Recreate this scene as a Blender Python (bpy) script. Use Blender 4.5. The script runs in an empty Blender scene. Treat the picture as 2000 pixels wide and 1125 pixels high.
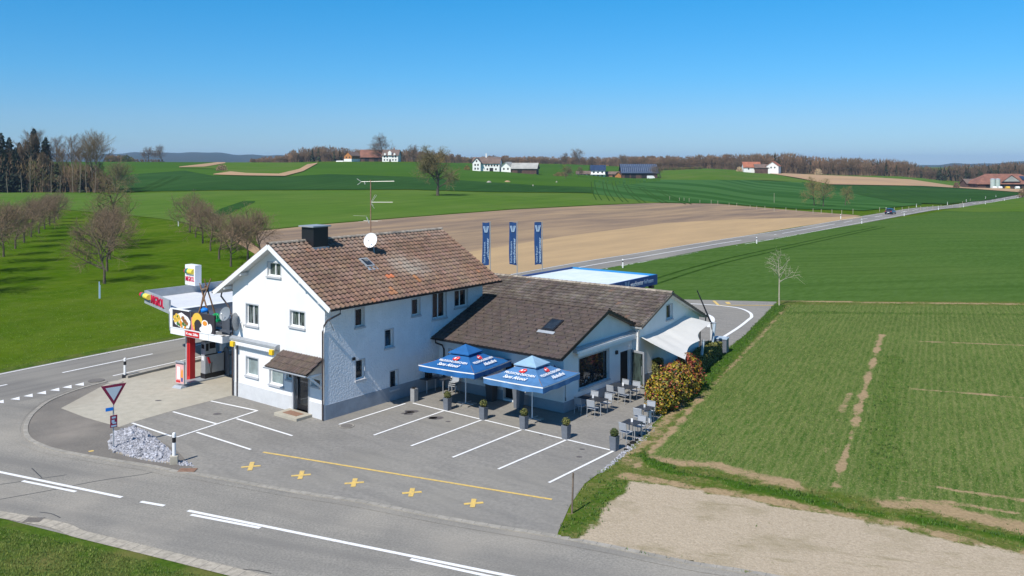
import bpy, bmesh, math, random
import numpy as np
from mathutils import Vector, Matrix
random.seed(7)
SC = bpy.context.scene
COL = SC.collection
R = math.radians

# ------------------------------------------------------------------ camera
F, HZ, CH = 1680.0, 320.0, 12.8          # focal length and horizon row in photo pixels, camera height
cam_d = bpy.data.cameras.new("camera")
cam = bpy.data.objects.new("camera", cam_d); COL.objects.link(cam)
cam.location = (0, 0, CH); cam.rotation_euler = (R(90), 0, 0)
cam_d.sensor_width = 36; cam_d.lens = 36 * F / 2000
cam_d.shift_y = -(562.5 - HZ) / 2000
cam_d.clip_start = 0.1; cam_d.clip_end = 30000
SC.camera = cam

# ------------------------------------------------------------------ sun and sky
SUN_AZ, SUN_EL = 56.0, 49.5              # azimuth the light travels to (from +X), elevation
sd = bpy.data.lights.new("sun", 'SUN'); sun = bpy.data.objects.new("sun", sd); COL.objects.link(sun)
sd.energy = 5.0; sd.angle = R(0.53); sd.color = (1.0, 0.945, 0.86)
ldir = Vector((math.cos(R(SUN_AZ)) * math.cos(R(SUN_EL)), math.sin(R(SUN_AZ)) * math.cos(R(SUN_EL)), -math.sin(R(SUN_EL))))
sun.rotation_euler = ldir.to_track_quat('-Z', 'Y').to_euler()
sun.location = (0, 0, 60)
w = bpy.data.worlds.new("World"); SC.world = w; w.use_nodes = True
nt = w.node_tree; nt.nodes.clear()
sky = nt.nodes.new('ShaderNodeTexSky'); sky.sky_type = 'NISHITA'; sky.sun_disc = False
sky.sun_elevation = R(SUN_EL)
# sky sun direction at rotation r is (sin r, cos r) seen from above
to_sun = (-ldir.x, -ldir.y)
sky.sun_rotation = math.atan2(to_sun[0], to_sun[1])
sky.altitude = 450; sky.air_density = 1.0; sky.dust_density = 0.0; sky.ozone_density = 6.0
bg = nt.nodes.new('ShaderNodeBackground'); bg.inputs[1].default_value = 0.125
wo = nt.nodes.new('ShaderNodeOutputWorld')
tn = nt.nodes.new('ShaderNodeMix'); tn.data_type = 'RGBA'; tn.blend_type = 'MULTIPLY'; tn.inputs['Factor'].default_value = 1
gc = nt.nodes.new('ShaderNodeTexCoord'); sx_ = nt.nodes.new('ShaderNodeSeparateXYZ'); rp = nt.nodes.new('ShaderNodeValToRGB')
nt.links.new(gc.outputs['Generated'], sx_.inputs[0]); nt.links.new(sx_.outputs['Z'], rp.inputs[0])
rp.color_ramp.elements[0].position = 0.0; rp.color_ramp.elements[0].color = (.42, .56, .76, 1)
rp.color_ramp.elements[1].position = 1.0; rp.color_ramp.elements[1].color = (.55, .84, 1.0, 1)
for ps_, cl_ in ((.05, (.42, .62, .82, 1)), (.10, (.29, .68, .90, 1)), (.19, (.155, .74, .97, 1)), (.35, (.24, .80, .98, 1))):
    e_ = rp.color_ramp.elements.new(ps_); e_.color = cl_
nt.links.new(rp.outputs[0], tn.inputs['B'])
nt.links.new(sky.outputs[0], tn.inputs['A']); nt.links.new(tn.outputs['Result'], bg.inputs[0]); nt.links.new(bg.outputs[0], wo.inputs[0])
SC.view_settings.view_transform = 'Standard'; SC.view_settings.look = 'None'
SC.view_settings.exposure = 0.15; SC.view_settings.gamma = 1.0
SC.render.engine = 'CYCLES'
SC.cycles.max_bounces = 5; SC.cycles.diffuse_bounces = 3; SC.cycles.glossy_bounces = 3
SC.cycles.transparent_max_bounces = 8; SC.cycles.caustics_reflective = False; SC.cycles.caustics_refractive = False

# ------------------------------------------------------------------ pixel helpers (photo pixels -> real places)
def G(px, py, z=0.0):
    Y = F * (CH - z) / (py - HZ)
    return Vector(((px - 1000) / F * Y, Y, z))
def PZ(px, py, Y):
    return Vector(((px - 1000) / F * Y, Y, CH - (py - HZ) / F * Y))
CAMP = Vector((0, 0, CH))
def hit(px, py, P, N):
    d = Vector(((px - 1000) / F, 1, -(py - HZ) / F))
    t = (P - CAMP).dot(N) / d.dot(N)
    return CAMP + d * t

# ------------------------------------------------------------------ terrain height
KEYS = [
 (-900, [(110,0),(360,1.0),(500,6.5),(700,14.5),(950,14),(1500,6),(3000,0)]),
 (250,  [(110,0),(360,1.0),(500,6.5),(700,14.5),(950,14),(1500,6),(3000,0)]),
 (400,  [(110,0),(340,1.9),(450,5.5),(650,13.2),(750,14.0),(950,13),(1500,6),(3000,0)]),
 (500,  [(110,0),(340,2.0),(470,6.0),(650,13.0),(700,13.8),(950,12.5),(1500,6),(3000,0)]),
 (650,  [(110,0),(340,2.0),(450,6.0),(600,12.4),(750,14.9),(950,13),(1500,6),(3000,0)]),
 (800,  [(110,0),(340,2.0),(450,6.0),(600,12.2),(750,14.8),(950,13),(1500,6),(3000,0)]),
 (950,  [(110,0),(325,1.8),(450,4.5),(600,7.5),(850,13.3),(1000,12.5),(1500,6),(3000,0)]),
 (1100, [(110,0),(325,1.2),(450,3.0),(600,4.5),(850,12.3),(1000,12),(1500,6),(3000,0)]),
 (1250, [(110,0),(300,0.0),(400,0.5),(620,2.1),(850,9.6),(1000,9.8),(1500,6),(3000,0)]),
 (1380, [(110,0),(300,0.0),(450,1.5),(600,4.6),(750,8.0),(1000,9.0),(1500,6),(3000,0)]),
 (1500, [(110,0),(300,-.5),(450,-1.0),(600,1.0),(750,4.8),(1000,8.0),(1500,6),(3000,0)]),
 (1700, [(110,0),(260,0.0),(350,-2.0),(500,-2.0),(700,2.0),(1000,5.0),(1500,5),(3000,0)]),
 (1900, [(110,0),(240,0.0),(280,-1.2),(400,-1.6),(600,-4.5),(800,-3.0),(1000,1.0),(1500,5),(3000,0)]),
 (4000, [(110,0),(240,0.0),(280,-1.2),(400,-1.6),(600,-4.5),(800,-3.0),(1000,1.0),(1500,5),(3000,0)]),
]
YS = np.concatenate([np.geomspace(2, 110, 60), np.geomspace(113, 3000, 190)])
def _smooth_prof(tab):
    ys = np.array([a for a, b in tab], float); zs = np.array([b for a, b in tab], float)
    g = np.linspace(0, 3000, 1501); z = np.interp(g, ys, zs)
    k = 21; ker = np.hanning(k + 2)[1:-1]; ker /= ker.sum()
    zz = np.convolve(np.pad(z, k // 2, mode='edge'), ker, 'valid')
    zz = np.where(g < 100, 0, zz)
    return zz
_PX = np.array([k for k, _ in KEYS], float)
_PR = np.array([_smooth_prof(t) for _, t in KEYS])
_PXF = np.arange(-900, 4001, 20.0)
_PF = np.array([[0.0] * 1501] * len(_PXF))
for i, px in enumerate(_PXF):
    j = min(max(int(np.searchsorted(_PX, px)) - 1, 0), len(_PX) - 2)
    u = (px - _PX[j]) / (_PX[j + 1] - _PX[j]); u = min(max(u, 0), 1); u = u * u * (3 - 2 * u)
    _PF[i] = _PR[j] * (1 - u) + _PR[j + 1] * u
def H(X, Y):
    if Y < 100: return 0.0
    px = 1000 + F * X / Y
    a = min(max((px + 900) / 20.0, 0), len(_PXF) - 1.001); b = min(Y / 2.0, 1499.9)
    i = int(a); j = int(b); u = a - i; v = b - j
    return float((_PF[i, j] * (1 - u) + _PF[i + 1, j] * u) * (1 - v) + (_PF[i, j + 1] * (1 - u) + _PF[i + 1, j + 1] * u) * v)
def T(px, py, Y0=15.0, Y1=1600.0):
    k = (px - 1000) / F; s = (py - HZ) / F
    Y = Y0; prev = Y
    while Y < Y1:
        if CH - s * Y <= H(k * Y, Y): break
        prev = Y; Y *= 1.01
    else:
        return Vector((k * Y1, Y1, H(k * Y1, Y1)))
    lo, hi = prev, Y
    for _ in range(22):
        m = (lo + hi) / 2
        if CH - s * m <= H(k * m, m): hi = m
        else: lo = m
    return Vector((k * hi, hi, H(k * hi, hi)))
def AT(px, Y):
    X = (px - 1000) / F * Y
    return Vector((X, Y, H(X, Y)))

# ------------------------------------------------------------------ materials
MATS = {}
def mat(name, col, rough=0.8, var=0.0, scale=3.0, bump=0.0, bscale=20.0, metal=0.0, col2=None, tint=False, detail=4.0,
        spec=None, big=None, stretch=None, coat=0.0, lo=0.35, hi=0.65):
    """principled material: colour mixed with a second one by world-scale noise, optional bump, per-vertex tint"""
    m = bpy.data.materials.new(name); m.use_nodes = True; MATS[name] = m
    n = m.node_tree; b = n.nodes['Principled BSDF']; L = n.links.new
    b.inputs['Roughness'].default_value = rough; b.inputs['Metallic'].default_value = metal
    if spec is not None: b.inputs['Specular IOR Level'].default_value = spec
    if coat: b.inputs['Coat Weight'].default_value = coat
    c = (*col, 1); out = None
    tc = n.nodes.new('ShaderNodeTexCoord'); src = tc.outputs['Object']
    if stretch:
        mp = n.nodes.new('ShaderNodeMapping'); mp.vector_type = 'TEXTURE'; mp.inputs['Scale'].default_value = stretch[:3]
        if len(stretch) > 3: mp.inputs['Rotation'].default_value = (0, 0, stretch[3])
        L(src, mp.inputs[0]); src = mp.outputs[0]
    if var or col2:
        c2 = (*col2, 1) if col2 else (*[x * (1 - var) for x in col], 1)
        if not col2: c = (*[min(1, x * (1 + var)) for x in col], 1)
        no = n.nodes.new('ShaderNodeTexNoise'); no.inputs['Scale'].default_value = scale; no.inputs['Detail'].default_value = detail
        no.inputs['Roughness'].default_value = 0.65
        L(src, no.inputs['Vector'])
        mr = n.nodes.new('ShaderNodeMapRange'); mr.inputs['From Min'].default_value = lo; mr.inputs['From Max'].default_value = hi
        L(no.outputs['Fac'], mr.inputs['Value'])
        mx = n.nodes.new('ShaderNodeMix'); mx.data_type = 'RGBA'; mx.inputs['A'].default_value = c; mx.inputs['B'].default_value = c2
        L(mr.outputs[0], mx.inputs['Factor']); out = mx.outputs['Result']
    for bg_ in ([] if not big else (big if isinstance(big, list) else [big])):   # (colour, scale, strength[, stretch]): broad patches
        big = bg_; bsrc = tc.outputs['Object']
        if len(bg_) > 3:
            mp = n.nodes.new('ShaderNodeMapping'); mp.vector_type = 'TEXTURE'; mp.inputs['Scale'].default_value = bg_[3][:3]; mp.inputs['Rotation'].default_value = (0, 0, bg_[3][3]); L(bsrc, mp.inputs[0]); bsrc = mp.outputs[0]
        no = n.nodes.new('ShaderNodeTexNoise'); no.inputs['Scale'].default_value = big[1]; no.inputs['Detail'].default_value = 5
        L(bsrc, no.inputs['Vector'])
        mr = n.nodes.new('ShaderNodeMapRange'); mr.inputs['From Min'].default_value = 0.45; mr.inputs['From Max'].default_value = 0.7
        mr.inputs['To Max'].default_value = big[2]
        L(no.outputs['Fac'], mr.inputs['Value'])
        mx = n.nodes.new('ShaderNodeMix'); mx.data_type = 'RGBA'
        if out: L(out, mx.inputs['A'])
        else: mx.inputs['A'].default_value = c
        mx.inputs['B'].default_value = (*big[0], 1)
        L(mr.outputs[0], mx.inputs['Factor']); out = mx.outputs['Result']
    if tint:
        at = n.nodes.new('ShaderNodeAttribute'); at.attribute_name = 'tint'
        mx = n.nodes.new('ShaderNodeMix'); mx.data_type = 'RGBA'; mx.blend_type = 'MULTIPLY'; mx.inputs['Factor'].default_value = 1
        if out: L(out, mx.inputs['A'])
        else: mx.inputs['A'].default_value = c
        L(at.outputs['Color'], mx.inputs['B']); out = mx.outputs['Result']
    if out: L(out, b.inputs['Base Color'])
    else: b.inputs['Base Color'].default_value = c
    if bump:
        no = n.nodes.new('ShaderNodeTexNoise'); no.inputs['Scale'].default_value = bscale; no.inputs['Detail'].default_value = 3
        L(src, no.inputs['Vector'])
        bp = n.nodes.new('ShaderNodeBump'); bp.inputs['Strength'].default_value = min(1, bump); bp.inputs['Distance'].default_value = 0.05 * max(1, bump)
        L(no.outputs['Fac'], bp.inputs['Height']); L(bp.outputs[0], b.inputs['Normal'])
    return m

M = MATS
mat('plaster', (.80,.80,.79), .9, .03, 1.2, .3, 30, big=[((.66,.67,.67), .35, .35), ((.60,.60,.58), 1.1, .14, (.6,.6,3,0))])
mat('roughcast', (.77,.79,.81), .95, .05, 1.5, 1.0, 9, big=[((.64,.67,.70), .3, .4), ((.60,.62,.62), 1.1, .16, (.6,.6,3,0))])
mat('plinth_pale', (.58,.59,.60), .9, .05, 2, .2, 30)
mat('plinth_grey', (.30,.33,.37), .9, .10, 1.5, .2, 30)
mat('trim_grey', (.46,.47,.49), .8, .05, 4)
mat('window_white', (.80,.80,.79), .5)
mat('glass', (.020,.025,.030), .04, spec=.8, var=.5, scale=1.2)
mat('glass_pale', (.24,.30,.30), .08, spec=.7, var=.25, scale=2)
mat('dark_metal', (.022,.022,.025), .45, metal=.3)
mat('gutter', (.07,.065,.06), .45, .2, 4, metal=.5)
mat('copper_dark', (.085,.065,.062), .5, .2, 4, metal=.4)
mat('soffit', (.62,.62,.61), .8, .05, 3)
mat('roof_tile', (.232,.136,.094), .85, col2=(.135,.080,.056), scale=5, tint=True, big=[((.25,.20,.15), .45, .35), ((.085,.065,.05), .9, .45, (.8,3,1,R(-38)))])
mat('porch_tile', (.150,.112,.092), .85, col2=(.095,.072,.060), scale=5, tint=True)
mat('glass_curtain', (.13,.16,.15), .08, col2=(.02,.025,.028), scale=5, spec=.7, stretch=(.6,.6,6), lo=.45, hi=.55)
mat('roof_ridge', (.21,.17,.14), .9, col2=(.36,.32,.27), scale=6, tint=True, bump=.4, bscale=12)
mat('low_tile', (.094,.070,.058), .85, col2=(.065,.050,.043), scale=4, tint=True)
mat('rear_tile', (.120,.096,.080), .9, col2=(.070,.056,.048), scale=3, tint=True, big=((.20,.18,.15), .8, .45))
mat('white_metal', (.80,.81,.82), .5, .03, 3)
mat('grey_metal', (.40,.42,.44), .45, .06, 5, metal=.3)
mat('silver', (.55,.57,.60), .35, .05, 6, metal=.7)
mat('red_paint', (.55,.012,.015), .35)
mat('red_dark', (.38,.01,.015), .4)
mat('blue_canvas', (.008,.105,.31), .8, .12, 1.6, .2, 14)
mat('blue_canvas_faded', (.062,.175,.36), .8, .15, 1.6, .2, 14)
mat('blue_canvas_pale', (.25,.40,.54), .85, .1, 2)
mat('white_print', (.82,.82,.82), .7)
mat('red_print', (.62,.03,.03), .7)
mat('navy', (.008,.055,.22), .5)
mat('flag_blue', (.006,.050,.17), .75, .12, 2)
mat('flag_light', (.38,.52,.66), .8)
mat('fascia_blue', (.009,.055,.22), .5, .05, 1)
mat('fascia_cyan', (.02,.22,.50), .5)
mat('wash_roof', (.72,.78,.80), .6, col2=(.60,.69,.72), scale=.6)
mat('zinc', (.40,.43,.46), .55, .08, 1.5, metal=.25)
mat('wood_pole', (.22,.12,.06), .8, .25, 6)
mat('wood_old', (.16,.12,.09), .9, .3, 6)
mat('yellow', (.80,.52,.01), .5)
mat('asphalt', (.325,.307,.272), .93, col2=(.205,.195,.174), scale=13, bump=.25, bscale=60, detail=10, spec=.05, big=[((.19,.182,.168), 1.0, .7, (14,.9,1,R(-20))), ((.385,.35,.295), .16, .65), ((.16,.155,.145), .35, .30)], lo=.36, hi=.64)
mat('asphalt_main', (.265,.253,.230), .93, col2=(.195,.187,.172), scale=14, bump=.15, bscale=60, detail=9, spec=.05, big=[((.16,.154,.144), 1.0, .7, (16,.8,1,R(55))), ((.32,.30,.26), .12, .5)], lo=.3, hi=.7)
mat('asphalt_warm', (.215,.198,.175), .93, col2=(.155,.143,.127), scale=16, bump=.2, bscale=60, detail=10, spec=.1, big=[((.28,.25,.215), .25, .7), ((.13,.12,.11), .7, .5)])
mat('yard_asphalt', (.285,.271,.246), .93, col2=(.205,.196,.180), scale=6, bump=.15, bscale=50, detail=9, spec=.05, big=[((.185,.177,.163), .22, .6), ((.33,.31,.265), .11, .6), ((.165,.16,.15), 1.3, .4, (3,.7,1,R(-38)))])
mat('concrete', (0.441,0.407,0.331), .9, col2=(0.367,0.340,0.274), scale=2.2, bump=.15, bscale=40, big=((0.326,0.288,0.230), .22, .7), detail=8)
mat('kerb', (.33,.305,.262), .9, .16, 3, .3, 30, big=((.24,.225,.195), .5, .7))
mat('kerb_warm', (.385,.345,.28), .95, .2, 5, .3, 30, big=((.27,.25,.20), .6, .7))
mat('joint_grey', (.20,.19,.17), .9)
mat('yard_stain', (.11,.10,.10), .7)
mat('paint_white', (.80,.80,.79), .7, col2=(.55,.54,.52), scale=9, lo=.50, hi=.80, detail=8)
mat('paint_yellow', (.72,.49,.13), .7, col2=(.36,.30,.17), scale=8, lo=.45, hi=.75, detail=8)
mat('manhole', (.16,.145,.13), .8, .2, 20, .5, 30)
mat('rust', (.26,.15,.10), .85, .2, 12)
mat('gravel_lot', (.46,.405,.335), .97, col2=(.32,.275,.215), scale=1.6, bump=.6, bscale=25, detail=10, big=((.25,.21,.13), .30, .65), lo=.4, hi=.75)
mat('dirt', (.33,.25,.15), .97, col2=(.12,.135,.045), scale=2.2, lo=.42, hi=.62, spec=0, bump=.5, bscale=20, detail=8, big=((.10,.15,.03), .7, .8))
mat('stone', (.37,.37,.385), .9, col2=(.20,.20,.21), scale=12, bump=.3, bscale=30, tint=True)
mat('bark', (.105,.085,.060), .95, .3, 5, .6, 12)
mat('twig', (.168,.125,.080), .95, tint=True)
mat('twig_olive', (.145,.125,.070), .95, tint=True)
mat('bark_mid', (.20,.165,.115), .9, .25, 6)
mat('bark_pale', (.40,.36,.27), .9, .2, 6)
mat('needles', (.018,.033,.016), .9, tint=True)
mat('leaf', (.5,.5,.5), .6, tint=True)
mat('hedge_leaf', (.155,.165,.045), .75, tint=True)
mat('grass_blade', (.10,.15,.025), .8, tint=True)
mat('planter', (.13,.145,.17), .55, .12, 4)
mat('planter_pale', (.30,.30,.30), .6, .1, 4)
mat('planter_black', (.035,.045,.055), .5, .12, 4)
mat('sling', (.33,.355,.39), .75, .06, 8)
mat('table_dark', (.035,.038,.045), .4)
mat('sail', (.58,.57,.54), .85, .03, 1, .25, 3)
mat('pole_blue', (.34,.42,.50), .5, .05, 4)
mat('interior', (.012,.010,.010), .8)
mat('purple', (.12,.01,.08), .6)
mat('flagcloth', (.12,.01,.08), .6)

# land colours
mat('meadow', (.070,.134,.006), .95, col2=(.040,.088,.003), scale=1.3, bump=.8, bscale=7, detail=10, big=[((.110,.155,.016), .045, .7), ((.034,.082,.003), .11, .6, (5,.8,1,R(68))), ((.12,.155,.03), .5, .35)], spec=0)
mat('lawn', (.085,.140,.020), .95, col2=(.040,.085,.010), scale=3.5, bump=.9, bscale=18, detail=8, big=((.17,.155,.055), .45, .8), spec=0)
mat('field_light', (.090,.162,.026), .95, col2=(.070,.138,.022), scale=.09, detail=7, big=[((.115,.170,.040), .02, .7), ((.055,.115,.016), .5, .6, (30,1.2,1,R(60)))], spec=0)
mat('field_dark', (.030,.082,.020), .95, col2=(.022,.064,.015), scale=.12, detail=7, big=[((.045,.105,.026), .015, .7), ((.020,.058,.014), .4, .5, (40,1.5,1,R(75)))], spec=0)
mat('field_hill', (.054,.122,.013), .95, col2=(.056,.130,.018), scale=.05, spec=0, detail=7, big=[((.030,.085,.012), .010, .6), ((.040,.095,.010), .25, .6, (50,2,1,R(15)))])
mat('field_bright', (.080,.150,.020), .95, col2=(.062,.128,.016), scale=.10, spec=0, detail=7, big=[((.12,.15,.04), .03, .6)])
mat('field_stripes', (.030,.090,.020), .95, col2=(.050,.125,.034), scale=.22, spec=0, detail=1, stretch=(60, 3.0, 3.0, R(101)), lo=.46, hi=.54)
mat('wheat_mid', (.052,.108,.020), .95, col2=(.075,.138,.034), scale=1.6, spec=0, bump=.7, bscale=6, detail=10, stretch=(3.0, 1.0, 1.0, R(52)), big=[((.085,.140,.034), .03, .6), ((.036,.086,.014), .35, .55, (9,.9,1,R(8)))])
mat('wheat_near', (0.089,0.147,0.026), .95, col2=(0.257,0.219,0.075), scale=3.2, spec=0, bump=.9, bscale=10, detail=9, stretch=(4.5, .8, 1.0, R(63.8)), big=((0.061,0.119,0.016), .09, .55), lo=.42, hi=.78)
mat('plough', (.330,.235,.150), .97, col2=(.185,.140,.112), scale=.16, bump=.5, bscale=3, detail=6, stretch=(6, 1, 1, R(52)), big=((.40,.29,.16), .012, .3), spec=0)
mat('soil_tan', (.440,.310,.175), .97, col2=(.370,.265,.155), scale=.25, bump=.4, bscale=3, detail=6, stretch=(5, 1, 1, R(52)), spec=0)
mat('soil_far', (.430,.285,.165), .97, col2=(.340,.235,.150), scale=.02, detail=5, spec=0)
mat('soil_edge', (.300,.215,.110), .97, col2=(.090,.130,.030), scale=1.3, detail=8, spec=0, lo=.45, hi=.6)
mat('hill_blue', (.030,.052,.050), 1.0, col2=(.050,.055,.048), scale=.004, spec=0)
mat('track_green', (.030,.072,.012), .95, .3, .8, spec=0)
mat('glass_door', (.07,.10,.09), .05, col2=(.015,.02,.02), scale=2.5, spec=.7, stretch=(.5,.5,2.5))
# ------------------------------------------------------------------ mesh builder
class MB:
    def __init__(s): s.v = []; s.f = []; s.mi = []; s.tint = None
    def add(s, vs, fs, mi=0):
        o = len(s.v); s.v.extend([tuple(x) for x in vs]); s.f.extend([tuple(i + o for i in f) for f in fs]); s.mi.extend([mi] * len(fs)); return s
    def tadd(s, vs, fs, t, mi=0):
        if s.tint is None: s.tint = []
        s.add(vs, fs, mi); s.tint.extend([t] * len(vs)); return s
    def box(s, x0, x1, y0, y1, z0, z1, mi=0):
        return s.add([(x0,y0,z0),(x1,y0,z0),(x1,y1,z0),(x0,y1,z0),(x0,y0,z1),(x1,y0,z1),(x1,y1,z1),(x0,y1,z1)],
              [(3,2,1,0),(4,5,6,7),(0,1,5,4),(1,2,6,5),(2,3,7,6),(3,0,4,7)], mi)
    def prism(s, poly, z0, z1, mi=0):
        n = len(poly); a = sum(poly[i][0] * poly[(i+1) % n][1] - poly[(i+1) % n][0] * poly[i][1] for i in range(n))
        if a < 0: poly = poly[::-1]
        vs = [(p[0], p[1], z0) for p in poly] + [(p[0], p[1], z1) for p in poly]
        fs = [tuple(range(n - 1, -1, -1)), tuple(range(n, 2 * n))] + [(i, (i+1) % n, n + (i+1) % n, n + i) for i in range(n)]
        return s.add(vs, fs, mi)
    def bar(s, p0, p1, w, h, up=(0,0,1), mi=0):
        p0 = Vector(p0); p1 = Vector(p1); d = (p1 - p0).normalized(); u = Vector(up)
        if abs(d.dot(u)) > .99: u = Vector((0,1,0))
        x = d.cross(u).normalized() * w / 2; y = x.cross(d).normalized() * h / 2
        vs = [p0 - x - y, p0 + x - y, p0 + x + y, p0 - x + y, p1 - x - y, p1 + x - y, p1 + x + y, p1 - x + y]
        return s.add(vs, [(0,1,2,3),(7,6,5,4),(0,4,5,1),(1,5,6,2),(2,6,7,3),(3,7,4,0)], mi)
    def tube(s, pts, r, n=8, mi=0, cap=True):
        pts = [Vector(p) for p in pts]; rs = r if isinstance(r, (list, tuple)) else [r] * len(pts)
        vs = []; fs = []
        for i, p in enumerate(pts):
            d = (pts[min(i+1, len(pts)-1)] - pts[max(i-1, 0)]).normalized()
            u = Vector((0,0,1)) if abs(d.z) < .95 else Vector((1,0,0))
            x = d.cross(u).normalized(); y = d.cross(x)
            for k in range(n):
                a = 2 * math.pi * k / n; vs.append(p + (x * math.cos(a) + y * math.sin(a)) * rs[i])
        for i in range(len(pts) - 1):
            for k in range(n):
                fs.append((i*n + k, i*n + (k+1) % n, (i+1)*n + (k+1) % n, (i+1)*n + k))
        if cap: fs.append(tuple(range(n - 1, -1, -1))); fs.append(tuple((len(pts)-1)*n + k for k in range(n)))
        return s.add(vs, fs, mi)
    def lathe(s, prof, c=(0,0,0), n=16, mi=0):
        vs = []; fs = []
        for r, z in prof:
            for k in range(n):
                a = 2 * math.pi * k / n; vs.append((c[0] + r * math.cos(a), c[1] + r * math.sin(a), c[2] + z))
        for i in range(len(prof) - 1):
            for k in range(n): fs.append((i*n + k, i*n + (k+1) % n, (i+1)*n + (k+1) % n, (i+1)*n + k))
        fs.append(tuple(range(n - 1, -1, -1))); fs.append(tuple((len(prof)-1)*n + k for k in range(n)))
        return s.add(vs, fs, mi)
    def quad(s, a, b, c, d, mi=0): return s.add([a, b, c, d], [(0,1,2,3)], mi)
    def xf(s, mtx): s.v = [tuple(mtx @ Vector(p)) for p in s.v]; return s
    def build(s, name, mats, parent=None, smooth=False, bevel=0):
        me = bpy.data.meshes.new(name); me.from_pydata(s.v, [], s.f)
        if not isinstance(mats, (list, tuple)): mats = [mats]
        for m in mats: me.materials.append(MATS[m] if isinstance(m, str) else m)
        if len(mats) > 1: me.polygons.foreach_set('material_index', s.mi)
        if smooth: me.polygons.foreach_set('use_smooth', [True] * len(s.f))
        if s.tint is not None:
            ca = me.color_attributes.new('tint', 'FLOAT_COLOR', 'POINT')
            arr = np.ones((len(s.v), 4), np.float32); arr[:, :3] = np.array(s.tint, np.float32); ca.data.foreach_set('color', arr.ravel())
        me.update()
        o = bpy.data.objects.new(name, me); COL.objects.link(o)
        if parent: o.parent = parent
        if bevel:
            md = o.modifiers.new('bevel', 'BEVEL'); md.width = bevel; md.segments = 2; md.limit_method = 'ANGLE'
        return o
def tag(o, label=None, cat=None, group=None, kind=None):
    if label: o['label'] = label
    if cat: o['category'] = cat
    if group: o['group'] = group
    if kind: o['kind'] = kind
    return o
def empty(name, loc=(0,0,0), rz=0.0, label=None, cat=None, group=None):
    o = bpy.data.objects.new(name, None); COL.objects.link(o); o.location = loc; o.rotation_euler = (0,0,rz)
    o.empty_display_size = .2
    return tag(o, label, cat, group)
KIDS = {}
def kids(o): return [c for c in bpy.data.objects if c.parent == o]
def copy_tree(o, loc=None, rz=None, label=None, parent=None, scale=None):
    c = o.copy(); COL.objects.link(c); c.parent = parent
    if loc is not None: c.location = loc
    if rz is not None: c.rotation_euler = (0, 0, rz)
    if scale is not None: c.scale = scale if hasattr(scale, '__len__') else (scale,) * 3
    if label: c['label'] = label
    for ch in KIDS.setdefault(o.name, kids(o)): copy_tree(ch, parent=c)
    return c
def struct(o): o['kind'] = 'structure'; return o

# ------------------------------------------------------------------ lettering
def text_mesh(s, size, extrude=0.0, shear=0.0, bold=0.0):
    cu = bpy.data.curves.new('lettering', 'FONT'); cu.body = s; cu.size = size; cu.align_x = 'CENTER'; cu.align_y = 'CENTER'
    cu.extrude = extrude; cu.shear = shear; cu.offset = bold; cu.resolution_u = 2
    o = bpy.data.objects.new('lettering_tmp', cu); COL.objects.link(o)
    dg = bpy.context.evaluated_depsgraph_get(); me = bpy.data.meshes.new_from_object(o.evaluated_get(dg))
    bpy.data.objects.remove(o); bpy.data.curves.remove(cu)
    return me
def lettering(s, size, m, parent, org, xd, yd, extrude=.004, shear=0, bold=0, sx=1.0, name='lettering', width=None):
    me = text_mesh(s, size, extrude, shear, bold); me.materials.clear(); me.materials.append(MATS[m])
    xs = [v.co.x for v in me.vertices]
    if width: sx = width / (max(xs) - min(xs))
    xd = Vector(xd).normalized(); yd = Vector(yd).normalized(); zd = xd.cross(yd)
    mt = Matrix((( xd.x*sx, yd.x, zd.x, org[0]), (xd.y*sx, yd.y, zd.y, org[1]), (xd.z*sx, yd.z, zd.z, org[2]), (0,0,0,1)))
    me.transform(mt); o = bpy.data.objects.new(name, me); COL.objects.link(o); o.parent = parent
    return o

# ------------------------------------------------------------------ ground: one sheet to the horizon
def terrain():
    pxs = np.arange(-2600, 4601, 30.0); n = len(pxs)
    vs = []; fs = []
    for Y in list(YS) + [4500, 7000, 12000]:
        for px in pxs:
            X = (px - 1000) / F * Y; vs.append((X, Y, H(X, Y) if Y <= 3000 else -2.0))
    for j in range(len(YS) + 2):
        for i in range(n - 1): fs.append((j*n + i, j*n + i + 1, (j+1)*n + i + 1, (j+1)*n + i))
    o = MB().add(vs, fs).build('ground', 'meadow', smooth=True); struct(o)
    # land beside and behind the camera
    b = MB(); Y0 = 2.0; e = 3600 / F * Y0
    b.add([(-400,-200,-.01),(400,-200,-.01),(400,2,-.01),(-400,2,-.01)], [(0,1,2,3)])
    b.add([(-400,2,-.01),(-e,2,-.01),(-e*150,300,-.01),(-660,300,-.01)], [(0,1,2,3)])
    b.add([(400,2,-.01),(660,300,-.01),(e*150,300,-.01),(e,2,-.01)], [(0,1,2,3)])
    struct(b.build('ground', 'meadow'))
LAYER = [0]
def interp(pts, x):
    if x <= pts[0][0]: return pts[0][1]
    for (a, b), (c, d) in zip(pts, pts[1:]):
        if x <= c: return b + (d - b) * (x - a) / (c - a)
    return pts[-1][1]
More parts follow.
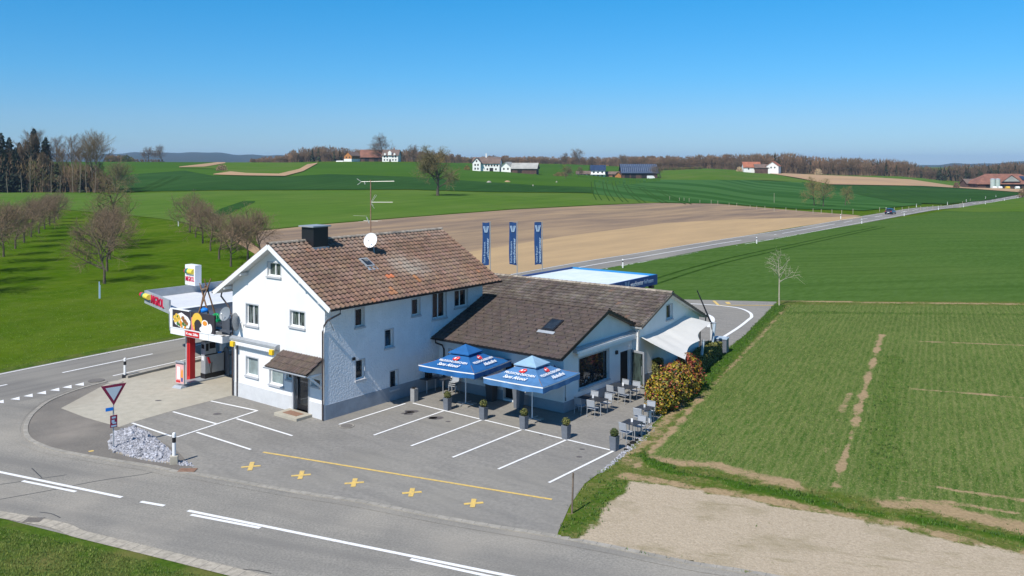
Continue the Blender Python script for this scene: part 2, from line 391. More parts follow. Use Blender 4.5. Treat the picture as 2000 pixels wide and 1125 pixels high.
def field(name, top, bot, m, off=None, rows=14, step=8, label=None):
    """a field draped over the land between an upper and a lower edge given as photo points"""
    x0 = max(top[0][0], bot[0][0]); x1 = min(top[-1][0], bot[-1][0]); nx = max(2, int((x1 - x0) / step) + 1)
    vs = []; fs = []
    for i in range(nx):
        px = x0 + (x1 - x0) * i / (nx - 1)
        a = T(px, interp(bot, px)); b = T(px, max(interp(top, px), HZ - 7))
        for j in range(rows + 1):
            u = j / rows; Y = a.y * (b.y / a.y) ** u; X = (px - 1000) / F * Y
            vs.append((X, Y, H(X, Y) + (off if off is not None else .05) + .0005 * max(0, Y - 100)))
    for i in range(nx - 1):
        for j in range(rows): k = i*(rows+1) + j; fs.append((k, k + rows + 1, k + rows + 2, k + 1))
    return struct(MB().add(vs, fs).build(name, m, smooth=True))
def sheet(name, pts, m, z, kind='structure'):
    """flat ground sheet from photo points"""
    P = [G(*p) for p in pts]; bm = bmesh.new()
    vs = [bm.verts.new((p.x, p.y, z)) for p in P]; f = bm.faces.new(vs)
    bmesh.ops.triangulate(bm, faces=[f]); bm.normal_update()
    for f in bm.faces:
        if f.normal.z < 0: f.normal_flip()
    me = bpy.data.meshes.new(name); bm.to_mesh(me); bm.free(); me.materials.append(MATS[m])
    o = bpy.data.objects.new(name, me); COL.objects.link(o); o['kind'] = kind
    return o
def smooth_line(P, n=6):
    out = []
    for i in range(len(P) - 1):
        p0 = P[max(i-1, 0)]; p1 = P[i]; p2 = P[i+1]; p3 = P[min(i+2, len(P)-1)]
        for k in range(n):
            t = k / n
            out.append(0.5 * ((2*p1) + (p2 - p0)*t + (2*p0 - 5*p1 + 4*p2 - p3)*t*t + (3*p1 - p0 - 3*p2 + p3)*t**3))
    out.append(P[-1]); return out
def ribbon_pts(P, l, r):
    """left and right edges of a line of ground points"""
    A_, B_ = [], []
    for i, p in enumerate(P):
        d = (P[min(i+1, len(P)-1)] - P[max(i-1, 0)]); d.z = 0; d.normalize(); nrm = Vector((-d.y, d.x, 0))
        A_.append(p + nrm * l); B_.append(p - nrm * r)
    return A_, B_
def ribbon(mb, P, l, r, off, h=0.0, drape=True):
    a, b = ribbon_pts(P, l, r); n = len(P); vs = []
    zz = lambda q: (H(q.x, q.y) if drape else 0) + off + (.0005 * max(0, q.y - 100) if drape else 0)
    for q in a: vs.append((q.x, q.y, zz(q)))
    for q in b: vs.append((q.x, q.y, zz(q)))
    fs = [(n + i, n + i + 1, i + 1, i) for i in range(n - 1)]
    if h:
        vs += [(x, y, z - h) for x, y, z in vs]
        fs += [(i, i+1, 2*n + i + 1, 2*n + i) for i in range(n-1)] + [(n+i+1, n+i, 3*n+i, 3*n+i+1) for i in range(n-1)]
        fs += [(0, 2*n, 3*n, n), (n-1, 2*n-1, 4*n-1, 3*n-1)]
    mb.add(vs, fs); return mb
def dashes(P, length, gap, start=0.0):
    """cut a line of points into dashes"""
    out = []; cur = []; s = -start; on = s >= 0; L = 0
    seg = [];
    dist = [0]
    for a, b in zip(P, P[1:]): dist.append(dist[-1] + (b - a).length)
    def at(d):
        for i in range(len(P)-1):
            if d <= dist[i+1]:
                u = (d - dist[i]) / max(1e-6, dist[i+1] - dist[i]); return P[i].lerp(P[i+1], u)
        return P[-1].copy()
    d = start
    while d < dist[-1]:
        e = min(d + length, dist[-1]); k = max(2, int((e-d)/2)+1); out.append([at(d + (e-d)*i/(k-1)) for i in range(k)]); d += length + gap
    return out
# ------------------------------------------------------------------ the land, fields and roads
terrain()
V = Vector
# distant hills: a rolling strip of land kilometres away
def hills():
    vs = []; fs = []; xs = np.arange(-1500, 3600, 12.0)
    def crest(px):
        r = interp([(-1500,300),(200,301),(330,297),(430,299),(500,302),(560,305),(800,312),(1200,318),(1600,322),(1800,323),(1880,320),(1960,317),(2060,312),(2300,306),(3600,306)], px)
        return r + 1.2 * math.sin(px * .043) + .8 * math.sin(px * .11 + 1) + .35 * math.sin(px * .61)
    for j, (Y, k) in enumerate([(3400, 0.0), (4300, .55), (5200, .95), (5800, 1.0), (7500, .5), (9500, 0)]):
        for px in xs:
            top = CH - (crest(px) - HZ) / F * 5500
            vs.append(((px - 1000) / F * Y, Y, -3 + (top + 3) * k))
    n = len(xs)
    for j in range(5):
        for i in range(n - 1): fs.append((j*n+i, j*n+i+1, (j+1)*n+i+1, (j+1)*n+i))
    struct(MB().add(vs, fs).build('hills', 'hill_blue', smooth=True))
hills()

field('field', [(-600,378),(0,377),(230,379),(420,374),(800,372.5),(950,377),(1150,379),(1300,396)],
      [(-600,402),(0,402),(150,412),(300,426),(330,430),(425,452),(520,449),(640,437),(800,424),(1000,409),(1180,400),(1300,396.5)], 'field_light')
field('field', [(200,340),(360,332),(420,344),(560,345),(640,340),(800,345),(900,352),(1050,362),(1180,366),(1290,353),(1300,354)],
      [(200,376),(420,372),(800,370.5),(950,375),(1150,377),(1300,393)], 'field_dark')
field('field', [(-400,316),(200,317),(360,317.5),(640,318.5),(900,319),(1000,320),(1100,321),(1290,331)],
      [(-400,374),(200,346),(360,334),(420,345),(560,346),(640,341),(800,346),(900,353),(1050,363),(1180,367),(1290,354)], 'field_hill', off=.10)
field('field', [(350,328),(435,318.6),(520,318.6),(620,320)], [(350,329),(420,331),(445,343),(560,345.5),(592,336),(620,321)], 'field_bright', off=.35)
field('soil_patch', [(350,327.5),(425,318.8),(440,319)], [(350,328.6),(400,327.6),(440,320.6)], 'soil_far', off=.55, step=3)
field('soil_patch', [(417,342),(450,337),(480,340),(545,341.5),(585,332),(600,323),(620,320)], [(417,343.2),(480,345),(556,346),(592,336.5),(620,321)], 'soil_far', off=.55, step=3)
field('field', [(1290,331),(1380,330),(1460,334),(1500,339),(1570,352),(1620,361)], [(1290,352),(1500,353),(1570,358),(1620,362)], 'field_bright', off=.12)
field('field', [(1160,352),(1290,351),(1450,352),(1560,357),(1620,362),(1720,377),(1800,396)],
      [(1160,380),(1280,396),(1420,399),(1560,409),(1690,412),(1800,400)], 'field_stripes', off=.10)
field('field', [(1566,357),(1615,362.5),(1800,365),(1890,370),(1990,377.5)], [(1566,358),(1650,376),(1760,397),(1850,400),(1930,392),(1990,381)], 'field_dark', off=.2)
field('field', [(1600,343),(1780,346),(1890,362),(2600,362)], [(1600,344),(1700,350),(1800,356),(1880,368),(2600,372)], 'field_light', off=.2)
field('ploughed_field', [(1500,338.5),(1560,341),(1680,346.5),(1780,352),(1880,367),(1995,371),(2400,372)],
      [(1500,339.5),(1560,349),(1620,361.5),(1800,364.5),(1890,369.5),(1990,377),(2400,380)], 'soil_far', off=.35)
# ploughed field left of the road, dark furrows above and paler dry soil towards the road
field('ploughed_field', [(500,452),(520,450),(640,438),(800,425),(1000,410),(1180,401),(1280,397),(1400,398.5),(1560,412),(1690,422)],
      [(500,470),(520,500),(640,545),(800,552),(1000,540),(1130,516),(1300,487),(1400,469),(1560,442),(1690,424)], 'plough', off=.006, rows=24)
field('ploughed_field', [(700,530),(930,490),(1100,462),(1300,436),(1450,428),(1600,425),(1684,423)],
      [(700,560),(1000,542),(1130,517),(1300,488),(1400,470),(1560,443),(1684,425)], 'soil_tan', off=.010, rows=20)
field('dirt_track', [(404,436),(412,428),(424,427),(440,441),(470,462),(520,492)], [(404,437),(412,438),(424,449),(440,459),(470,480),(520,510)], 'soil_far', off=.05, step=3)
field('field', [(405,425),(430,409),(474,394),(498,394)], [(405,428),(440,422),(470,408),(498,396)], 'field_dark', off=.12, step=4)
# crop right of the far road
field('wheat_field', [(1100,541),(1120,536),(1200,521),(1300,503.5),(1400,484),(1560,458),(1700,434),(1800,420),(1960,392),(2010,384),(2700,330)],
      [(1100,548),(1130,561),(1240,583.5),(1380,586),(1516,589.5),(1534,593),(1700,594.5),(2000,597),(2700,602)], 'wheat_mid', off=.02, rows=40)
field('field', [(1840,412),(1900,402),(1990,388),(2100,380),(2700,370)], [(1840,413),(1900,415),(1990,414),(2100,420),(2700,450)], 'field_bright', off=.06)
# --- the land right of the yard: one fine sheet; masks say where soil is bare, gravel lies or grass grows lush
WX0, WX1, WY0, WY1, WST = -2.0, 78.0, 12.0, 84.0, .16
gx = np.arange(WX0, WX1, WST); gy = np.arange(WY0, WY1, WST); GX, GY = np.meshgrid(gx, gy, indexing='ij')
def gpts(pts): return [G(*p).xy for p in pts]
def inpoly(P, X, Y):
    c = np.zeros(X.shape, bool); j = len(P) - 1
    for i in range(len(P)):
        yi, yj, xi, xj = P[i][1], P[j][1], P[i][0], P[j][0]
        if yi != yj: c ^= ((yi > Y) != (yj > Y)) & (X < (xj-xi)*(Y-yi)/(yj-yi)+xi)
        j = i
    return c
def dline(P, X, Y, closed=False):
    d = np.full(X.shape, 1e9); w_ = None
    for i in range(len(P) - (0 if closed else 1)):
        a, b = P[i], P[(i+1) % len(P)]; dx, dy = b[0]-a[0], b[1]-a[1]; t = np.clip(((X-a[0])*dx + (Y-a[1])*dy)/(dx*dx+dy*dy+1e-9), 0, 1)
        d = np.minimum(d, np.hypot(X-a[0]-t*dx, Y-a[1]-t*dy))
    return d
def sdist(P, X, Y): return np.where(inpoly(P, X, Y), 1, -1) * dline(P, X, Y, True)
rs_ = np.random.RandomState(5)
def vnoise(X, Y, s, seed=0):
    r = np.random.RandomState(seed).rand(64, 64); x = X*s; y = Y*s; i = np.floor(x).astype(int); j = np.floor(y).astype(int); u = x-i; v = y-j; u = u*u*(3-2*u); v = v*v*(3-2*v)
    f = lambda a, b: r[a % 64, b % 64]; return (f(i,j)*(1-u)+f(i+1,j)*u)*(1-v) + (f(i,j+1)*(1-u)+f(i+1,j+1)*u)*v
LOT = gpts([(1221,937),(1300,950),(1410,970),(1500,988),(1600,1006),(1750,1034),(1880,1062),(2000,1090),(2900,1330),(2900,2200),(2000,1228),(1510,1131),(1350,1105),(1200,1074),(1135,1062),(1150,1040),(1178,1006),(1212,972)])
EDGE0 = [(1088,1049),(1090,1040),(1113,988),(1142,945),(1180,917),(1212,893),(1238,866),(1266,838),(1300,805),(1356,747),(1396,703),(1428,676),(1455,655),(1484,625),(1516,590)]
LAND = gpts(EDGE0 + [(1518,588),(2000,590.5),(2900,596),(2900,2200),(2000,1228),(1510,1131),(1200,1074)])
WHEAT = gpts([(1545,596),(2000,599),(2900,606),(2900,1250),(2000,1035),(1860,1006),(1750,985),(1550,948),(1420,925),(1330,905),(1262,893),(1300,852),(1350,800),(1410,736),(1475,668),(1520,622)])
def masks(X, Y):
    n1 = vnoise(X, Y, .8, 1); n2 = vnoise(X, Y, 2.6, 2); n3 = vnoise(X, Y, .22, 3)
    nn = (n1-.5)*.9 + (n2-.5)*.5
    grav = np.clip(.5 + (sdist(LOT, X, Y) + nn*.55)/.5, 0, 1)
    soil = np.zeros(X.shape)
    for pts, hw, k in (([(1538,598),(1475,668),(1410,735),(1350,800),(1300,855),(1262,893),(1240,915)], .22, .85), ([(1330,790),(1275,850),(1225,905)], .5, .62),
          ([(1262,896),(1330,906),(1400,912),(1470,932),(1545,950)], .50, .85), ([(1740,990),(1800,992),(1870,1006),(2000,1036),(2300,1120)], .60, .95), ([(1755,975),(1860,985),(2000,1008)], .12, .7),
          ([(1722,655),(1697,735),(1675,808),(1657,870),(1630,952)], .17, .95), ([(1790,668),(2100,680),(2500,697)], .14, .8), ([(1785,761),(2000,779),(2500,812)], .17, .85),
          ([(1770,943),(1880,962),(2000,981),(2500,1060)], .17, .85), ([(1528,588),(1700,592),(2000,595),(2900,602)], .42, .8), ([(1225,933),(1310,945),(1410,965),(1520,985),(1650,1009),(1770,1030),(1900,1062),(2000,1085),(2300,1160)], .38, .85),
          ([(1610,890),(1622,850),(1660,770)], .05, .5)):
        d = dline(gpts(pts), X, Y) + nn*.35; soil = np.maximum(soil, k*np.clip(1.25 - np.maximum(d, 0)/max(hw, .12)*.75, 0, 1))
    soil = soil*(.62 + .62*vnoise(X, Y, 1.7, 21))
    inw = np.clip(.5 + sdist(WHEAT, X, Y)/.5, 0, 1)
    lush = np.zeros(X.shape)
    for pts, hw, k in (([(1256,893),(1275,905),(1300,918)], .45, 1.0), ([(1310,927),(1400,938),(1480,958),(1560,972),(1650,997),(1720,1010)], .33, 1.0), ([(1765,1013),(1870,1033),(2000,1060),(2300,1135)], .38, 1.0),
          ([(1520,598),(1470,645),(1430,685),(1395,722),(1350,768)], .9, .9), ([(1215,950),(1180,975),(1130,1020),(1110,1040)], .7, .55), ([(1745,700),(1735,800),(1720,940)], 1.2, .42), ([(1540,612),(2000,616)], .8, .5)):
        d = dline(gpts(pts), X, Y) + nn*.5; lush = np.maximum(lush, k*np.clip(1.2 - np.maximum(d, 0)/hw*.8, 0, 1))
    thin = np.clip((n3-.35)*1.6, 0, 1)*inw
    return grav, np.clip(soil*(1-lush*.7) + .16*thin, 0, 1), lush, inw
MG, MS, ML_, MW = masks(GX, GY)
def near_land():
    keep = sdist(LAND, GX, GY) > 0; nx, ny = GX.shape; idx = -np.ones((nx, ny), int)
    q = keep[:-1,:-1] | keep[1:,:-1] | keep[:-1,1:] | keep[1:,1:]
    # keep only cells wholly inside so the sheet never runs over the yard
    q = keep[:-1,:-1] & keep[1:,:-1] & keep[:-1,1:] & keep[1:,1:]
    use = np.zeros((nx, ny), bool); use[:-1,:-1] |= q; use[1:,:-1] |= q; use[:-1,1:] |= q; use[1:,1:] |= q
    idx[use] = np.arange(use.sum()); I, J = np.nonzero(q)
    faces = np.stack([idx[I,J], idx[I+1,J], idx[I+1,J+1], idx[I,J+1]], 1)
    z = .042 + .05*ML_*vnoise(GX, GY, 2.0, 9) + .035*(vnoise(GX, GY, .35, 8)-.5)*MW + .02*MS*(vnoise(GX, GY, 4, 4)-.5) + .018*(1-MG)*vnoise(GX, GY, 5, 7)
    vs = np.stack([GX[use], GY[use], z[use]], 1)
    me = bpy.data.meshes.new('near_land'); me.from_pydata(vs.tolist(), [], faces.tolist())
    ca = me.color_attributes.new('mask', 'FLOAT_COLOR', 'POINT'); arr = np.ones((len(vs), 4), np.float32)
    arr[:,0] = MS[use]; arr[:,1] = MG[use]; arr[:,2] = ML_[use]; arr[:,3] = MW[use]; ca.data.foreach_set('color', arr.ravel())
    me.polygons.foreach_set('use_smooth', [True]*len(faces)); me.materials.append(land_material()); me.update()
    o = bpy.data.objects.new('field', me); COL.objects.link(o); struct(o)
def land_material():
    m = bpy.data.materials.new('field_and_lot'); m.use_nodes = True; n = m.node_tree; L = n.links.new; b = n.nodes['Principled BSDF']; b.inputs['Roughness'].default_value = .97; b.inputs['Specular IOR Level'].default_value = 0
    at = n.nodes.new('ShaderNodeAttribute'); at.attribute_name = 'mask'; sp = n.nodes.new('ShaderNodeSeparateColor'); L(at.outputs['Color'], sp.inputs[0]); tc = n.nodes.new('ShaderNodeTexCoord')
    def noise(sc, det=8, stretch=None, rough=.65):
        src = tc.outputs['Object']
        if stretch:
            mp = n.nodes.new('ShaderNodeMapping'); mp.vector_type = 'TEXTURE'; mp.inputs['Scale'].default_value = stretch[:3]; mp.inputs['Rotation'].default_value = (0,0,stretch[3]); L(src, mp.inputs[0]); src = mp.outputs[0]
        t = n.nodes.new('ShaderNodeTexNoise'); t.inputs['Scale'].default_value = sc; t.inputs['Detail'].default_value = det; t.inputs['Roughness'].default_value = rough; L(src, t.inputs['Vector']); return t.outputs['Fac']
    def rng_(v, a, b_):
        r = n.nodes.new('ShaderNodeMapRange'); r.inputs['From Min'].default_value = a; r.inputs['From Max'].default_value = b_; L(v, r.inputs['Value']); return r.outputs[0]
    def mix(f, A, B):
        x = n.nodes.new('ShaderNodeMix'); x.data_type = 'RGBA'
        L(f, x.inputs['Factor'])
        for nm, v in (('A', A), ('B', B)):
            if isinstance(v, tuple): x.inputs[nm].default_value = (*v, 1)
            else: L(v, x.inputs[nm])
        return x.outputs['Result']
    def add(a, b_, k=1.0):
        x = n.nodes.new('ShaderNodeMath'); x.operation = 'MULTIPLY_ADD'; L(b_, x.inputs[0]); x.inputs[1].default_value = k; L(a, x.inputs[2]); return x.outputs[0]
    grit = noise(3.2, 10, None, .8); fine = noise(7, 8); rows = noise(3.4, 8, (4.5,.75,1,R(63.8))); broad = noise(.09, 5); med = noise(.9, 8)
    wheat = mix(rng_(rows, .40, .66), (.058,.118,.020), (.150,.180,.056)); wheat = mix(rng_(broad, .42, .62), wheat, mix(rng_(rows, .38, .60), (.046,.100,.016), (.100,.145,.036)))
    wheat = mix(rng_(noise(11, 6, (1.6,.8,1,R(63.8)), .75), .50, .68), wheat, (.235,.235,.095)); wheat = mix(rng_(grit, .60, .78), wheat, (.28,.23,.12))
    bank = mix(rng_(med, .38, .62), (.085,.130,.018), (.20,.175,.070)); bank = mix(rng_(fine, .35, .7), bank, (.055,.095,.014))
    wv = n.nodes.new('ShaderNodeTexWave'); wv.wave_type = 'BANDS'; wv.bands_direction = 'Y'; wv.inputs['Scale'].default_value = .86; wv.inputs['Distortion'].default_value = 3.0; wv.inputs['Detail'].default_value = 2; wv.inputs['Detail Scale'].default_value = 1.5
    mpw = n.nodes.new('ShaderNodeMapping'); mpw.vector_type = 'TEXTURE'; mpw.inputs['Rotation'].default_value = (0,0,R(63.8)); L(tc.outputs['Object'], mpw.inputs[0]); L(mpw.outputs[0], wv.inputs['Vector'])
    wheat = mix(rng_(wv.outputs['Fac'], .55, 2.6), wheat, (.24,.225,.10))
    col = mix(at.outputs['Alpha'], bank, wheat)
    col = mix(rng_(add(sp.outputs['Blue'], fine, 1.2), .90, 1.30), col, mix(rng_(fine, .35, .65), (.030,.078,.008), (.060,.120,.014)))
    soilc = mix(rng_(fine, .35, .7), (.37,.27,.155), (.25,.185,.105))
    col = mix(rng_(add(sp.outputs['Red'], grit, 1.8), 1.28, 1.62), col, soilc)
    gr = mix(rng_(noise(14, 9), .35, .68), (.47,.392,.290), (.335,.272,.195)); gr = mix(rng_(noise(.32, 6), .50, .68), gr, (.30,.25,.165)); gr = mix(rng_(noise(.8, 8, (2.5,.7,1,R(-20))), .56, .70), gr, (.24,.205,.12)); gr = mix(rng_(noise(38, 2), .66, .74), gr, (.62,.58,.52))
    col = mix(rng_(add(sp.outputs['Green'], grit, 1.5), 1.10, 1.40), col, gr)
    L(col, b.inputs['Base Color'])
    bp = n.nodes.new('ShaderNodeBump'); bp.inputs['Strength'].default_value = .7; bp.inputs['Distance'].default_value = .06; L(fine, bp.inputs['Height']); L(bp.outputs[0], b.inputs['Normal'])
    return m
near_land()
# tramlines left by tractors on the far crops
mb = MB()
for P in ([(268,374),(300,360),(330,346)],[(285,374),(330,356),(352,345)],[(1170,392),(1160,372),(1158,356)],[(1196,394),(1184,374),(1180,356)],[(1222,396),(1205,376),(1198,357)],[(1256,397),(1232,378),(1220,360)],[(1300,398),(1270,381),(1250,366)],[(1345,400),(1305,383),(1280,368)]):
    W_ = smooth_line([T(*p) for p in P], 10); 
    for q in W_: q.z = 0
    a_, b_ = ribbon_pts(W_, .9, .9); ribbon(mb, a_, .2, .2, .16); ribbon(mb, b_, .2, .2, .16)
W_ = smooth_line([T(*p) for p in ((1262,556),(1400,514),(1560,478),(1720,444))], 14)
for q in W_: q.z = 0
a_, b_ = ribbon_pts(W_, .8, .8); ribbon(mb, a_, .2, .2, .045); ribbon(mb, b_, .2, .2, .045)
struct(mb.build('tractor_track', 'track_green'))

# --- asphalt surfaces
ARC = [(208,746),(162,758),(120,773),(92,786),(72,801),(58,816),(50,836),(55,855),(76,868),(116,881),(210,898),(300,912),(345,922),(390,928),(490,946),(600,965),(701,980),(855,1010),(970,1030),(1082,1048),(1200,1070),(1350,1101),(1510,1127),(2000,1222),(2900,1440)]
LOW = [(-700,905),(0,1012),(150,1050),(300,1087),(450,1125),(800,1212),(1400,1400),(2300,1800)]
sheet('road', LOW + ARC[::-1] + [(150,735),(0,765),(-700,930)][0:2] + [(-700,860)], 'asphalt', .010)
YARD_EDGE = [(1088,1049),(1090,1040),(1113,988),(1142,945),(1180,917),(1212,893),(1238,866),(1266,838),(1300,805),(1356,747),(1396,703),(1428,676),(1455,655),(1484,625),(1518,590)]
sheet('forecourt', ARC[:20] + YARD_EDGE + [(1516,588),(1380,585),(1240,583),(1130,560),(1060,532),(960,548),(880,560),(700,590),(430,686),(345,708)], 'yard_asphalt', .014)
sheet('pavement', [(208,746),(162,758),(120,773),(92,786),(72,801),(58,816),(50,836),(55,855),(76,868),(116,881),(210,898),(300,912),(350,922),(380,918),(345,880),(262,832),(233,835),(119,798),(203,753)], 'asphalt_warm', .018)
sheet('concrete_forecourt', [(119,798),(203,753),(243,739),(342,718.6),(445,694),(470,690),(560,700),(520,760),(445,775),(340,802),(254,827),(233,835),(166,816)], 'concrete', .022)
# main road running past the filling station to the horizon
def world_line(pts): return smooth_line([G(*p) for p in pts], 8)
c0 = G(0,754.4); c1 = G(286.6,693.9)
d0 = (c1 - c0).normalized()
d0 = V((math.cos(R(59)), math.sin(R(59)), 0))
mid = [c0 - d0 * 45, c0 - d0 * 20, c0, c1, G(430,665), G(640,620), G(870,573), G(1140,521), G(1300,494)]
dB = V((.6165,.787,0)).normalized()
mid += [mid[-1] + dB * s for s in (60, 120, 200, 290, 340)]
# long straight densified
ML = smooth_line(mid, 12)
mb = MB(); ribbon(mb, ML, 3.15, 4.3, .012); struct(mb.build('main_road', 'asphalt_main', smooth=True))
mb = MB(); a, b = ribbon_pts(ML, 3.75, 0)
ribbon(mb, a, .55, .5, .008); struct(mb.build('road_verge', 'lawn'))
ed, _ = ribbon_pts(ML, 2.85, 0)
mb = MB(); ribbon(mb, ed, .07, .07, .020)
_, ed2 = ribbon_pts(ML, 0, 3.35)
n0 = next(i for i, p in enumerate(ed2) if p.x > -24.4)
ribbon(mb, ed2[n0:], .07, .07, .020)
near_c = [p for p in ML if p.y < 100]
for dsh in dashes(near_c, 6.2, 3.3, 1.2): ribbon(mb, dsh, .08, .08, .020)
far_c = [p for p in ML if p.y >= 96]
cut = next(i for i, p in enumerate(far_c) if p.y > 175)
ribbon(mb, far_c[:cut+1], .10, .10, .020)
for dsh in dashes(far_c[cut:], 6, 6): ribbon(mb, dsh, .09, .09, .020)
struct(mb.build('road_marking', 'paint_white'))
# kerbs
mb = MB(); arc_w = smooth_line([G(*p) for p in ARC], 6)
ribbon(mb, arc_w, .10, .10, .045, .05, drape=False); struct(mb.build('kerb', 'kerb'))
mb = MB(); low_w = smooth_line([G(*p) for p in LOW], 10)
ribbon(mb, low_w, .45, .05, .030, drape=False); struct(mb.build('gutter_strip', 'kerb_warm'))
mb = MB(); arc2 = [p + V((0, 0, 0)) for p in arc_w]; a, b = ribbon_pts(arc_w, 0, .36)
ribbon(mb, b, .14, .14, .020, drape=False); struct(mb.build('gutter_strip', 'asphalt'))
# joints between the kerb stones
mb = MB()
for P, wd, zz in ((low_w, .5, .034), (arc_w, .20, .049)):
    acc = 0
    for p, q in zip(P, P[1:]):
        L_ = (q - p).length; k = 0
        while acc < L_:
            c = p.lerp(q, acc / L_); d = (q - p).normalized(); nn = V((-d.y, d.x, 0)); off = .2 if wd > .4 else 0
            a1 = c + nn * (wd / 2 + off); b1 = c - nn * (wd / 2 - off)
            mb.quad((a1.x - d.x*.008, a1.y - d.y*.008, zz), (b1.x - d.x*.008, b1.y - d.y*.008, zz), (b1.x + d.x*.012, b1.y + d.y*.012, zz), (a1.x + d.x*.012, a1.y + d.y*.012, zz)); acc += .5
        acc -= L_
struct(mb.build('kerb_joints', 'joint_grey'))
# island kerb between road and forecourt
mb = MB(); isl = smooth_line([G(246,739), G(290,728), G(345,715), G(400,703), G(450,693)], 5)
ribbon(mb, isl, .18, .18, .16, .17, drape=False); struct(mb.build('kerb', 'kerb'))
# lawn in the corner by the camera
lw = [G(*p) for p in LOW]
sheet('lawn', [(-700,912),(0,1013),(150,1051),(300,1088),(450,1127),(800,1214),(1400,1402),(1400,2600),(-700,2600)], 'lawn', .012)

# --- painted lines
mb = MB()
def line(a, b, w, z=.026, m=None):
    p, q = G(*a), G(*b); ribbon(m or mb, [p, q], w/2, w/2, z, drape=False)
def poly(pts, z=.026, m=None):
    P = [G(*p) for p in pts]; (m or mb).add([(p.x, p.y, z) for p in P], [tuple(range(len(P)))])
line((806,788),(1199,881.5), .12)
for a, b in [((792,789),(662,830)),((866,803.5),(730,851)),((940,821.5),(803,872)),((1018,840.6),(884,894.5)),((1105,860.7),(973,917.5)),((1199,881.5),(1072,944))]:
    line(a, b, .12, .030)
line((412,784),(503,803), .12); line((338,805),(424,829), .12); line((258,827),(335,853), .12)
line((503,803),(345,855), .12, .030); line((462,818.5),(571,852), .12); line((384,845),(490,879), .12)
struct(mb.build('parking_lines', 'paint_white'))
mb = MB()
def wl(a, b, w): line(a, b, w, .018)
for k in [((-300,858),(-8,921.5)),]: wl(*k, .15)
wl((-8,921),(238,972), .16); wl((44,940),(148,961), .15); wl((275,980.5),(321,988.5), .16)
wl((367,998),(1000,1127), .16); wl((373,1006),(508,1032), .15); wl((802,1093),(985,1133), .15); wl((1000,1127),(1700,1280), .16)
for x, y in [(0,785),(31,779),(56.5,773),(82.5,767.5),(108.5,761.5),(132.5,756),(156.5,751),(-32,791)]:
    poly([(x-11,y+1.5),(x+7,y-3.5),(x+7.5,y+3)], .022)
struct(mb.build('road_marking', 'paint_white'))
mb = MB(); line((514,884),(1078,976.5), .13, .024)
for x, y in [(490,912),(588,929),(692,944),(804.5,963),(925,984)]:
    p = G(x, y); s = (y - HZ) / CH / 1.0
    w1 = 20; k = (y - 912) * .035
    line((x-19,y+1.5),(x+19,y-1.5), .17, .024); line((x-2.5,y+8),(x+3-k*.8,y-8.5), .19, .028)
line((1394,588),(1403,596.5), .26, .034); line((1403,597),(1512,597), .22, .038)
poly([(1416,590.5),(1424,590.5),(1428,594.5),(1420,594.5)], .034)
poly([(172,882),(182,880),(184,882),(174,884)], .024)
struct(mb.build('yellow_marking', 'paint_yellow'))
mb = MB(); cv = smooth_line([G(*p) for p in [(1400,667),(1440,642),(1462,625),(1468,619),(1464,611),(1445,603),(1410,598),(1370,595),(1300,592),(1200,590)]], 5)
ribbon(mb, cv, .13, .13, .036, drape=False)
cv = smooth_line([G(*p) for p in [(1385,640),(1391,628),(1390,621),(1382,616),(1370,613)]], 5); ribbon(mb, cv, .2, .2, .036, drape=False)
struct(mb.build('yard_marking', 'paint_white'))
# manholes, drains, seams
def disc(px, py, r, m, z=.034, n=20):
    c = G(px, py); d = MB(); d.lathe([(r, 0), (r, .008), (r*.86, .008), (r*.84, .004)], (c.x, c.y, z), n); return struct(d.build('manhole_cover', m))
disc(677,833,.36,'kerb'); disc(677,833,.29,'manhole', .040); disc(188,744,.45,'manhole'); disc(226,748,.42,'kerb'); disc(226,748,.36,'concrete', .042)
mb = MB(); c = G(366,920); 
for i in range(7): mb.box(c.x-.35, c.x+.35, c.y-.22+i*.065, c.y-.18+i*.065, .03, .05)
struct(mb.build('drain_grate', 'rust'))
mb = MB(); c = G(66,1017)
for i in range(7): mb.box(c.x-.3, c.x+.3, c.y-.2+i*.06, c.y-.165+i*.06, .02, .04)
struct(mb.build('drain_grate', 'manhole'))
mb = MB()
for P in ([(0,947),(130,928)],[(0,976),(105,957),(190,940),(285,926),(305,917)],[(62,915),(82,934)],[(78,1001),(100,1004),(118,1012)],[(466,1112),(500,1115),(530,1121)]):
    ribbon(mb, smooth_line([G(*p) for p in P], 4), .016, .016, .016, drape=False)
struct(mb.build('tar_seam', 'dark_metal'))
mb = MB()
for x, y, r in [(800,806,.16),(803,804,.22),(790,808,.10),(797,809,.14),(851,817,.22),(846,817,.14),(875,824,.07),(1057,850,.06),(1137,878,.07),(1131,893,.08),(424,809,.12),(310,783,.1)]:
    c = G(x, y); q = [(c.x + r*(1+.4*random.random())*math.cos(a*.785)*1.5, c.y + r*(1+.4*random.random())*math.sin(a*.785), .0245) for a in range(8)]
    mb.add(q, [tuple(range(8))])
struct(mb.build('oil_stain', 'yard_stain' if 'yard_stain' in MATS else 'manhole'))
# ------------------------------------------------------------------ house frame: local x runs along the gable, y along the long side
HA = math.atan2(-.615, .789)
C0 = G(634.5, 822)
HM = Matrix.Translation(C0) @ Matrix.Rotation(HA, 4, 'Z'); HI = HM.inverted()
def wallhit(px, py, P, N):
    """photo point on a wall plane given in house coordinates"""
    p = HM @ V(P); n = HM.to_3x3() @ V(N)
    return HI @ hit(px, py, p, n)
def loc(p): return HM @ V(p)

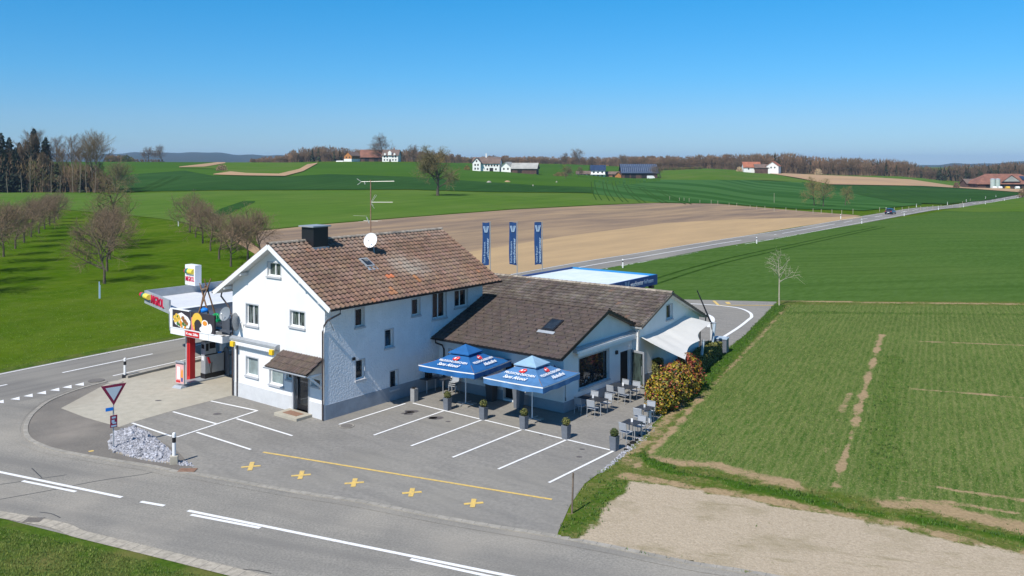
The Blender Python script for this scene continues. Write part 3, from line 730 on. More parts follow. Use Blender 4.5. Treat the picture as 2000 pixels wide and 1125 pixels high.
class Wall:
    """a wall plane: origin, direction along it, outward normal"""
    def __init__(s, O, U, N): s.O = V(O); s.U = V(U); s.N = V(N)
    def p(s, u, z, d=0.0): return s.O + s.U * u + s.N * d + V((0, 0, z))
    def px(s, a, b):
        q = wallhit(a, b, s.O, s.N); return (q - s.O).dot(s.U), q.z
    def rect(s, x0, y0, x1, y1):
        u0, z1 = s.px(x0, y0); u1, z0 = s.px(x1, y1); return (min(u0, u1), max(u0, u1), min(z0, z1), max(z0, z1))
def skin(mb, W, u0, u1, z0, z1, holes, depth=.22, top=None, mi=0):
    """wall skin with openings and their reveals; top(u) clips a sloping upper edge"""
    us = sorted({u0, u1, *[h[0] for h in holes], *[h[1] for h in holes]}); zs = sorted({z0, z1, *[h[2] for h in holes], *[h[3] for h in holes]})
    us = [u for u in us if u0 <= u <= u1]; zs = [z for z in zs if z0 <= z <= z1]
    if top: us = sorted(set(us) | {top[1]} | {u0 + (u1-u0)*k/24 for k in range(25)})
    for a, b in zip(us, us[1:]):
        for c, d in zip(zs, zs[1:]):
            m, n = (a+b)/2, (c+d)/2
            if any(h[0] < m < h[1] and h[2] < n < h[3] for h in holes): continue
            if top:
                ta, tb = top[0](a), top[0](b)
                if c >= max(ta, tb): continue
                da, db = min(d, ta), min(d, tb); ca, cb = min(c, ta), min(c, tb)
                mb.quad(W.p(a,ca), W.p(b,cb), W.p(b,db), W.p(a,da), mi)
            else: mb.quad(W.p(a,c), W.p(b,c), W.p(b,d), W.p(a,d), mi)
    for h in holes:
        a, b, c, d = h[:4]; e = -depth
        mb.quad(W.p(a,c), W.p(a,c,e), W.p(a,d,e), W.p(a,d), mi); mb.quad(W.p(b,c,e), W.p(b,c), W.p(b,d), W.p(b,d,e), mi)
        mb.quad(W.p(a,c), W.p(b,c), W.p(b,c,e), W.p(a,c,e), mi); mb.quad(W.p(a,d,e), W.p(b,d,e), W.p(b,d), W.p(a,d), mi)
def wbox(mb, W, u0, u1, z0, z1, d0, d1, mi=0):
    P = [W.p(u0,z0,d0), W.p(u1,z0,d0), W.p(u1,z0,d1), W.p(u0,z0,d1), W.p(u0,z1,d0), W.p(u1,z1,d0), W.p(u1,z1,d1), W.p(u0,z1,d1)]
    mb.add(P, [(0,1,2,3),(7,6,5,4),(0,4,5,1),(1,5,6,2),(2,6,7,3),(3,7,4,0)], mi)
def window(par, W, h, depth=.16, sashes=2, sill=True, surround=.07, glass='glass', fm='window_white', bar=.055, sillm='trim_grey'):
    u0, u1, z0, z1 = h; e = -depth
    w_ = MB()
    if surround:
        s = surround
        for a, b, c, d in ((u0-s,u0,z0-s*.5,z1+s),(u1,u1+s,z0-s*.5,z1+s),(u0,u1,z1,z1+s)): wbox(w_, W, a, b, c, d, -.002, .012)
        f = w_.build('window', sillm, par); sash_par = f
    fr = MB()
    for a, b, c, d in ((u0+.002,u0+bar,z0+.002,z1-.002),(u1-bar,u1-.002,z0+.002,z1-.002),(u0+bar,u1-bar,z0+.002,z0+bar),(u0+bar,u1-bar,z1-bar,z1-.002)):
        wbox(fr, W, a, b, c, d, e, e + .05)
    for k in range(1, sashes):
        m = u0 + (u1-u0)*k/sashes; wbox(fr, W, m-bar*.6, m+bar*.6, z0+bar, z1-bar, e, e+.055)
    if surround: fo = fr.build('frame', fm, sash_par)
    else: fo = fr.build('window', fm, par); sash_par = fo
    g = MB(); g.quad(W.p(u0+.02,z0+.02,e+.02), W.p(u1-.02,z0+.02,e+.02), W.p(u1-.02,z1-.02,e+.02), W.p(u0+.02,z1-.02,e+.02)); g.build('pane', glass, sash_par)
    if sill:
        s = MB(); wbox(s, W, u0-surround-.03, u1+surround+.03, z0-.11, z0-.02, -.01, .08); s.build('sill', sillm, sash_par)
    return sash_par

def tiles(name, par, O, U, D, length, slope_len, m, tw=.30, course=.34, wave=.07, step=.06, var=.17, odd=0.0, flat=False, rng=None, old=None):
    """a tiled roof slope: O top corner, U along the ridge, D down the slope; every tile its own shape and shade"""
    rng = rng or random.Random(5); U = V(U).normalized(); D = V(D).normalized(); N = U.cross(D); N = N if N.z > 0 else -N
    nc = int(round(length / tw)); tw = length / nc; nr = int(round(slope_len / course)); course = slope_len / nr
    prof = ([(0, 0), (.5, 0), (.93, .0), (.97, -.8), (1.0, -.8)] if flat else [(0, .1), (.12, .0), (.45, 0), (.58, .55), (.72, 1.0), (.86, .75), (1.0, .1)])
    mb = MB(); mb.tint = []
    for r in range(nr):
        for c in range(nc):
            t = 1 + rng.uniform(-var, var); col = (t, t * rng.uniform(.94, 1.04), t * rng.uniform(.90, 1.06))
            if rng.random() < odd: col = rng.choice([(1.3, 1.0, .85), (1.6, 1.5, 1.4), (1.3, 1.05, .85)  , (.6, .6, .62)])
            if old: col = old(c * tw, r * course, col, rng)
            jit = rng.uniform(-.006, .006); sh = (.5 * tw if (flat and r % 2) else 0)
            vs = []
            for v_, lift in ((0, .004), (1, step)):
                for a, h in prof:
                    u_ = min(c * tw + a * tw + sh, length) ; vs.append(O + U * u_ + D * ((r + v_) * course + (.03 if v_ else 0)) + N * (h * wave + lift + jit))
            k = len(prof)
            for a, h in prof:
                u_ = min(c * tw + a * tw + sh, length); vs.append(O + U * u_ + D * ((r + 1) * course + .03) + N * (h * wave - .012))
            fs = [(i, i+1, k+i+1, k+i) for i in range(k-1)] + [(k+i, k+i+1, 2*k+i+1, 2*k+i) for i in range(k-1)]
            mb.tadd(vs, fs, col)
    return mb.build(name, m, par)
def ridge(name, par, a, b, r, m, seg=.36, rng=None):
    rng = rng or random.Random(3); a = V(a); b = V(b); L_ = (b-a).length; n = int(L_/seg); d = (b-a).normalized(); x = d.cross(V((0,0,1))).normalized()
    mb = MB(); mb.tint = []
    for i in range(n):
        t = rng.uniform(.75, 1.25); p = a + d*(i*L_/n); q = a + d*((i+1)*L_/n + .03); vs = []
        for c, rr in ((p, r*.92), (q, r*1.08)):
            for k in range(7):
                an = math.pi*k/6; vs.append(c + x*math.cos(an)*rr + V((0,0,1))*(math.sin(an)*rr*.75 - .02))
        mb.tadd(vs, [(k, k+1, 8+k, 7+k) for k in range(6)], (t,t,t*.97))
    return mb.build(name, m, par)

# ---------------------------------------------------------------- main house
house = empty('inn_house', C0, HA, 'white two storey inn with brown tiled gable roof beside the filling station', 'house')
GW = 7.8; LL = 12.24; RZ = 8.6; RS = .5816; XM = -3.9
Wg = Wall((-GW,0,0), (1,0,0), (0,-1,0)); Wf = Wall((0,0,0), (0,1,0), (1,0,0))
top_g = lambda u: RZ - .12 - RS * abs(u - 3.9)
gh = {k: Wg.rect(*r) for k, r in dict(attic=(523,512,548,541), ul=(481,593,504.5,637), ur=(567,606,595,641), ll=(481,696,504,737),
      lm=(527,719,553,755), s1=(559,727,570,742), door=(574,733,603,799), s2=(608,738,625,757)).items()}
d_ = gh['door']; gh['door'] = (d_[0], d_[1], .16, 2.2)
a_ = gh['s2']; gh['s2'] = (a_[0], min(a_[1], 7.55), gh['s1'][2], gh['s1'][3])
a_ = gh['s1']; gh['s1'] = (a_[0], min(a_[1], gh['door'][0]-.15), a_[2], a_[3])
fh = {k: Wf.rect(*r) for k, r in dict(w1=(694,604,711,636), w2=(804.5,585,820,614), w3=(845,574,871,618), w4=(888,568,913,596), w5=(752,645,768,676),
      w6=(695,705,712,738), w7=(762,726,777,757)).items()}
mb = MB()
skin(mb, Wg, 0, GW, 0, 9, list(gh.values()), top=(top_g, 3.9))
# left and back walls
mb.quad((-GW,0,0), (-GW,LL,0), (-GW,LL,6.25), (-GW,0,6.25)); mb.add([(0,LL,0),(-GW,LL,0),(-GW,LL,6.25),(XM,LL,8.4),(0,LL,6.25)], [(0,1,2,3,4)])
mb.build('gable_wall', 'plaster', house)
mb = MB(); skin(mb, Wf, 0, LL, .76, 6.20, list(fh.values())); skin(mb, Wf, 0, LL, 0, .76, []); o = mb.build('side_wall', 'roughcast', house)
mb = MB(); dx0, dx1 = gh['door'][:2]
wbox(mb, Wg, 0, dx0-.13, -.05, .80, -.02, .022); wbox(mb, Wg, dx1+.05, GW+.022, -.05, .80, -.02, .022); mb.build('plinth', 'plinth_pale', house)
mb = MB(); wbox(mb, Wf, 0, LL, -.05, .76, -.02, .024); mb.build('plinth', 'plinth_grey', house)
for k in ('attic', 'ul', 'ur'): window(house, Wg, gh[k], sashes=2, surround=.06, glass='glass_curtain')
window(house, Wg, gh['ll'], sashes=1, surround=.06, glass='glass_pale'); window(house, Wg, gh['lm'], sashes=1, surround=.06, glass='glass_pale')
window(house, Wg, gh['s1'], sashes=1, surround=.0); window(house, Wg, gh['s2'], sashes=1, surround=.0)
window(house, Wf, fh['w3'], sashes=2, surround=.07, depth=.18); 
for k in ('w1','w2','w4','w5','w6','w7'): window(house, Wf, fh[k], sashes=1 if k != 'w4' else 2, surround=.05, depth=.18)
# half-closed blinds/curtains behind some panes
# entrance door
h = gh['door']; dm = MB(); e = -.20
wbox(dm, Wg, h[0], h[1], h[2], h[3], e-.03, e); do = dm.build('door', 'dark_metal', house)
g = MB(); wbox(g, Wg, h[0]+.16, h[1]-.16, h[2]+.25, h[3]-.12, e, e+.012); g.build('pane', 'glass', do)
g = MB(); g.tube([Wg.p(h[0]+.09, .7, e+.06), Wg.p(h[0]+.09, 1.7, e+.06)], .018); g.build('handle', 'silver', do)
g = MB(); wbox(g, Wg, h[0]-.12, h[0], .0, h[3]+.08, -.19, .045); wbox(g, Wg, h[1], h[1]+.05, .0, h[3]+.08, -.19, .045); wbox(g, Wg, h[0], h[1], h[3], h[3]+.08, -.19, .045); g.build('door_frame', 'trim_grey', house)
g = MB(); wbox(g, Wg, h[0]-.32, h[1]+.3, 0, .16, -.24, 1.0); g.build('doorstep', 'concrete', house, bevel=.01)
g = MB(); wbox(g, Wg, h[0]+.05, h[1]-.05, .161, .175, .25, .75); g.build('doormat', 'rust', house)
# roof: boards, fascia and tiles
def slab(mb, a, b, c, d, th, mi=0):
    a, b, c, d = map(V, (a, b, c, d)); n = (b-a).cross(d-a).normalized(); n = n if n.z > 0 else -n
    P = [a, b, c, d]; Q = [p - n*th for p in P]
    mb.add(P + Q, [(0,1,2,3),(7,6,5,4),(0,4,5,1),(1,5,6,2),(2,6,7,3),(3,7,4,0)], mi)
Y0, Y1 = -.52, 12.72; XE = 1.0; XW = -8.85
roof = MB()
slab(roof, (XM,Y0,RZ-.06), (XM,Y1,RZ-.06), (XE,Y1,RZ-.06-RS*(XE-XM)), (XE,Y0,RZ-.06-RS*(XE-XM)), .10)
slab(roof, (XM,Y1,RZ-.06), (XM,Y0,RZ-.06), (XW,Y0,RZ-.06-RS*(XM-XW)), (XW,Y1,RZ-.06-RS*(XM-XW)), .10)
roof = roof.build('roof', 'soffit', house)
for s, xe in ((1, XE), (-1, XW)):
    vb = MB(); p = V((XM,Y0,RZ-.02)); q = V((xe,Y0,RZ-.02-RS*abs(xe-XM)))
    vb.bar(p + V((0,-.015,-.09)), q + V((0,-.015,-.09)), .03, .24)
    vb.build('verge_board', 'window_white', roof); vb = MB(); p2 = V((XM,Y1,RZ-.02)); q2 = V((xe,Y1,RZ-.02-RS*abs(xe-XM))); vb.bar(p2 + V((0,.015,-.09)), q2 + V((0,.015,-.09)), .03, .24)
    vb.build('verge_board', 'window_white', roof)
for x in (-7.9, -6.4, -1.4, .1):
    vb = MB(); z = RZ - .30 - RS*abs(x-XM); vb.box(x-.06, x+.06, Y0+.03, .0, z-.08, z+.06)
    vb.build('rafter_end', 'soffit', roof)
def lichen(u, d, col, rng):
    k = math.exp(-(((u-6.9)/1.2)**2 + ((d-2.6)/1.0)**2)) + .8*math.exp(-(((u-7.9)/1.5)**2 + ((d-3.3)/.8)**2)) + .55*math.exp(-((d-.2)/.5)**2) + .6*math.exp(-(((u-5.0)/.8)**2 + ((d-.9)/.7)**2))
    k = min(1, k*rng.uniform(.4,1.1)); c = tuple(col[i]*(1-k) + (1.55,2.0,2.3)[i]*.85*k for i in range(3))
    if abs(u-5.35) < .3 and abs(d-3.7) < .18: return (2.5, 1.3, .8)
    if abs(u-6.9) < .3 and 4.0 < d < 4.7 and rng.random() < .5: return (1.6, 1.2, .75)
    if abs(u-4.4) < .35 and 4.6 < d < 5.1 and rng.random() < .5: return (1.6, 1.15, .8)
    return c
sl = math.hypot(1, RS)
tiles('roof_tiles', roof, V((XM,Y0,RZ)), (0,1,0), (1,0,-RS), Y1-Y0, (XE+.08-XM)*sl, 'roof_tile', tw=.30, course=.335, odd=.012, old=lichen)
tiles('roof_tiles', roof, V((XM,Y1,RZ)), (0,-1,0), (-1,0,-RS), Y1-Y0, (XM-XW+.08)*sl, 'roof_tile', tw=.30, course=.335, odd=.03)
ridge('ridge_tiles', roof, (XM,Y0-.02,RZ+.03), (XM,Y1+.02,RZ+.03), .15, 'roof_ridge')
# gutters and downpipes
def gutter(mb, a, b, r=.07):
    a, b = V(a), V(b); d = (b-a).normalized(); x = d.cross(V((0,0,1))).normalized(); vs = []
    for c in (a, b):
        for k in range(9):
            an = math.pi + math.pi*k/8; vs.append(c + x*math.cos(an)*r + V((0,0,math.sin(an)*r)))
    mb.add(vs, [(k, k+1, 10+k, 9+k) for k in range(8)] + [tuple(range(9)), tuple(range(17,8,-1))])
ze = RZ - RS*(XE-XM)
gt = MB(); gutter(gt, (XE+.12,Y0,ze-.06), (XE+.12,Y1,ze-.06)); gt.build('gutter', 'dark_metal', roof)
gt = MB(); zw = RZ - RS*(XM-XW); gutter(gt, (XW-.12,Y1,zw-.06), (XW-.12,Y0,zw-.06)); gt.build('gutter', 'dark_metal', roof)
dp = MB(); dp.tube([(XE+.1,.05,ze-.10),(XE+.1,.05,ze-.30),(XE-.15,.03,ze-.42),(.22,-.02,ze-.72),(.06,-.10,ze-1.0),(-.02,-.12,ze-1.3),(-.02,-.12,.05)], .045, 8)
dp.build('downpipe', 'copper_dark', house)
dp = MB(); dp.tube([(XW-.05,.05,zw-.12),(XW-.05,.0,zw-.35),(-GW-.35,-.05,zw-.8),(-GW+.02,-.09,zw-1.3),(-GW+.14,-.09,zw-1.6),(-GW+.14,-.09,.05)], .045, 8)
dp.tube([(-GW+.50,-.06,3.1),(-GW+.50,-.06,.05)], .035, 8); dp.build('downpipe', 'copper_dark', house)
# chimney
ch = MB(); ch.box(-4.15,-3.15,1.85,2.85,7.9,9.38); ch = ch.build('chimney', 'dark_metal', roof)
c2 = MB(); c2.box(-4.27,-3.03,1.73,2.97,9.38,9.45); c2.build('chimney_cap', 'grey_metal', ch)
c2 = MB(); c2.box(-4.2,-3.1,1.80,2.90,7.9,8.30 ); c2.build('flashing', 'zinc', ch)
# skylight
def on_slope(x, y, up=0): return V((x, y, RZ - RS*(x-XM) + up))
q = wallhit(717, 516, (XM,0,RZ), (RS,0,1)); sx, sy = q.x, q.y
k = MB(); slab(k, on_slope(sx-.33,sy-.3,.13), on_slope(sx-.33,sy+.3,.13), on_slope(sx+.33,sy+.3,.13), on_slope(sx+.33,sy-.3,.13), .12); so = k.build('skylight', 'grey_metal', roof)
k = MB(); slab(k, on_slope(sx-.25,sy-.22,.145), on_slope(sx-.25,sy+.22,.145), on_slope(sx+.25,sy+.22,.145), on_slope(sx+.25,sy-.22,.145), .01); k.build('pane', 'glass', so)
k = MB(); slab(k, on_slope(sx+.33,sy-.36,.07), on_slope(sx+.33,sy+.36,.07), on_slope(sx+.55,sy+.36,.07), on_slope(sx+.55,sy-.36,.07), .02); k.build('flashing', 'zinc', so)
# little tiled roof over the entrance
pz = Wg.px(555, 690)[1]
u0 = Wg.px(553, 690)[0] - .05; u1 = 7.72; ztop = Wg.px(553, 684)[1]; zlow = ztop - .62; dep = 1.05
pr = MB(); slab(pr, Wg.p(u0,ztop-.05,0), Wg.p(u1,ztop-.05,0), Wg.p(u1,zlow-.05,dep), Wg.p(u0,zlow-.05,dep), .05); pr = pr.build('porch_roof', 'wood_old', house)
tiles('porch_tiles', pr, HI @ (HM @ Wg.p(u0,ztop,0)), (1,0,0), (0,-dep,zlow-ztop), u1-u0, math.hypot(dep, .62)+.03, 'porch_tile', tw=.21, course=.41, var=.12)
k = MB(); gutter(k, Wg.p(u1+.02,zlow-.05,dep+.09), Wg.p(u0-.04,zlow-.05,dep+.09), .06); k.build('gutter', 'zinc', pr)
for u in (u0+.25, u1-.12):
    k = MB(); k.bar(Wg.p(u,zlow-.14,dep-.1), Wg.p(u,zlow-.14,0), .07, .09); k.bar(Wg.p(u,zlow-.14,dep-.2), Wg.p(u,zlow-.85,.02), .07, .09)
    k.bar(Wg.p(u,ztop-.12,.05), Wg.p(u,zlow-.10,dep-.08), .07, .08)
k.build('bracket', 'window_white', pr)
# rolled awning above the ground floor window
a0 = Wg.px(455, 660); a1 = Wg.px(548, 680); zc = (a0[1] + a1[1]) / 2
ua, ub = a0[0]+.12, a1[0]-.05
k = MB(); 
prof = [(0,.16),(.12,.20),(.30,.10),(.30,-.02),(.14,-.10),(0,-.08)]
vs = [Wg.p(u, zc+z, d) for u in (ua, ub) for d, z in prof]
k.add(vs, [tuple(range(5,-1,-1)), tuple(range(6,12))] + [(i, (i+1)%6, 6+(i+1)%6, 6+i) for i in range(6)]); aw = k.build('awning', 'grey_metal', house)
k = MB(); n = 26
for i in range(n):
    a, b = ua+.1+(ub-ua-.2)*i/n, ua+.1+(ub-ua-.2)*(i+1)/n
    k.add([Wg.p(a,zc-.05,.27), Wg.p(b,zc-.05,.27), Wg.p(b,zc-.22,.28), Wg.p((a+b)/2,zc-.27,.28), Wg.p(a,zc-.22,.28)], [(0,1,2,3,4)])
k.build('valance', 'white_metal', aw)
for u in (ua+.22, ub-.38):
    k = MB(); wbox(k, Wg, u, u+.30, zc-.34, zc-.06, .30, .44); k.build('end_cap', 'yellow', aw, bevel=.02)
# small fittings on the side wall
k = MB(); wbox(k, Wf, *[*Wf.px(688,701)][:1]*1, Wf.px(688,701)[0]+.14, Wf.px(688,701)[1]-.07, Wf.px(688,701)[1]+.07, 0, .1) ; k.build('wall_lamp', 'dark_metal', house)
k = MB(); 
for i in range(6): k.tube([Wf.p(.25 + .05*i, 5.0 - i*.1, .03), Wf.p(.25+.05*(i+1), 5.0-(i+1)*.1, .03)], .01, 5)
k.build('cable', 'dark_metal', house)

# ---------------------------------------------------------------- low restaurant wing
annex = empty('restaurant_annex', C0, HA, 'low white restaurant wing with dark brown tiled roofs joined to the inn', 'building')
FX = 8.65; FY = 8.36; FR = 12.31; FZ = 4.80; FS = .40
Wa = Wall((0,FY,0), (1,0,0), (0,-1,0)); Wb = Wall((FX,FY,0), (0,1,0), (1,0,0))
ah = [Wa.rect(877,676,952,738), (*Wa.px(983,740)[:1], Wa.px(1004,740)[0], .12, 2.1)]
ah[0] = (ah[0][0], ah[0][1], 1.0, 2.25)
bu0, bz1 = Wb.px(1131, 700); bu1, bz0 = Wb.px(1189, 738); bh = [(bu0, bu1, max(.68, min(bz0, Wb.px(1131,760)[1])), (bz1 + Wb.px(1189,684)[1])/2)]
du0 = Wb.px(1211.6, 700)[0]; du1 = min(Wb.px(1232, 700)[0], 15.6-FY); bh.append((du0, du1, .10, 2.15))
mb = MB(); skin(mb, Wa, 0, FX, 0, 2.95, ah); topb = lambda u: FZ - .10 - FS*abs(u - (FR-FY))
skin(mb, Wb, 0, 7.0, 0, 5, bh, top=(topb, FR-FY)); mb.build('front_wall', 'plaster', annex)
mb = MB()
wbox(mb, Wa, 0, ah[1][0]-.02, -.05, .55, -.02, .022); wbox(mb, Wa, ah[1][1]+.02, FX+.022, -.05, .55, -.02, .022)
wbox(mb, Wb, 0, bh[1][0]-.05, -.05, .55, -.02, .024); wbox(mb, Wb, bh[1][1]+.05, 7.0, -.05, .55, -.02, .024); mb.build('plinth', 'plinth_grey', annex)
window(annex, Wa, ah[0], sashes=4, surround=.05); window(annex, Wb, bh[0], sashes=1, surround=.06, fm='dark_metal', sillm='trim_grey', depth=.2)
k = MB(); h = ah[1]; wbox(k, Wa, h[0], h[1], h[2], h[3], -.24, -.21); o = k.build('door', 'interior', annex)
h = bh[1]; k = MB(); wbox(k, Wb, h[0], h[1], h[2], h[3], -.5, -.22); k.build('doorway', 'interior', annex)
# flowers and things on the big window sill
k = MB(); k.tint = []; rr = random.Random(3)
for i in range(160):
    u = rr.uniform(bh[0][0]+.1, bh[0][1]-.1); z = bh[0][2] + .05 + rr.random()*.38; p = Wb.p(u, z, -.12 + rr.random()*.09); s = .06
    t = rr.choice([(.03,.05,.03),(.02,.03,.02),(.5,.55,.6),(.06,.09,.05)]); d = V((rr.uniform(-1,1), rr.uniform(-1,1), rr.uniform(-1,1))).normalized()*s; e_ = d.cross(V((rr.random(),1,.3))).normalized()*s*.6
    k.tadd([p-d, p+e_, p+d, p-e_], [(0,1,2,3)], t)
k.build('window_plants', 'leaf', annex)
# open glass door leaf swung outwards
hu = h[1]; base = Wb.p(hu, 0, .02)
dirv = None
# solve the swing so the free edge is seen where the photograph has it
best = 9e9
for a in range(5, 176, 2):
    dd = V((math.sin(R(a)), math.cos(R(a)), 0)); q = loc(base + dd*.98); x_ = 1000 + F*q.x/q.y; y_ = HZ + F*CH/q.y
    e_ = abs(x_-1258) + abs(y_-757)
    if e_ < best: best = e_; dirv = dd
Wd = Wall(base, dirv, V((dirv.y, -dirv.x, 0)))
dl = MB(); 
for a, b, c, d in ((0,.09,.1,2.12),(.89,.98,.1,2.12),(.09,.89,.1,.22),(.09,.89,2.0,2.12)): wbox(dl, Wd, a, b, c, d, -.03, .03)
dl = dl.build('door', 'grey_metal', annex); k = MB(); wbox(k, Wd, .09, .89, .22, 2.0, -.006, .006); k.build('pane', 'glass_door', dl)
k = MB(); k.tube([Wd.p(.84,.8,.07), Wd.p(.84,1.3,.07)], .015); k.build('handle', 'silver', dl)
# front wing roof
X0, X1 = .03, FX+.30; yA = FY-.62; yB = 15.2
rf = MB(); slab(rf, (X0,FR,FZ-.05), (X1,FR,FZ-.05), (X1,yA,FZ-.05-FS*(FR-yA)), (X0,yA,FZ-.05-FS*(FR-yA)), .10)
slab(rf, (X1,FR,FZ-.05), (X0,FR,FZ-.05), (X0,yB,FZ-.05-FS*(yB-FR)), (X1,yB,FZ-.05-FS*(yB-FR)), .10); rf = rf.build('roof', 'wood_old', annex)
s2 = math.hypot(1, FS)
tiles('roof_tiles', rf, V((X0,FR,FZ)), (1,0,0), (0,-1,-FS), X1-X0, (FR-yA+.05)*s2, 'low_tile', tw=.30, course=.34, wave=.03, step=.028, var=.16, flat=False)
tiles('roof_tiles', rf, V((X1,FR,FZ)), (-1,0,0), (0,1,-FS), X1-X0, (yB-FR)*s2, 'low_tile', tw=.30, course=.34, wave=.03, var=.16)
ridge('ridge_tiles', rf, (X0,FR,FZ+.03), (X1,FR,FZ+.03), .13, 'low_tile')
k = MB()
for r in range(11):
    for c in range(14):
        x = X0 + .35 + c*.62 + (.31 if r % 2 else 0); y = FR - .45 - r*.37
        if x < X1-.1: k.bar((x,y,FZ-FS*(FR-y)+.05), (x,y+.05,FZ-FS*(FR-y)+.13), .025, .02)
k.build('snow_hooks', 'dark_metal', rf)['kind'] = 'stuff'
k = MB(); zf = FZ-FS*(FR-yA); gutter(k, (X0,yA-.09,zf-.07), (X1,yA-.09,zf-.07), .065)
k.bar((X1+.01,yA-.02,zf-.08), (X1+.01,FR,FZ-.07), .03, .16); k.bar((X1+.01,FR,FZ-.07), (X1+.01,yB,FZ-.07-FS*(yB-FR)), .03, .16)
k.build('gutter', 'dark_metal', rf)
k = MB(); k.tube([(.35,yA-.09,zf-.12),(.35,yA-.06,zf-.3),(.40,FY-.2,zf-.5),(.42,FY-.07,zf-.75),(.42,FY-.07,.05)], .045, 8); k.build('downpipe', 'dark_metal', annex)
# velux on the front slope
n_ = V((0,-FS,1)); q = wallhit(1079, 638, (0,FR,FZ), (0,-FS,1))
def os_(x, y, up=0): return V((x, y, FZ - FS*(FR-y) + up))
k = MB(); slab(k, os_(q.x-.40,q.y-.52,.12), os_(q.x+.40,q.y-.52,.12), os_(q.x+.40,q.y+.52,.12), os_(q.x-.40,q.y+.52,.12), .12); so = k.build('skylight', 'dark_metal', rf)
k = MB(); slab(k, os_(q.x-.31,q.y-.42,.135), os_(q.x+.31,q.y-.42,.135), os_(q.x+.31,q.y+.42,.135), os_(q.x-.31,q.y+.42,.135), .012); k.build('pane', 'glass', so)
k = MB(); slab(k, os_(q.x-.55,q.y-.72,.06), os_(q.x+.55,q.y-.72,.06), os_(q.x+.55,q.y-.52,.075), os_(q.x-.55,q.y-.52,.075), .02); k.build('flashing', 'zinc', so)
# closed awning box along the gable
a0 = Wb.px(1119, 684); a1 = Wb.px(1249, 646)
k = MB(); zc = (a0[1]+a1[1])/2; prof = [(0,.13),(.16,.15),(.26,.05),(.20,-.10),(0,-.10)]
vs = [Wb.p(u, zc+z, d) for u in (a0[0], a1[0]) for d, z in prof]; k.add(vs, [tuple(range(4,-1,-1)), tuple(range(5,10))] + [(i,(i+1)%5,5+(i+1)%5,5+i) for i in range(5)])
aw = k.build('awning', 'grey_metal', annex)
k = MB(); wbox(k, Wb, a0[0]+.05, a1[0]-.05, zc-.15, zc-.02, .20, .30); k.build('awning_rail', 'white_metal', aw)
k = MB(); n = 40
for i in range(n):
    a, b = a0[0]+.1+(a1[0]-a0[0]-.2)*i/n, a0[0]+.1+(a1[0]-a0[0]-.2)*(i+1)/n
    k.add([Wb.p(a,zc-.14,.25), Wb.p(b,zc-.14,.25), Wb.p(b,zc-.30,.26), Wb.p((a+b)/2,zc-.34,.26), Wb.p(a,zc-.30,.26)], [(0,1,2,3,4)])
k.build('valance', 'white_metal', aw)
k = MB(); u, z = Wb.px(1203, 688); wbox(k, Wb, u-.09, u+.09, z-.1, z+.1, 0, .1); k.build('wall_lamp', 'dark_metal', annex)
k = MB(); u = Wb.px(1101,760)[0]; k.tube([Wb.p(.12,1.9,.04), Wb.p(.12,.75,.04)], .012, 5); k.tube([Wb.p(.12,.8,.05), Wb.p(.12,.62,.05)], .025, 6); k.build('awning_crank', 'dark_metal', annex)
lettering('restaurant', .14, 'silver', annex, Wb.p(Wb.px(1201,708)[0], 1.62, .01), (0,1,0), (0,0,1), .003) if False else None
# rear wing
RX0, RX1 = -5.0, 9.1; RY0, RM, RY1 = 15.35, 18.85, 23.1; RRZ = 5.02
Wr = Wall((RX1,RY0,0), (0,1,0), (1,0,0)); rh = [Wr.rect(1301.5,597,1313,621)]
mb = MB(); topr = lambda u: RRZ - .10 - .40*abs(u - (RM-RY0)); skin(mb, Wr, 0, RY1-RY0, 0, 5, rh, top=(topr, RM-RY0))
mb.quad((RX0,RY0,0), (RX1,RY0,0), (RX1,RY0,3.45), (RX0,RY0,3.45)); mb.quad((RX1,RY1,0), (RX0,RY1,0), (RX0,RY1,3.1), (RX1,RY1,3.1))
mb.add([(RX0,RY1,0),(RX0,RY0,0),(RX0,RY0,3.45),(RX0,RM,4.9),(RX0,RY1,3.1)], [(0,1,2,3,4)]); mb.build('rear_wall', 'plaster', annex)
window(annex, Wr, rh[0], sashes=1, surround=.06)
mb = MB(); wbox(mb, Wr, 0, RY1-RY0, -.05, .6, -.02, .022); mb.build('plinth', 'plinth_grey', annex)
XR = RX1+.32; ya = 15.10; yb = 23.55
rr_ = MB(); slab(rr_, (RX0-.3,RM,RRZ-.05), (XR,RM,RRZ-.05), (XR,ya,RRZ-.05-.4*(RM-ya)), (RX0-.3,ya,RRZ-.05-.4*(RM-ya)), .10)
slab(rr_, (XR,RM,RRZ-.05), (RX0-.3,RM,RRZ-.05), (RX0-.3,yb,RRZ-.05-.43*(yb-RM)), (XR,yb,RRZ-.05-.43*(yb-RM)), .10); rr_ = rr_.build('roof', 'soffit', annex)
tiles('roof_tiles', rr_, V((RX0-.3,RM,RRZ)), (1,0,0), (0,-1,-.4), XR-RX0+.3, (RM-ya)*s2, 'rear_tile', tw=.26, course=.33, wave=.04, var=.3, odd=.015)
tiles('roof_tiles', rr_, V((XR,RM,RRZ)), (-1,0,0), (0,1,-.43), XR-RX0+.3, (yb-RM)*1.09, 'rear_tile', tw=.26, course=.33, wave=.04, var=.3, odd=.015)
ridge('ridge_tiles', rr_, (RX0-.3,RM,RRZ+.03), (XR,RM,RRZ+.03), .14, 'roof_ridge')
rg = random.Random(9)
ridge('verge_tiles', rr_, (XR-.08,ya,RRZ+.0-.4*(RM-ya)), (XR-.08,RM,RRZ+.0), .09, 'roof_ridge', seg=.3)
k = MB(); k.bar((XR,RM,RRZ-.06), (XR,yb,RRZ-.06-.43*(yb-RM)), .03, .16); k.bar((XR,RM,RRZ-.08), (XR,ya,RRZ-.08-.4*(RM-ya)), .03, .12)
k.build('verge_board', 'wood_old', rr_)
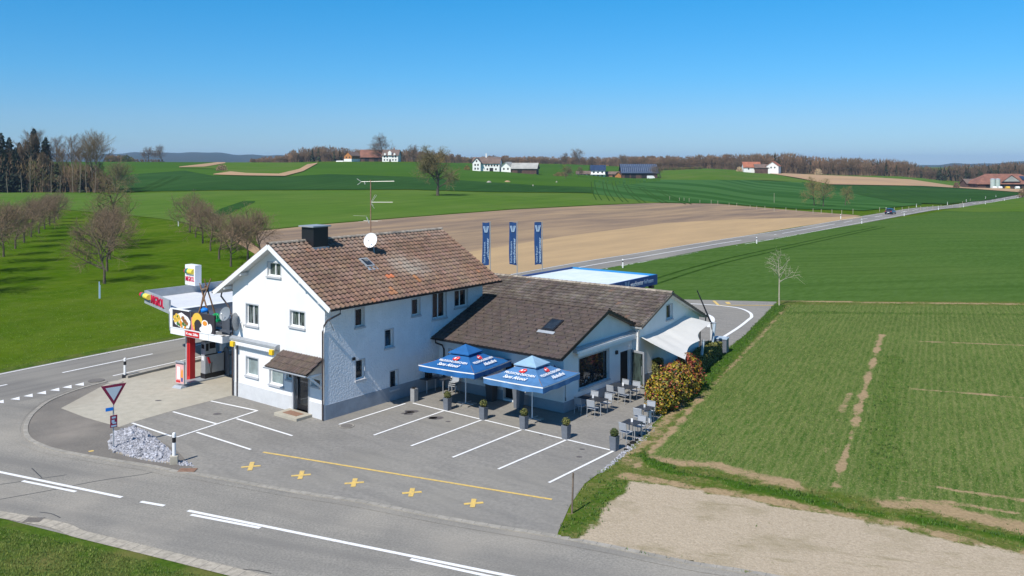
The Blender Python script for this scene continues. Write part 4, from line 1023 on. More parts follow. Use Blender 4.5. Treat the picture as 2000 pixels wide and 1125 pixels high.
k = MB(); zb = RRZ-.43*(yb-RM); gutter(k, (XR,yb+.08,zb-.07), (RX0,yb+.08,zb-.07), .065); k.tube([(XR-.1,yb+.08,zb-.12),(XR-.1,yb+.05,zb-.35),(RX1+.07,RY1,zb-.6),(RX1+.07,RY1,.05)], .045, 8); k.build('gutter', 'copper_dark', rr_)
k = MB(); k.tube([(RX1+.02,RY0-.09,3.3),(RX1+.02,RY0-.09,.05)], .05, 8); k.build('downpipe', 'silver', annex)
# ------------------------------------------------------------------ filling station canopy
A_ = V((.789,-.615,0)); B_ = V((.615,.789,0))
mat('food_green', (.06,.16,.03), .6); mat('food_yellow', (.75,.48,.06), .6); mat('food_brown', (.28,.12,.04), .6); mat('food_orange', (.75,.28,.03), .6); mat('pink', (.7,.2,.2), .6)
mat('photo_dark', (.035,.028,.035), .6); mat('teal', (.0,.18,.17), .5); mat('logo_yellow', (.85,.65,.08), .5); mat('logo_red', (.55,.0,.05), .5); mat('canvas_white', (.82,.82,.82), .5)
mat('deck_white', (.74,.75,.76), .55, .04, 1); mat('deck_grey', (.075,.085,.105), .5, .1, 1)
mat('blue_cloth', (.0,.20,.72), .6); mat('green_plastic', (.0,.35,.10), .5)
can = empty('fuel_canopy', G(373,743), 0, 'flat canopy of the filling station with grey fascia and red column beside the inn', 'canopy')
def cb(mb, name, m, par=can, **k):
    """build in world places under a thing standing on the ground"""
    o0 = par
    while o0.parent: o0 = o0.parent
    L0 = (Matrix.Translation(o0.location) @ Matrix.Rotation(o0.rotation_euler[2], 4, 'Z')).inverted()
    mb.xf(L0); return mb.build(name, m, par, **k)
P1 = V((-24.85,58.15,0)); P2 = V((-21.5,53.9,0)); P3 = V((-20.25,51.0,0)); P4 = V((-16.2,48.1,0)); W1 = V((-15.75,48.0,0)); W2 = V((-11.3,53.6,0)); P6 = P1 + B_*8
def at_z(p, z): return V((p.x, p.y, z))
zd = 3.7
S1 = V((-21.15,53.3,0)); S2 = S1 + B_*6.0
mb = MB(); mb.prism([(p.x,p.y) for p in (P1, P2, S1, S2, W2, P6)], zd-.12, zd); deck = cb(mb, 'deck', 'deck_white')
mb = MB(); n = 15
for i in range(n):     # ribs of the corrugated deck
    t = i/n; a = S1.lerp(P1, t*.96+.02) if False else (P2.lerp(P1, t*.97+.02)); 
    b = a + B_*7.6
    mb.bar(at_z(a+B_*.1,zd+.008), at_z(b,zd+.008), .05, .018)
cb(mb, 'deck_ribs', 'deck_white', deck)
mb = MB(); mb.prism([(p.x,p.y) for p in (S1+V((0,0,0)), P3+V((.1,.2,0)), P4+V((.1,.4,0)), W1, W2, S2)], 3.28, 3.40); d2 = cb(mb, 'lower_deck', 'deck_grey')
mb = MB()
for i in range(13):
    a = (P3+V((.1,.2,0))).lerp(P4+V((.1,.4,0)), (i+.5)/13); mb.bar(at_z(a+B_*.35,3.42), at_z(a+B_*(2.6+ .0*i),3.42), .10, .05)
cb(mb, 'deck_ribs', 'deck_grey', d2)
mb = MB(); mb.quad(at_z(S1,3.40), at_z(S2,3.40), at_z(S2,3.70), at_z(S1,3.70)); cb(mb, 'step', 'grey_metal', deck)
def fascia(a, b, z0, z1, th, m, name='fascia'):
    d = (b-a).normalized(); n_ = V((-d.y, d.x, 0)); mb = MB(); mb.prism([(q.x,q.y) for q in (a, b, b+n_*th, a+n_*th)], z0, z1); return cb(mb, name, m)
fascia(P2, P1, 3.4, 4.25, -.12, 'zinc'); fascia(P1, P6, 3.4, 4.25, -.12, 'zinc')
f3 = fascia(P3, P4, 2.75, 3.12, .25, 'canvas_white'); fascia(P4, P4+B_*1.0, 2.75, 3.12, .2, 'canvas_white'); fascia(P3+V((-.1,.1,0)), P2, 2.9, 3.6, -.1, 'grey_metal')
# brand lettering on the end fascia: capsule of three colours and the word
dF = (P2-P1).normalized(); nF = V((dF.y, -dF.x, 0)); nF = nF if nF.y < 0 else -nF
def onf(s, z, d=.02): return at_z(P1 + dF*s + nF*(.0+d), z)
def capsule(mb, pt, s0, s1, z, r, mi): mb.tube([pt(s0, z, .10), pt(s1, z, .10)], r, 14, mi)
mb = MB(); capsule(mb, onf, -.35, .05, 3.95, .155, 0); capsule(mb, onf, .07, .50, 3.95, .165, 1); capsule(mb, onf, .52, 1.45, 3.95, .175, 2)
cb(mb, 'logo', ['logo_red','teal','logo_yellow'])
ofs = can.location
lettering('MIGROL', .78, 'logo_red', can, onf(3.0,3.85,.03)-ofs, dF, (0,0,1), .02, bold=.006, width=2.7)
# column, red with grey side
cpos = G(373,743)
mb = MB(); q = [cpos + A_*x + B_*y for x, y in ((-.17,-.17),(.17,-.17),(.17,.17),(-.17,.17))]; mb.prism([(p.x,p.y) for p in q], 0, 3.3); col = cb(mb, 'column', 'red_paint', can)
mb = MB(); q = [cpos + A_*x + B_*y for x, y in ((-.42,-.1),(-.19,-.1),(-.19,.17),(-.42,.17))]; mb.prism([(p.x,p.y) for p in q], .0, 3.3); cb(mb, 'column_side', 'grey_metal', col)
mb = MB(); q = [cpos + A_*x + B_*y for x, y in ((-.05,-.172),(.05,-.172),(.05,-.19),(-.05,-.19))]; mb.prism([(p.x,p.y) for p in q], .3, 2.6); cb(mb, 'strip', 'red_dark', col)
# second post further back
pb = cpos + B_*6.5 - A_*3.5
mb = MB(); mb.prism([(pb.x-.15,pb.y-.15),(pb.x+.15,pb.y-.15),(pb.x+.15,pb.y+.15),(pb.x-.15,pb.y+.15)], 0, 3.6); cb(mb, 'column', 'grey_metal')
# height sign on the white edge
dA = (P4-P3).normalized(); nA = V((dA.y, -dA.x, 0)); nA = nA if nA.y < 0 else -nA
def ona(s, z, d=.0): return at_z(P3 + dA*s + nA*d, z)
k = MB(); a = 1.50; k.add([ona(a,2.78,.02), ona(a+1.35,2.78,.02), ona(a+1.35,3.10,.02), ona(a,3.10,.02)], [(0,1,2,3)]); hs = cb(k, 'height_plate', 'red_paint')
lettering('H. max. 2.80m', .2, 'white_print', can, ona(a+.67,2.94,.025)-ofs, dA, (0,0,1), .004, bold=.006, width=1.15)
mb = MB()
for s in (1.42, 3.7): mb.bar(ona(s,2.75,.004), ona(s,3.12,.004), .015, .01)
cb(mb, 'joint', 'grey_metal')
# ---- food billboard standing on the canopy edge
bb = empty('food_billboard', at_z(P3 + dA*2.5, 3.12), 0, 'white framed billboard with photographs of food standing on the canopy edge', 'billboard')
k = MB(); z0, z1 = 3.12, 4.27
def bq(mb, s0, s1, za, zb, d0, d1, mi=0):
    P = [ona(s0,za,d0), ona(s1,za,d0), ona(s1,za,d1), ona(s0,za,d1), ona(s0,zb,d0), ona(s1,zb,d0), ona(s1,zb,d1), ona(s0,zb,d1)]
    mb.add(P, [(0,1,2,3),(7,6,5,4),(0,4,5,1),(1,5,6,2),(2,6,7,3),(3,7,4,0)], mi)
L_ = 4.95
SE = 4.25
bq(k, 0, .24, z0, z1, -.12, .03); bq(k, .24, SE, z0, z0+.05, -.12, .03); bq(k, .24, 1.9, z1-.05, z1, -.12, .03)
cb(k, 'frame', 'canvas_white', bb)
k = MB(); bq(k, .24, SE, z0+.05, z1-.05, -.10, -.01); pan = cb(k, 'photo_panel', 'photo_dark', bb)
def blob(mb, s, z, rs, rz, d, mi, n=14, rot=0, jit=0):
    v_ = []
    for i in range(n):
        a_ = 2*math.pi*i/n; j = 1 + jit*math.sin(i*2.7); x_ = math.cos(a_)*rs*j; y_ = math.sin(a_)*rz*j
        v_.append(ona(s + x_*math.cos(rot) - y_*math.sin(rot), z + x_*math.sin(rot) + y_*math.cos(rot), d))
    mb.add(v_, [tuple(range(n))], mi)
FM = ['canvas_white','food_yellow','food_brown','food_green','food_orange','pink','deck_grey']
k = MB()
# plate with potatoes, meat and vegetables
k.add([ona(s, z, .0) for s, z in ((.27,3.62),(.55,3.92),(1.1,4.10),(1.75,3.88),(2.02,3.62),(1.85,3.25),(1.1,3.18),(.5,3.36))], [tuple(range(8))], 0)
for s, z, r in ((.45,3.75,.16),(.62,3.88,.14),(.8,3.82,.16),(.5,3.58,.15),(.72,3.62,.15),(.95,3.70,.12)): blob(k, s, z, r, r*.9, .004, 1, jit=.1)
for s, z, r in ((1.25,3.78,.17),(1.45,3.62,.17),(1.62,3.50,.16),(1.32,3.66,.12)): blob(k, s, z, r, r*.75, .006, 2, jit=.12)
for s, z, r in ((.72,3.84,.07),(.75,3.42,.12),(.95,3.36,.10),(1.30,3.45,.12),(1.5,3.36,.10),(1.15,3.28,.08)): blob(k, s, z, r, r, .010, 3, jit=.25)
for s, z, r in ((1.05,3.50,.14),(1.1,3.32,.10),(1.45,3.26,.10)): blob(k, s, z, r, r*.9, .012, 4, jit=.1)
# pink stripe, croissant and cup of coffee
k.add([ona(s, z, .003) for s, z in ((2.03,3.18),(2.45,3.18),(2.2,3.95),(2.03,3.9))], [(0,1,2,3)], 5)
for i in range(15):
    a_ = math.pi*(1.12 - i/14*1.05); r = .15*math.sin(math.pi*(i+1.2)/16.5)+.05
    blob(k, 2.68 + .42*math.cos(a_), 3.62 + .42*math.sin(a_), r, r, .008 + i*.0006, 1, jit=.04)
for i in range(4): blob(k, 2.30 + i*.03, 3.48 - i*.07, .11 - i*.018, .12 - i*.02, .018 + i*.0005, 1 if i % 2 == 0 else 4)
blob(k, 3.42, 3.34, .55, .20, .014, 0); blob(k, 3.42, 3.48, .36, .34, .018, 0); blob(k, 3.40, 3.70, .30, .20, .021, 0); blob(k, 3.40, 3.70, .22, .14, .024, 4); blob(k, 3.86, 3.45, .20, .28, .012, 0)
k.add([ona(s, z, .010) for s, z in ((1.98,3.20),(2.06,3.20),(2.06,4.2),(1.98,4.2))], [(0,1,2,3)], 6)
cb(k, 'photographs', FM, pan)
k = MB(); bq(k, SE, SE+.7, z0, z0+.95, -.6, -.5); cb(k, 'side_panel', 'deck_grey', bb)
# ---- cube sign on the back of the canopy
cs = PZ(361.5, 556, 61.0); sg = empty('brand_cube_sign', (cs.x, cs.y, 4.25), 0, 'white upright box sign with coloured roll logo on the back edge of the canopy', 'sign')
k = MB(); w_ = 1.25; hh = 1.42; q = [cs, cs + A_*w_, cs + A_*w_ + B_*.5, cs + B_*.5]; k.prism([(p.x,p.y) for p in q], 4.25, 4.25+hh); cb(k, 'box', 'white_metal', sg)
def ons(s, z, d=.01): return V((cs.x, cs.y, 4.25+z)) + A_*s - B_*d
k = MB(); k.tube([ons(.13,.98,.02), ons(.24,.98,.02)], .17, 14, 0); k.tube([ons(.25,.98,.02), ons(.54,.98,.02)], .19, 14, 1); k.tube([ons(.55,.98,.02), ons(1.12,.98,.02)], .20, 14, 2); cb(k, 'logo', ['logo_red','teal','logo_yellow'], sg)
lettering('MIGROL', .50, 'logo_red', sg, ons(.62,.42,.015)-sg.location, A_, (0,0,1), .012, bold=.004, width=1.08)
# ---- tripod of wooden poles with blue and green things on the lower deck
tp = empty('wooden_tripod', (*PZ(405,600,51.8).xy, 3.4), 0, 'crossed wooden poles tied like a tipi behind the food billboard', 'pole frame')
def pole(a, b, r=.045):
    k = MB(); k.tube([a, b], [r*1.2, r*.85], 7); cb(k, 'pole', 'wood_pole', tp)
pole(at_z(PZ(383,612,51.6),3.4), PZ(412,544,51.9)); pole(at_z(PZ(388,612,52.3),3.4), PZ(401,558,51.9))
pole(at_z(PZ(411,617,51.4),3.4), PZ(390,553,52.0)); pole(at_z(PZ(423,612,52.2),3.4), PZ(399,545,51.8)); 
k = MB(); k.tube([PZ(396,567,51.9)+V((-.1,0,0)), PZ(404,563,51.9)+V((.1,0,0))], .09, 8); cb(k, 'rope', 'wood_old', tp)
def squash(name, c, r, m, label, cat, seed=1):
    bm = bmesh.new(); bmesh.ops.create_icosphere(bm, subdivisions=2, radius=1); rg = random.Random(seed)
    for v in bm.verts: v.co = V((v.co.x*r[0], v.co.y*r[1], v.co.z*r[2])) * rg.uniform(.82, 1.12)
    me = bpy.data.meshes.new(name); bm.to_mesh(me); bm.free(); me.materials.append(MATS[m]); me.polygons.foreach_set('use_smooth', [True]*len(me.polygons))
    o = bpy.data.objects.new(name, me); COL.objects.link(o); o.location = c; return tag(o, label, cat)
squash('blue_bundle', PZ(399,606,51.5), (.24,.2,.16), 'blue_cloth', 'bright blue bundle hanging between the crossed wooden poles', 'bundle')
gp = empty('green_dome', (*PZ(422,614,51.2).xy, 3.42), 0, 'green half round ribbed basket behind the billboard next to the satellite dishes', 'basket')
k = MB()
for i in range(6):
    a_ = math.pi*i/6; k.tube([V((gp.location.x + .28*math.cos(t)*math.cos(a_), gp.location.y + .28*math.cos(t)*math.sin(a_), 3.55 + .34*math.sin(t))) for t in [math.pi*j/8 for j in range(9)]], .028, 5)
cb(k, 'ribs', 'green_plastic', gp); k = MB(); k.lathe([(.30,0),(.30,.1),(.2,.12)], (gp.location.x, gp.location.y, 3.42), 14); cb(k, 'rim', 'green_plastic', gp)
mat('dish_grey', (.20,.225,.25), .5, .05, 4)
# ---- satellite dishes at the house corner
def dish(name, c, r, dirn, label, m='grey_metal', arm=True, mount=None):
    o = empty(name, c, 0, label, 'satellite dish'); d = V(dirn).normalized(); x = d.cross(V((0,0,1))).normalized(); y = x.cross(d)
    k = MB(); vs = []; rings = 6; n = 24
    for i in range(rings+1):
        t = i/rings
        for j in range(n):
            a_ = 2*math.pi*j/n; vs.append((x*math.cos(a_) + y*math.sin(a_)*1.08)*r*t + d*(t*t*r*.22))
    fs = [(i*n+j, i*n+(j+1)%n, (i+1)*n+(j+1)%n, (i+1)*n+j) for i in range(rings) for j in range(n)]
    k.add(vs, fs); k.add([v - d*.02 for v in vs], [f[::-1] for f in fs]); k.build('reflector', m, o, smooth=True)
    k = MB(); k.tube([-y*r*1.0 + d*.1, d*r*.85 - y*r*.15], .015, 5); k.build('feed_arm', 'grey_metal', o)
    k = MB(); k.tube([d*r*.80 - y*r*.14, d*r*.95 - y*r*.1], .04, 8); k.build('receiver', 'white_metal', o)
    if mount:
        k = MB(); k.tube([-d*.02, V(mount[0])], .03, 6)
        if len(mount) > 1: k.tube([V(q) for q in mount], .03, 6)
        k.build('bracket', 'grey_metal', o)
    return o
dish('satellite_dish', PZ(441,613.5,46.9), .36, (-.40,-.85,.35), 'larger grey satellite dish on the house corner facing the billboard', 'dish_grey', mount=[(.35,.2,-.1),(.5,.25,-.5)])
dish('satellite_dish', PZ(457,629,46.9), .46, (.99,-.10,.12), 'narrow looking grey satellite dish turned edge on beside the corner downpipe', mount=[(-.15,.35,-.1)])
# ---- island with fuel pump, bin, poster stand
mb = MB(); q = [G(362,751), G(352,744)]; 
isl0 = G(368,748); q = [isl0 - A_*.35 - B_*.2, isl0 + A_*.45 - B_*.2, isl0 + A_*.45 + B_*7.5, isl0 - A_*.35 + B_*7.5]
mb.prism([(p.x,p.y) for p in q], 0, .12); struct(mb.build('pump_island', 'grey_metal', bevel=.02))
pm = G(397,744.5); pump = empty('fuel_pump', (pm.x, pm.y, .12), HA, 'tall grey fuel pump with red nozzle on the island below the canopy', 'fuel pump')
pump.location = (pm.x - .1, pm.y+.2, .12)
k = MB(); k.box(-.24,.24,0,1.30,0,.28); k.build('base', 'dark_metal', pump)
k = MB(); k.box(-.22,.22,.02,1.28,.28,1.35); k.build('body', 'grey_metal', pump, bevel=.01)
k = MB(); k.box(-.22,.22,.02,.74,1.35,2.15); up_ = k.build('display_head', 'grey_metal', pump, bevel=.01)
k = MB(); k.box(.222,.232,.06,.24,1.62,2.05); k.box(.222,.232,.30,.70,1.72,2.08); k.box(-.16,.12,.008,.018,1.75,2.0); k.build('screen', 'interior', up_)
k = MB(); k.box(-.14,.10,.006,.016,1.05,1.3); k.build('notice', 'white_metal', pump)
k = MB(); k.box(.19,.225,.0,1.30,1.35,1.42); k.build('tray', 'dark_metal', pump)
nz = MB(); nz.bar((.27,.18,1.25), (.27,.30,.88), .07, .10); nz.build('nozzle', 'red_paint', pump)
k = MB(); k.tube(smooth_line([V((.26,.28,.92)), V((.33,.30,.5)), V((.32,.34,.25)), V((.27,.4,.30)), V((.25,.45,.9))], 4), .018, 6); k.build('hose', 'interior', pump)
k = MB(); k.box(.222,.24,.85,1.1,1.36,1.46); k.build('card_reader', 'blue_cloth', pump)
pb2 = G(433,733); bn = empty('waste_bin', (pb2.x, pb2.y, .12), 0, 'slim round metal bin with dark lid behind the fuel pump', 'bin')
k = MB(); k.lathe([(.17,0),(.17,.85)], n=14); k.build('body', 'silver', bn); k = MB(); k.lathe([(.19,.85),(.19,.95),(.1,1.02)], n=14); k.build('lid', 'dark_metal', bn)
pt2 = G(425,733); k = MB(); tq = empty('tall_panel', (pt2.x, pt2.y+.6, .12), HA, 'slim lilac grey upright service panel behind the fuel pump', 'service panel')
k.box(-.14,.14,0,.12,0,2.1); k.build('panel', 'plinth_pale', tq); k = MB(); k.box(.16,.55,0,.10,1.2,2.05); k.build('notice_board', 'flag_light', tq)
pt3 = G(444,735); k = MB(); dq = empty('round_topped_panel', (pt3.x-.1, pt3.y, 0), HA, 'dark grey panel with rounded top between the pump and the house wall', 'panel')
k.add([(-.30+ .0,0,.1),(.30,0,.1),(.30,0,1.4),(.2,0,1.68),(0,0,1.8),(-.2,0,1.68),(-.30,0,1.4),(-.30,.08,.1),(.30,.08,.1),(.30,.08,1.4),(.2,.08,1.68),(0,.08,1.8),(-.2,.08,1.68),(-.30,.08,1.4)],
      [(0,1,2,3,4,5,6),(13,12,11,10,9,8,7)] + [(i,7+i,7+(i+1)%7,(i+1)%7) for i in range(7)]); k.build('board', 'planter', dq)
ps = G(352,757); pst = empty('poster_stand', (ps.x, ps.y, 0), HA, 'pavement poster stand with red and white poster on a grey foot', 'poster stand')
pst.rotation_euler = (0,0,HA+.15)
k = MB(); k.add([(-.38,-.32,0),(.38,-.32,0),(.38,.32,0),(-.38,.32,0),(-.30,-.14,.14),(.30,-.14,.14),(.30,.14,.14),(-.30,.14,.14)], [(3,2,1,0),(4,5,6,7),(0,1,5,4),(1,2,6,5),(2,3,7,6),(3,0,4,7)]); k.build('foot', 'zinc', pst)
k = MB(); k.box(-.36,.36,-.03,.03,.22,1.52); bd = k.build('board', 'zinc', pst)
mat('poster_pink', (.72,.38,.36), .6, .1, 4)
k = MB(); k.box(-.33,.33,-.036,-.03,.25,1.42); k.build('poster', 'poster_pink', bd)
k = MB(); k.add([(-.22,-.040,.5),(.02,-.040,.5),(.02,-.040,1.2),(-.22,-.040,1.2)], [(0,1,2,3)]); k.add([(.10,-.040,.62),(.26,-.040,.58),(.27,-.040,1.0),(.18,-.040,1.1),(.12,-.040,.95)], [(0,1,2,3,4)], 1); k.add([(.12,-.040,.36),(.26,-.040,.36),(.26,-.040,.57),(.12,-.040,.6)], [(0,1,2,3)], 2)
k.box(-.33,.33,-.042,-.036,1.34,1.42,3); k.add([(-.3,-.040,.3),(.05,-.040,.3),(.05,-.040,.42),(-.3,-.040,.42)], [(0,1,2,3)], 4)
k.build('print', ['canvas_white','food_orange','navy','deck_grey','red_paint'], bd)

# ------------------------------------------------------------------ posts and signs in front
def kerb_post(px, pyb, h, label, block=False, rz=0):
    c = G(px, pyb); o = empty('guide_post', c, rz, label, 'bollard', 'white and black bollards along the road')
    if block: k = MB(); k.box(-.16,.16,-.16,.16,0,.36); k.build('concrete_block', 'concrete', o, bevel=.02)
    else: k = MB(); k.box(-.12,.12,-.12,.12,0,.20); k.build('base', 'dark_metal', o)
    z0 = .3 if block else .15
    k = MB(); k.lathe([(.075,z0),(.075,h-.06),(.06,h-.015),(.03,h)], n=12); k.build('post', 'window_white', o, smooth=False)
    k = MB(); k.lathe([(.078,h-.42),(.078,h-.20)], n=12); k.build('band', 'dark_metal', o)
kerb_post(244,738,1.20,'white bollard with black band at the kerb end beside the main road')
kerb_post(340,906,1.34,'white bollard with black band in a concrete block beside the gravel heap', True, .3)
ys = G(222,879); yo = empty('yield_sign', ys, R(40), 'give way triangle sign with red rim on a pole in the gravel heap', 'road sign')
k = MB(); k.tube([(0,.04,0),(0,.04,2.95)], .03, 8); k.build('pole', 'grey_metal', yo)
def tri(r, z, d0, d1, mb):
    P = [(0,-r)] + [(r*.866,r*.5)] + [(-r*.866,r*.5)]; vs = [(x,d0,z+y) for x, y in P] + [(x,d1,z+y) for x, y in P]
    mb.add(vs, [(0,1,2),(5,4,3),(0,3,4,1),(1,4,5,2),(2,5,3,0)])
k = MB(); tri(.62, 2.62, -.02, .0, k); t1 = k.build('plate', 'red_dark', yo); mat('sign_face', (.52,.60,.66), .5)  # sign face is white; its blue grey shade is put into the colour
mat('sign_red', (.22,.01,.05), .5); t1.data.materials[0] = MATS['sign_red']
k = MB(); tri(.40, 2.62, -.032, -.02, k); k.build('face', 'sign_face', t1)
k = MB(); k.box(-.34,-.03,-.02,-.0,1.78,1.93); n1 = k.build('street_plate', 'blue_cloth', yo)
k = MB(); k.box(-.15,.15,-.02,.0,1.02,1.56); n2 = k.build('route_plate', 'sign_red', yo)
k = MB(); k.box(-.09,.03,-.026,-.02,1.24,1.36); k.box(-.06,.10,-.026,-.02,1.18,1.25); k.box(-.11,.11,-.026,-.02,1.05,1.12); k.box(-.08,.08,-.026,-.02,1.42,1.50); k.build('symbols', 'flag_light', n2)
mk = G(1117,1007); k = MB(); k.tube([(0,0,0),(.05,.02,1.55)], .035, 7); o = k.build('wooden_stake', 'wood_old'); o.location = mk; tag(o, 'thin weathered stake standing in the grass verge by the gravel lot', 'stake')
# ------------------------------------------------------------------ gravel heap
def heap(name, pts, n, hmax, label, seed, size=(.028,.075), tint=((.8,1.3),)):
    rg = random.Random(seed); P = [G(*p) for p in pts]; xs = [p.x for p in P]; ysx = [p.y for p in P]
    def inside(x, y):
        c = False; j = len(P)-1
        for i in range(len(P)):
            if (P[i].y > y) != (P[j].y > y) and x < (P[j].x-P[i].x)*(y-P[i].y)/(P[j].y-P[i].y)+P[i].x: c = not c
            j = i
        return c
    def edge(x, y):
        m = 9
        for i in range(len(P)):
            a, b = P[i].xy, P[(i+1)%len(P)].xy; ab = b-a; t = max(0, min(1, (V((x,y,0)).xy-a).dot(ab)/ab.length_squared)); m = min(m, (V((x,y,0)).xy-(a+ab*t)).length)
        return m
    bm = bmesh.new(); bmesh.ops.create_icosphere(bm, subdivisions=1, radius=1); bv = [v.co.copy() for v in bm.verts]; bf = [tuple(v.index for v in f.verts) for f in bm.faces]; bm.free()
    mb = MB(); mb.tint = []; k = 0
    while k < n:
        x = rg.uniform(min(xs), max(xs)); y = rg.uniform(min(ysx), max(ysx))
        if not inside(x, y): continue
        k += 1; e = edge(x, y); z = hmax * min(1, e/1.0)**.8 * rg.uniform(.7,1); s = rg.uniform(*size) * (1.9 if rg.random() < .03 else 1)
        t = rg.uniform(.65,1.7); M3 = Matrix.Rotation(rg.random()*6, 3, V((rg.random(),rg.random(),rg.random())).normalized())
        sc = (rg.uniform(.6,1.2), rg.uniform(.6,1.2), rg.uniform(.5,.9))
        mb.tadd([M3 @ V((v.x*sc[0]*s*rg.uniform(.8,1.1), v.y*sc[1]*s, v.z*sc[2]*s)) + V((x, y, z + s*.3)) for v in bv], bf, (t, t*1.01, t*1.05))
    o = mb.build(name, 'stone'); tag(o, label, 'gravel', kind='stuff'); return o
gp_ = [(213,868),(218,852),(230,843),(262,833),(290,846),(310,862),(330,878),(346,896),(352,908),(325,905),(290,901),(255,893),(228,886),(214,878)]
heap('gravel', gp_, 6500, .19, 'heap of pale grey crushed stones at the kerb', 2)
mbm = MB(); mbm.prism([tuple(G(*p).xy) for p in gp_], 0, .06); struct(mbm.build('gravel_bed', 'stone_bed' if 'stone_bed' in MATS else 'gravel_lot'))
heap('gravel', [(345,900),(372,905),(378,912),(352,910)], 60, .02, 'loose stones', 3, (.03,.09))
heap('gravel', [(1272,832),(1286,836),(1262,862),(1240,882),(1216,897),(1180,925),(1168,926),(1205,893),(1232,866),(1255,845)], 1500, .04, 'strip of small stones along the terrace edge', 4, (.018,.05))
for i, (x, y, s) in enumerate([(1236,868,.15),(1228,872,.11),(1243,862,.10),(1222,880,.09),(1250,853,.09)]):
    c = G(x, y); o = squash('rock', (c.x, c.y, s*.5), (s,s*.8,s*.7), 'stone', ['largest pale rock at the terrace edge beside the last planter','second pale rock left of the largest rock','rounded rock behind the largest rock','small rock nearest the parking line at the terrace edge','small rock nearest the chairs at the terrace edge'][i], 'rock', i)
    o['group'] = 'rocks at the terrace edge'

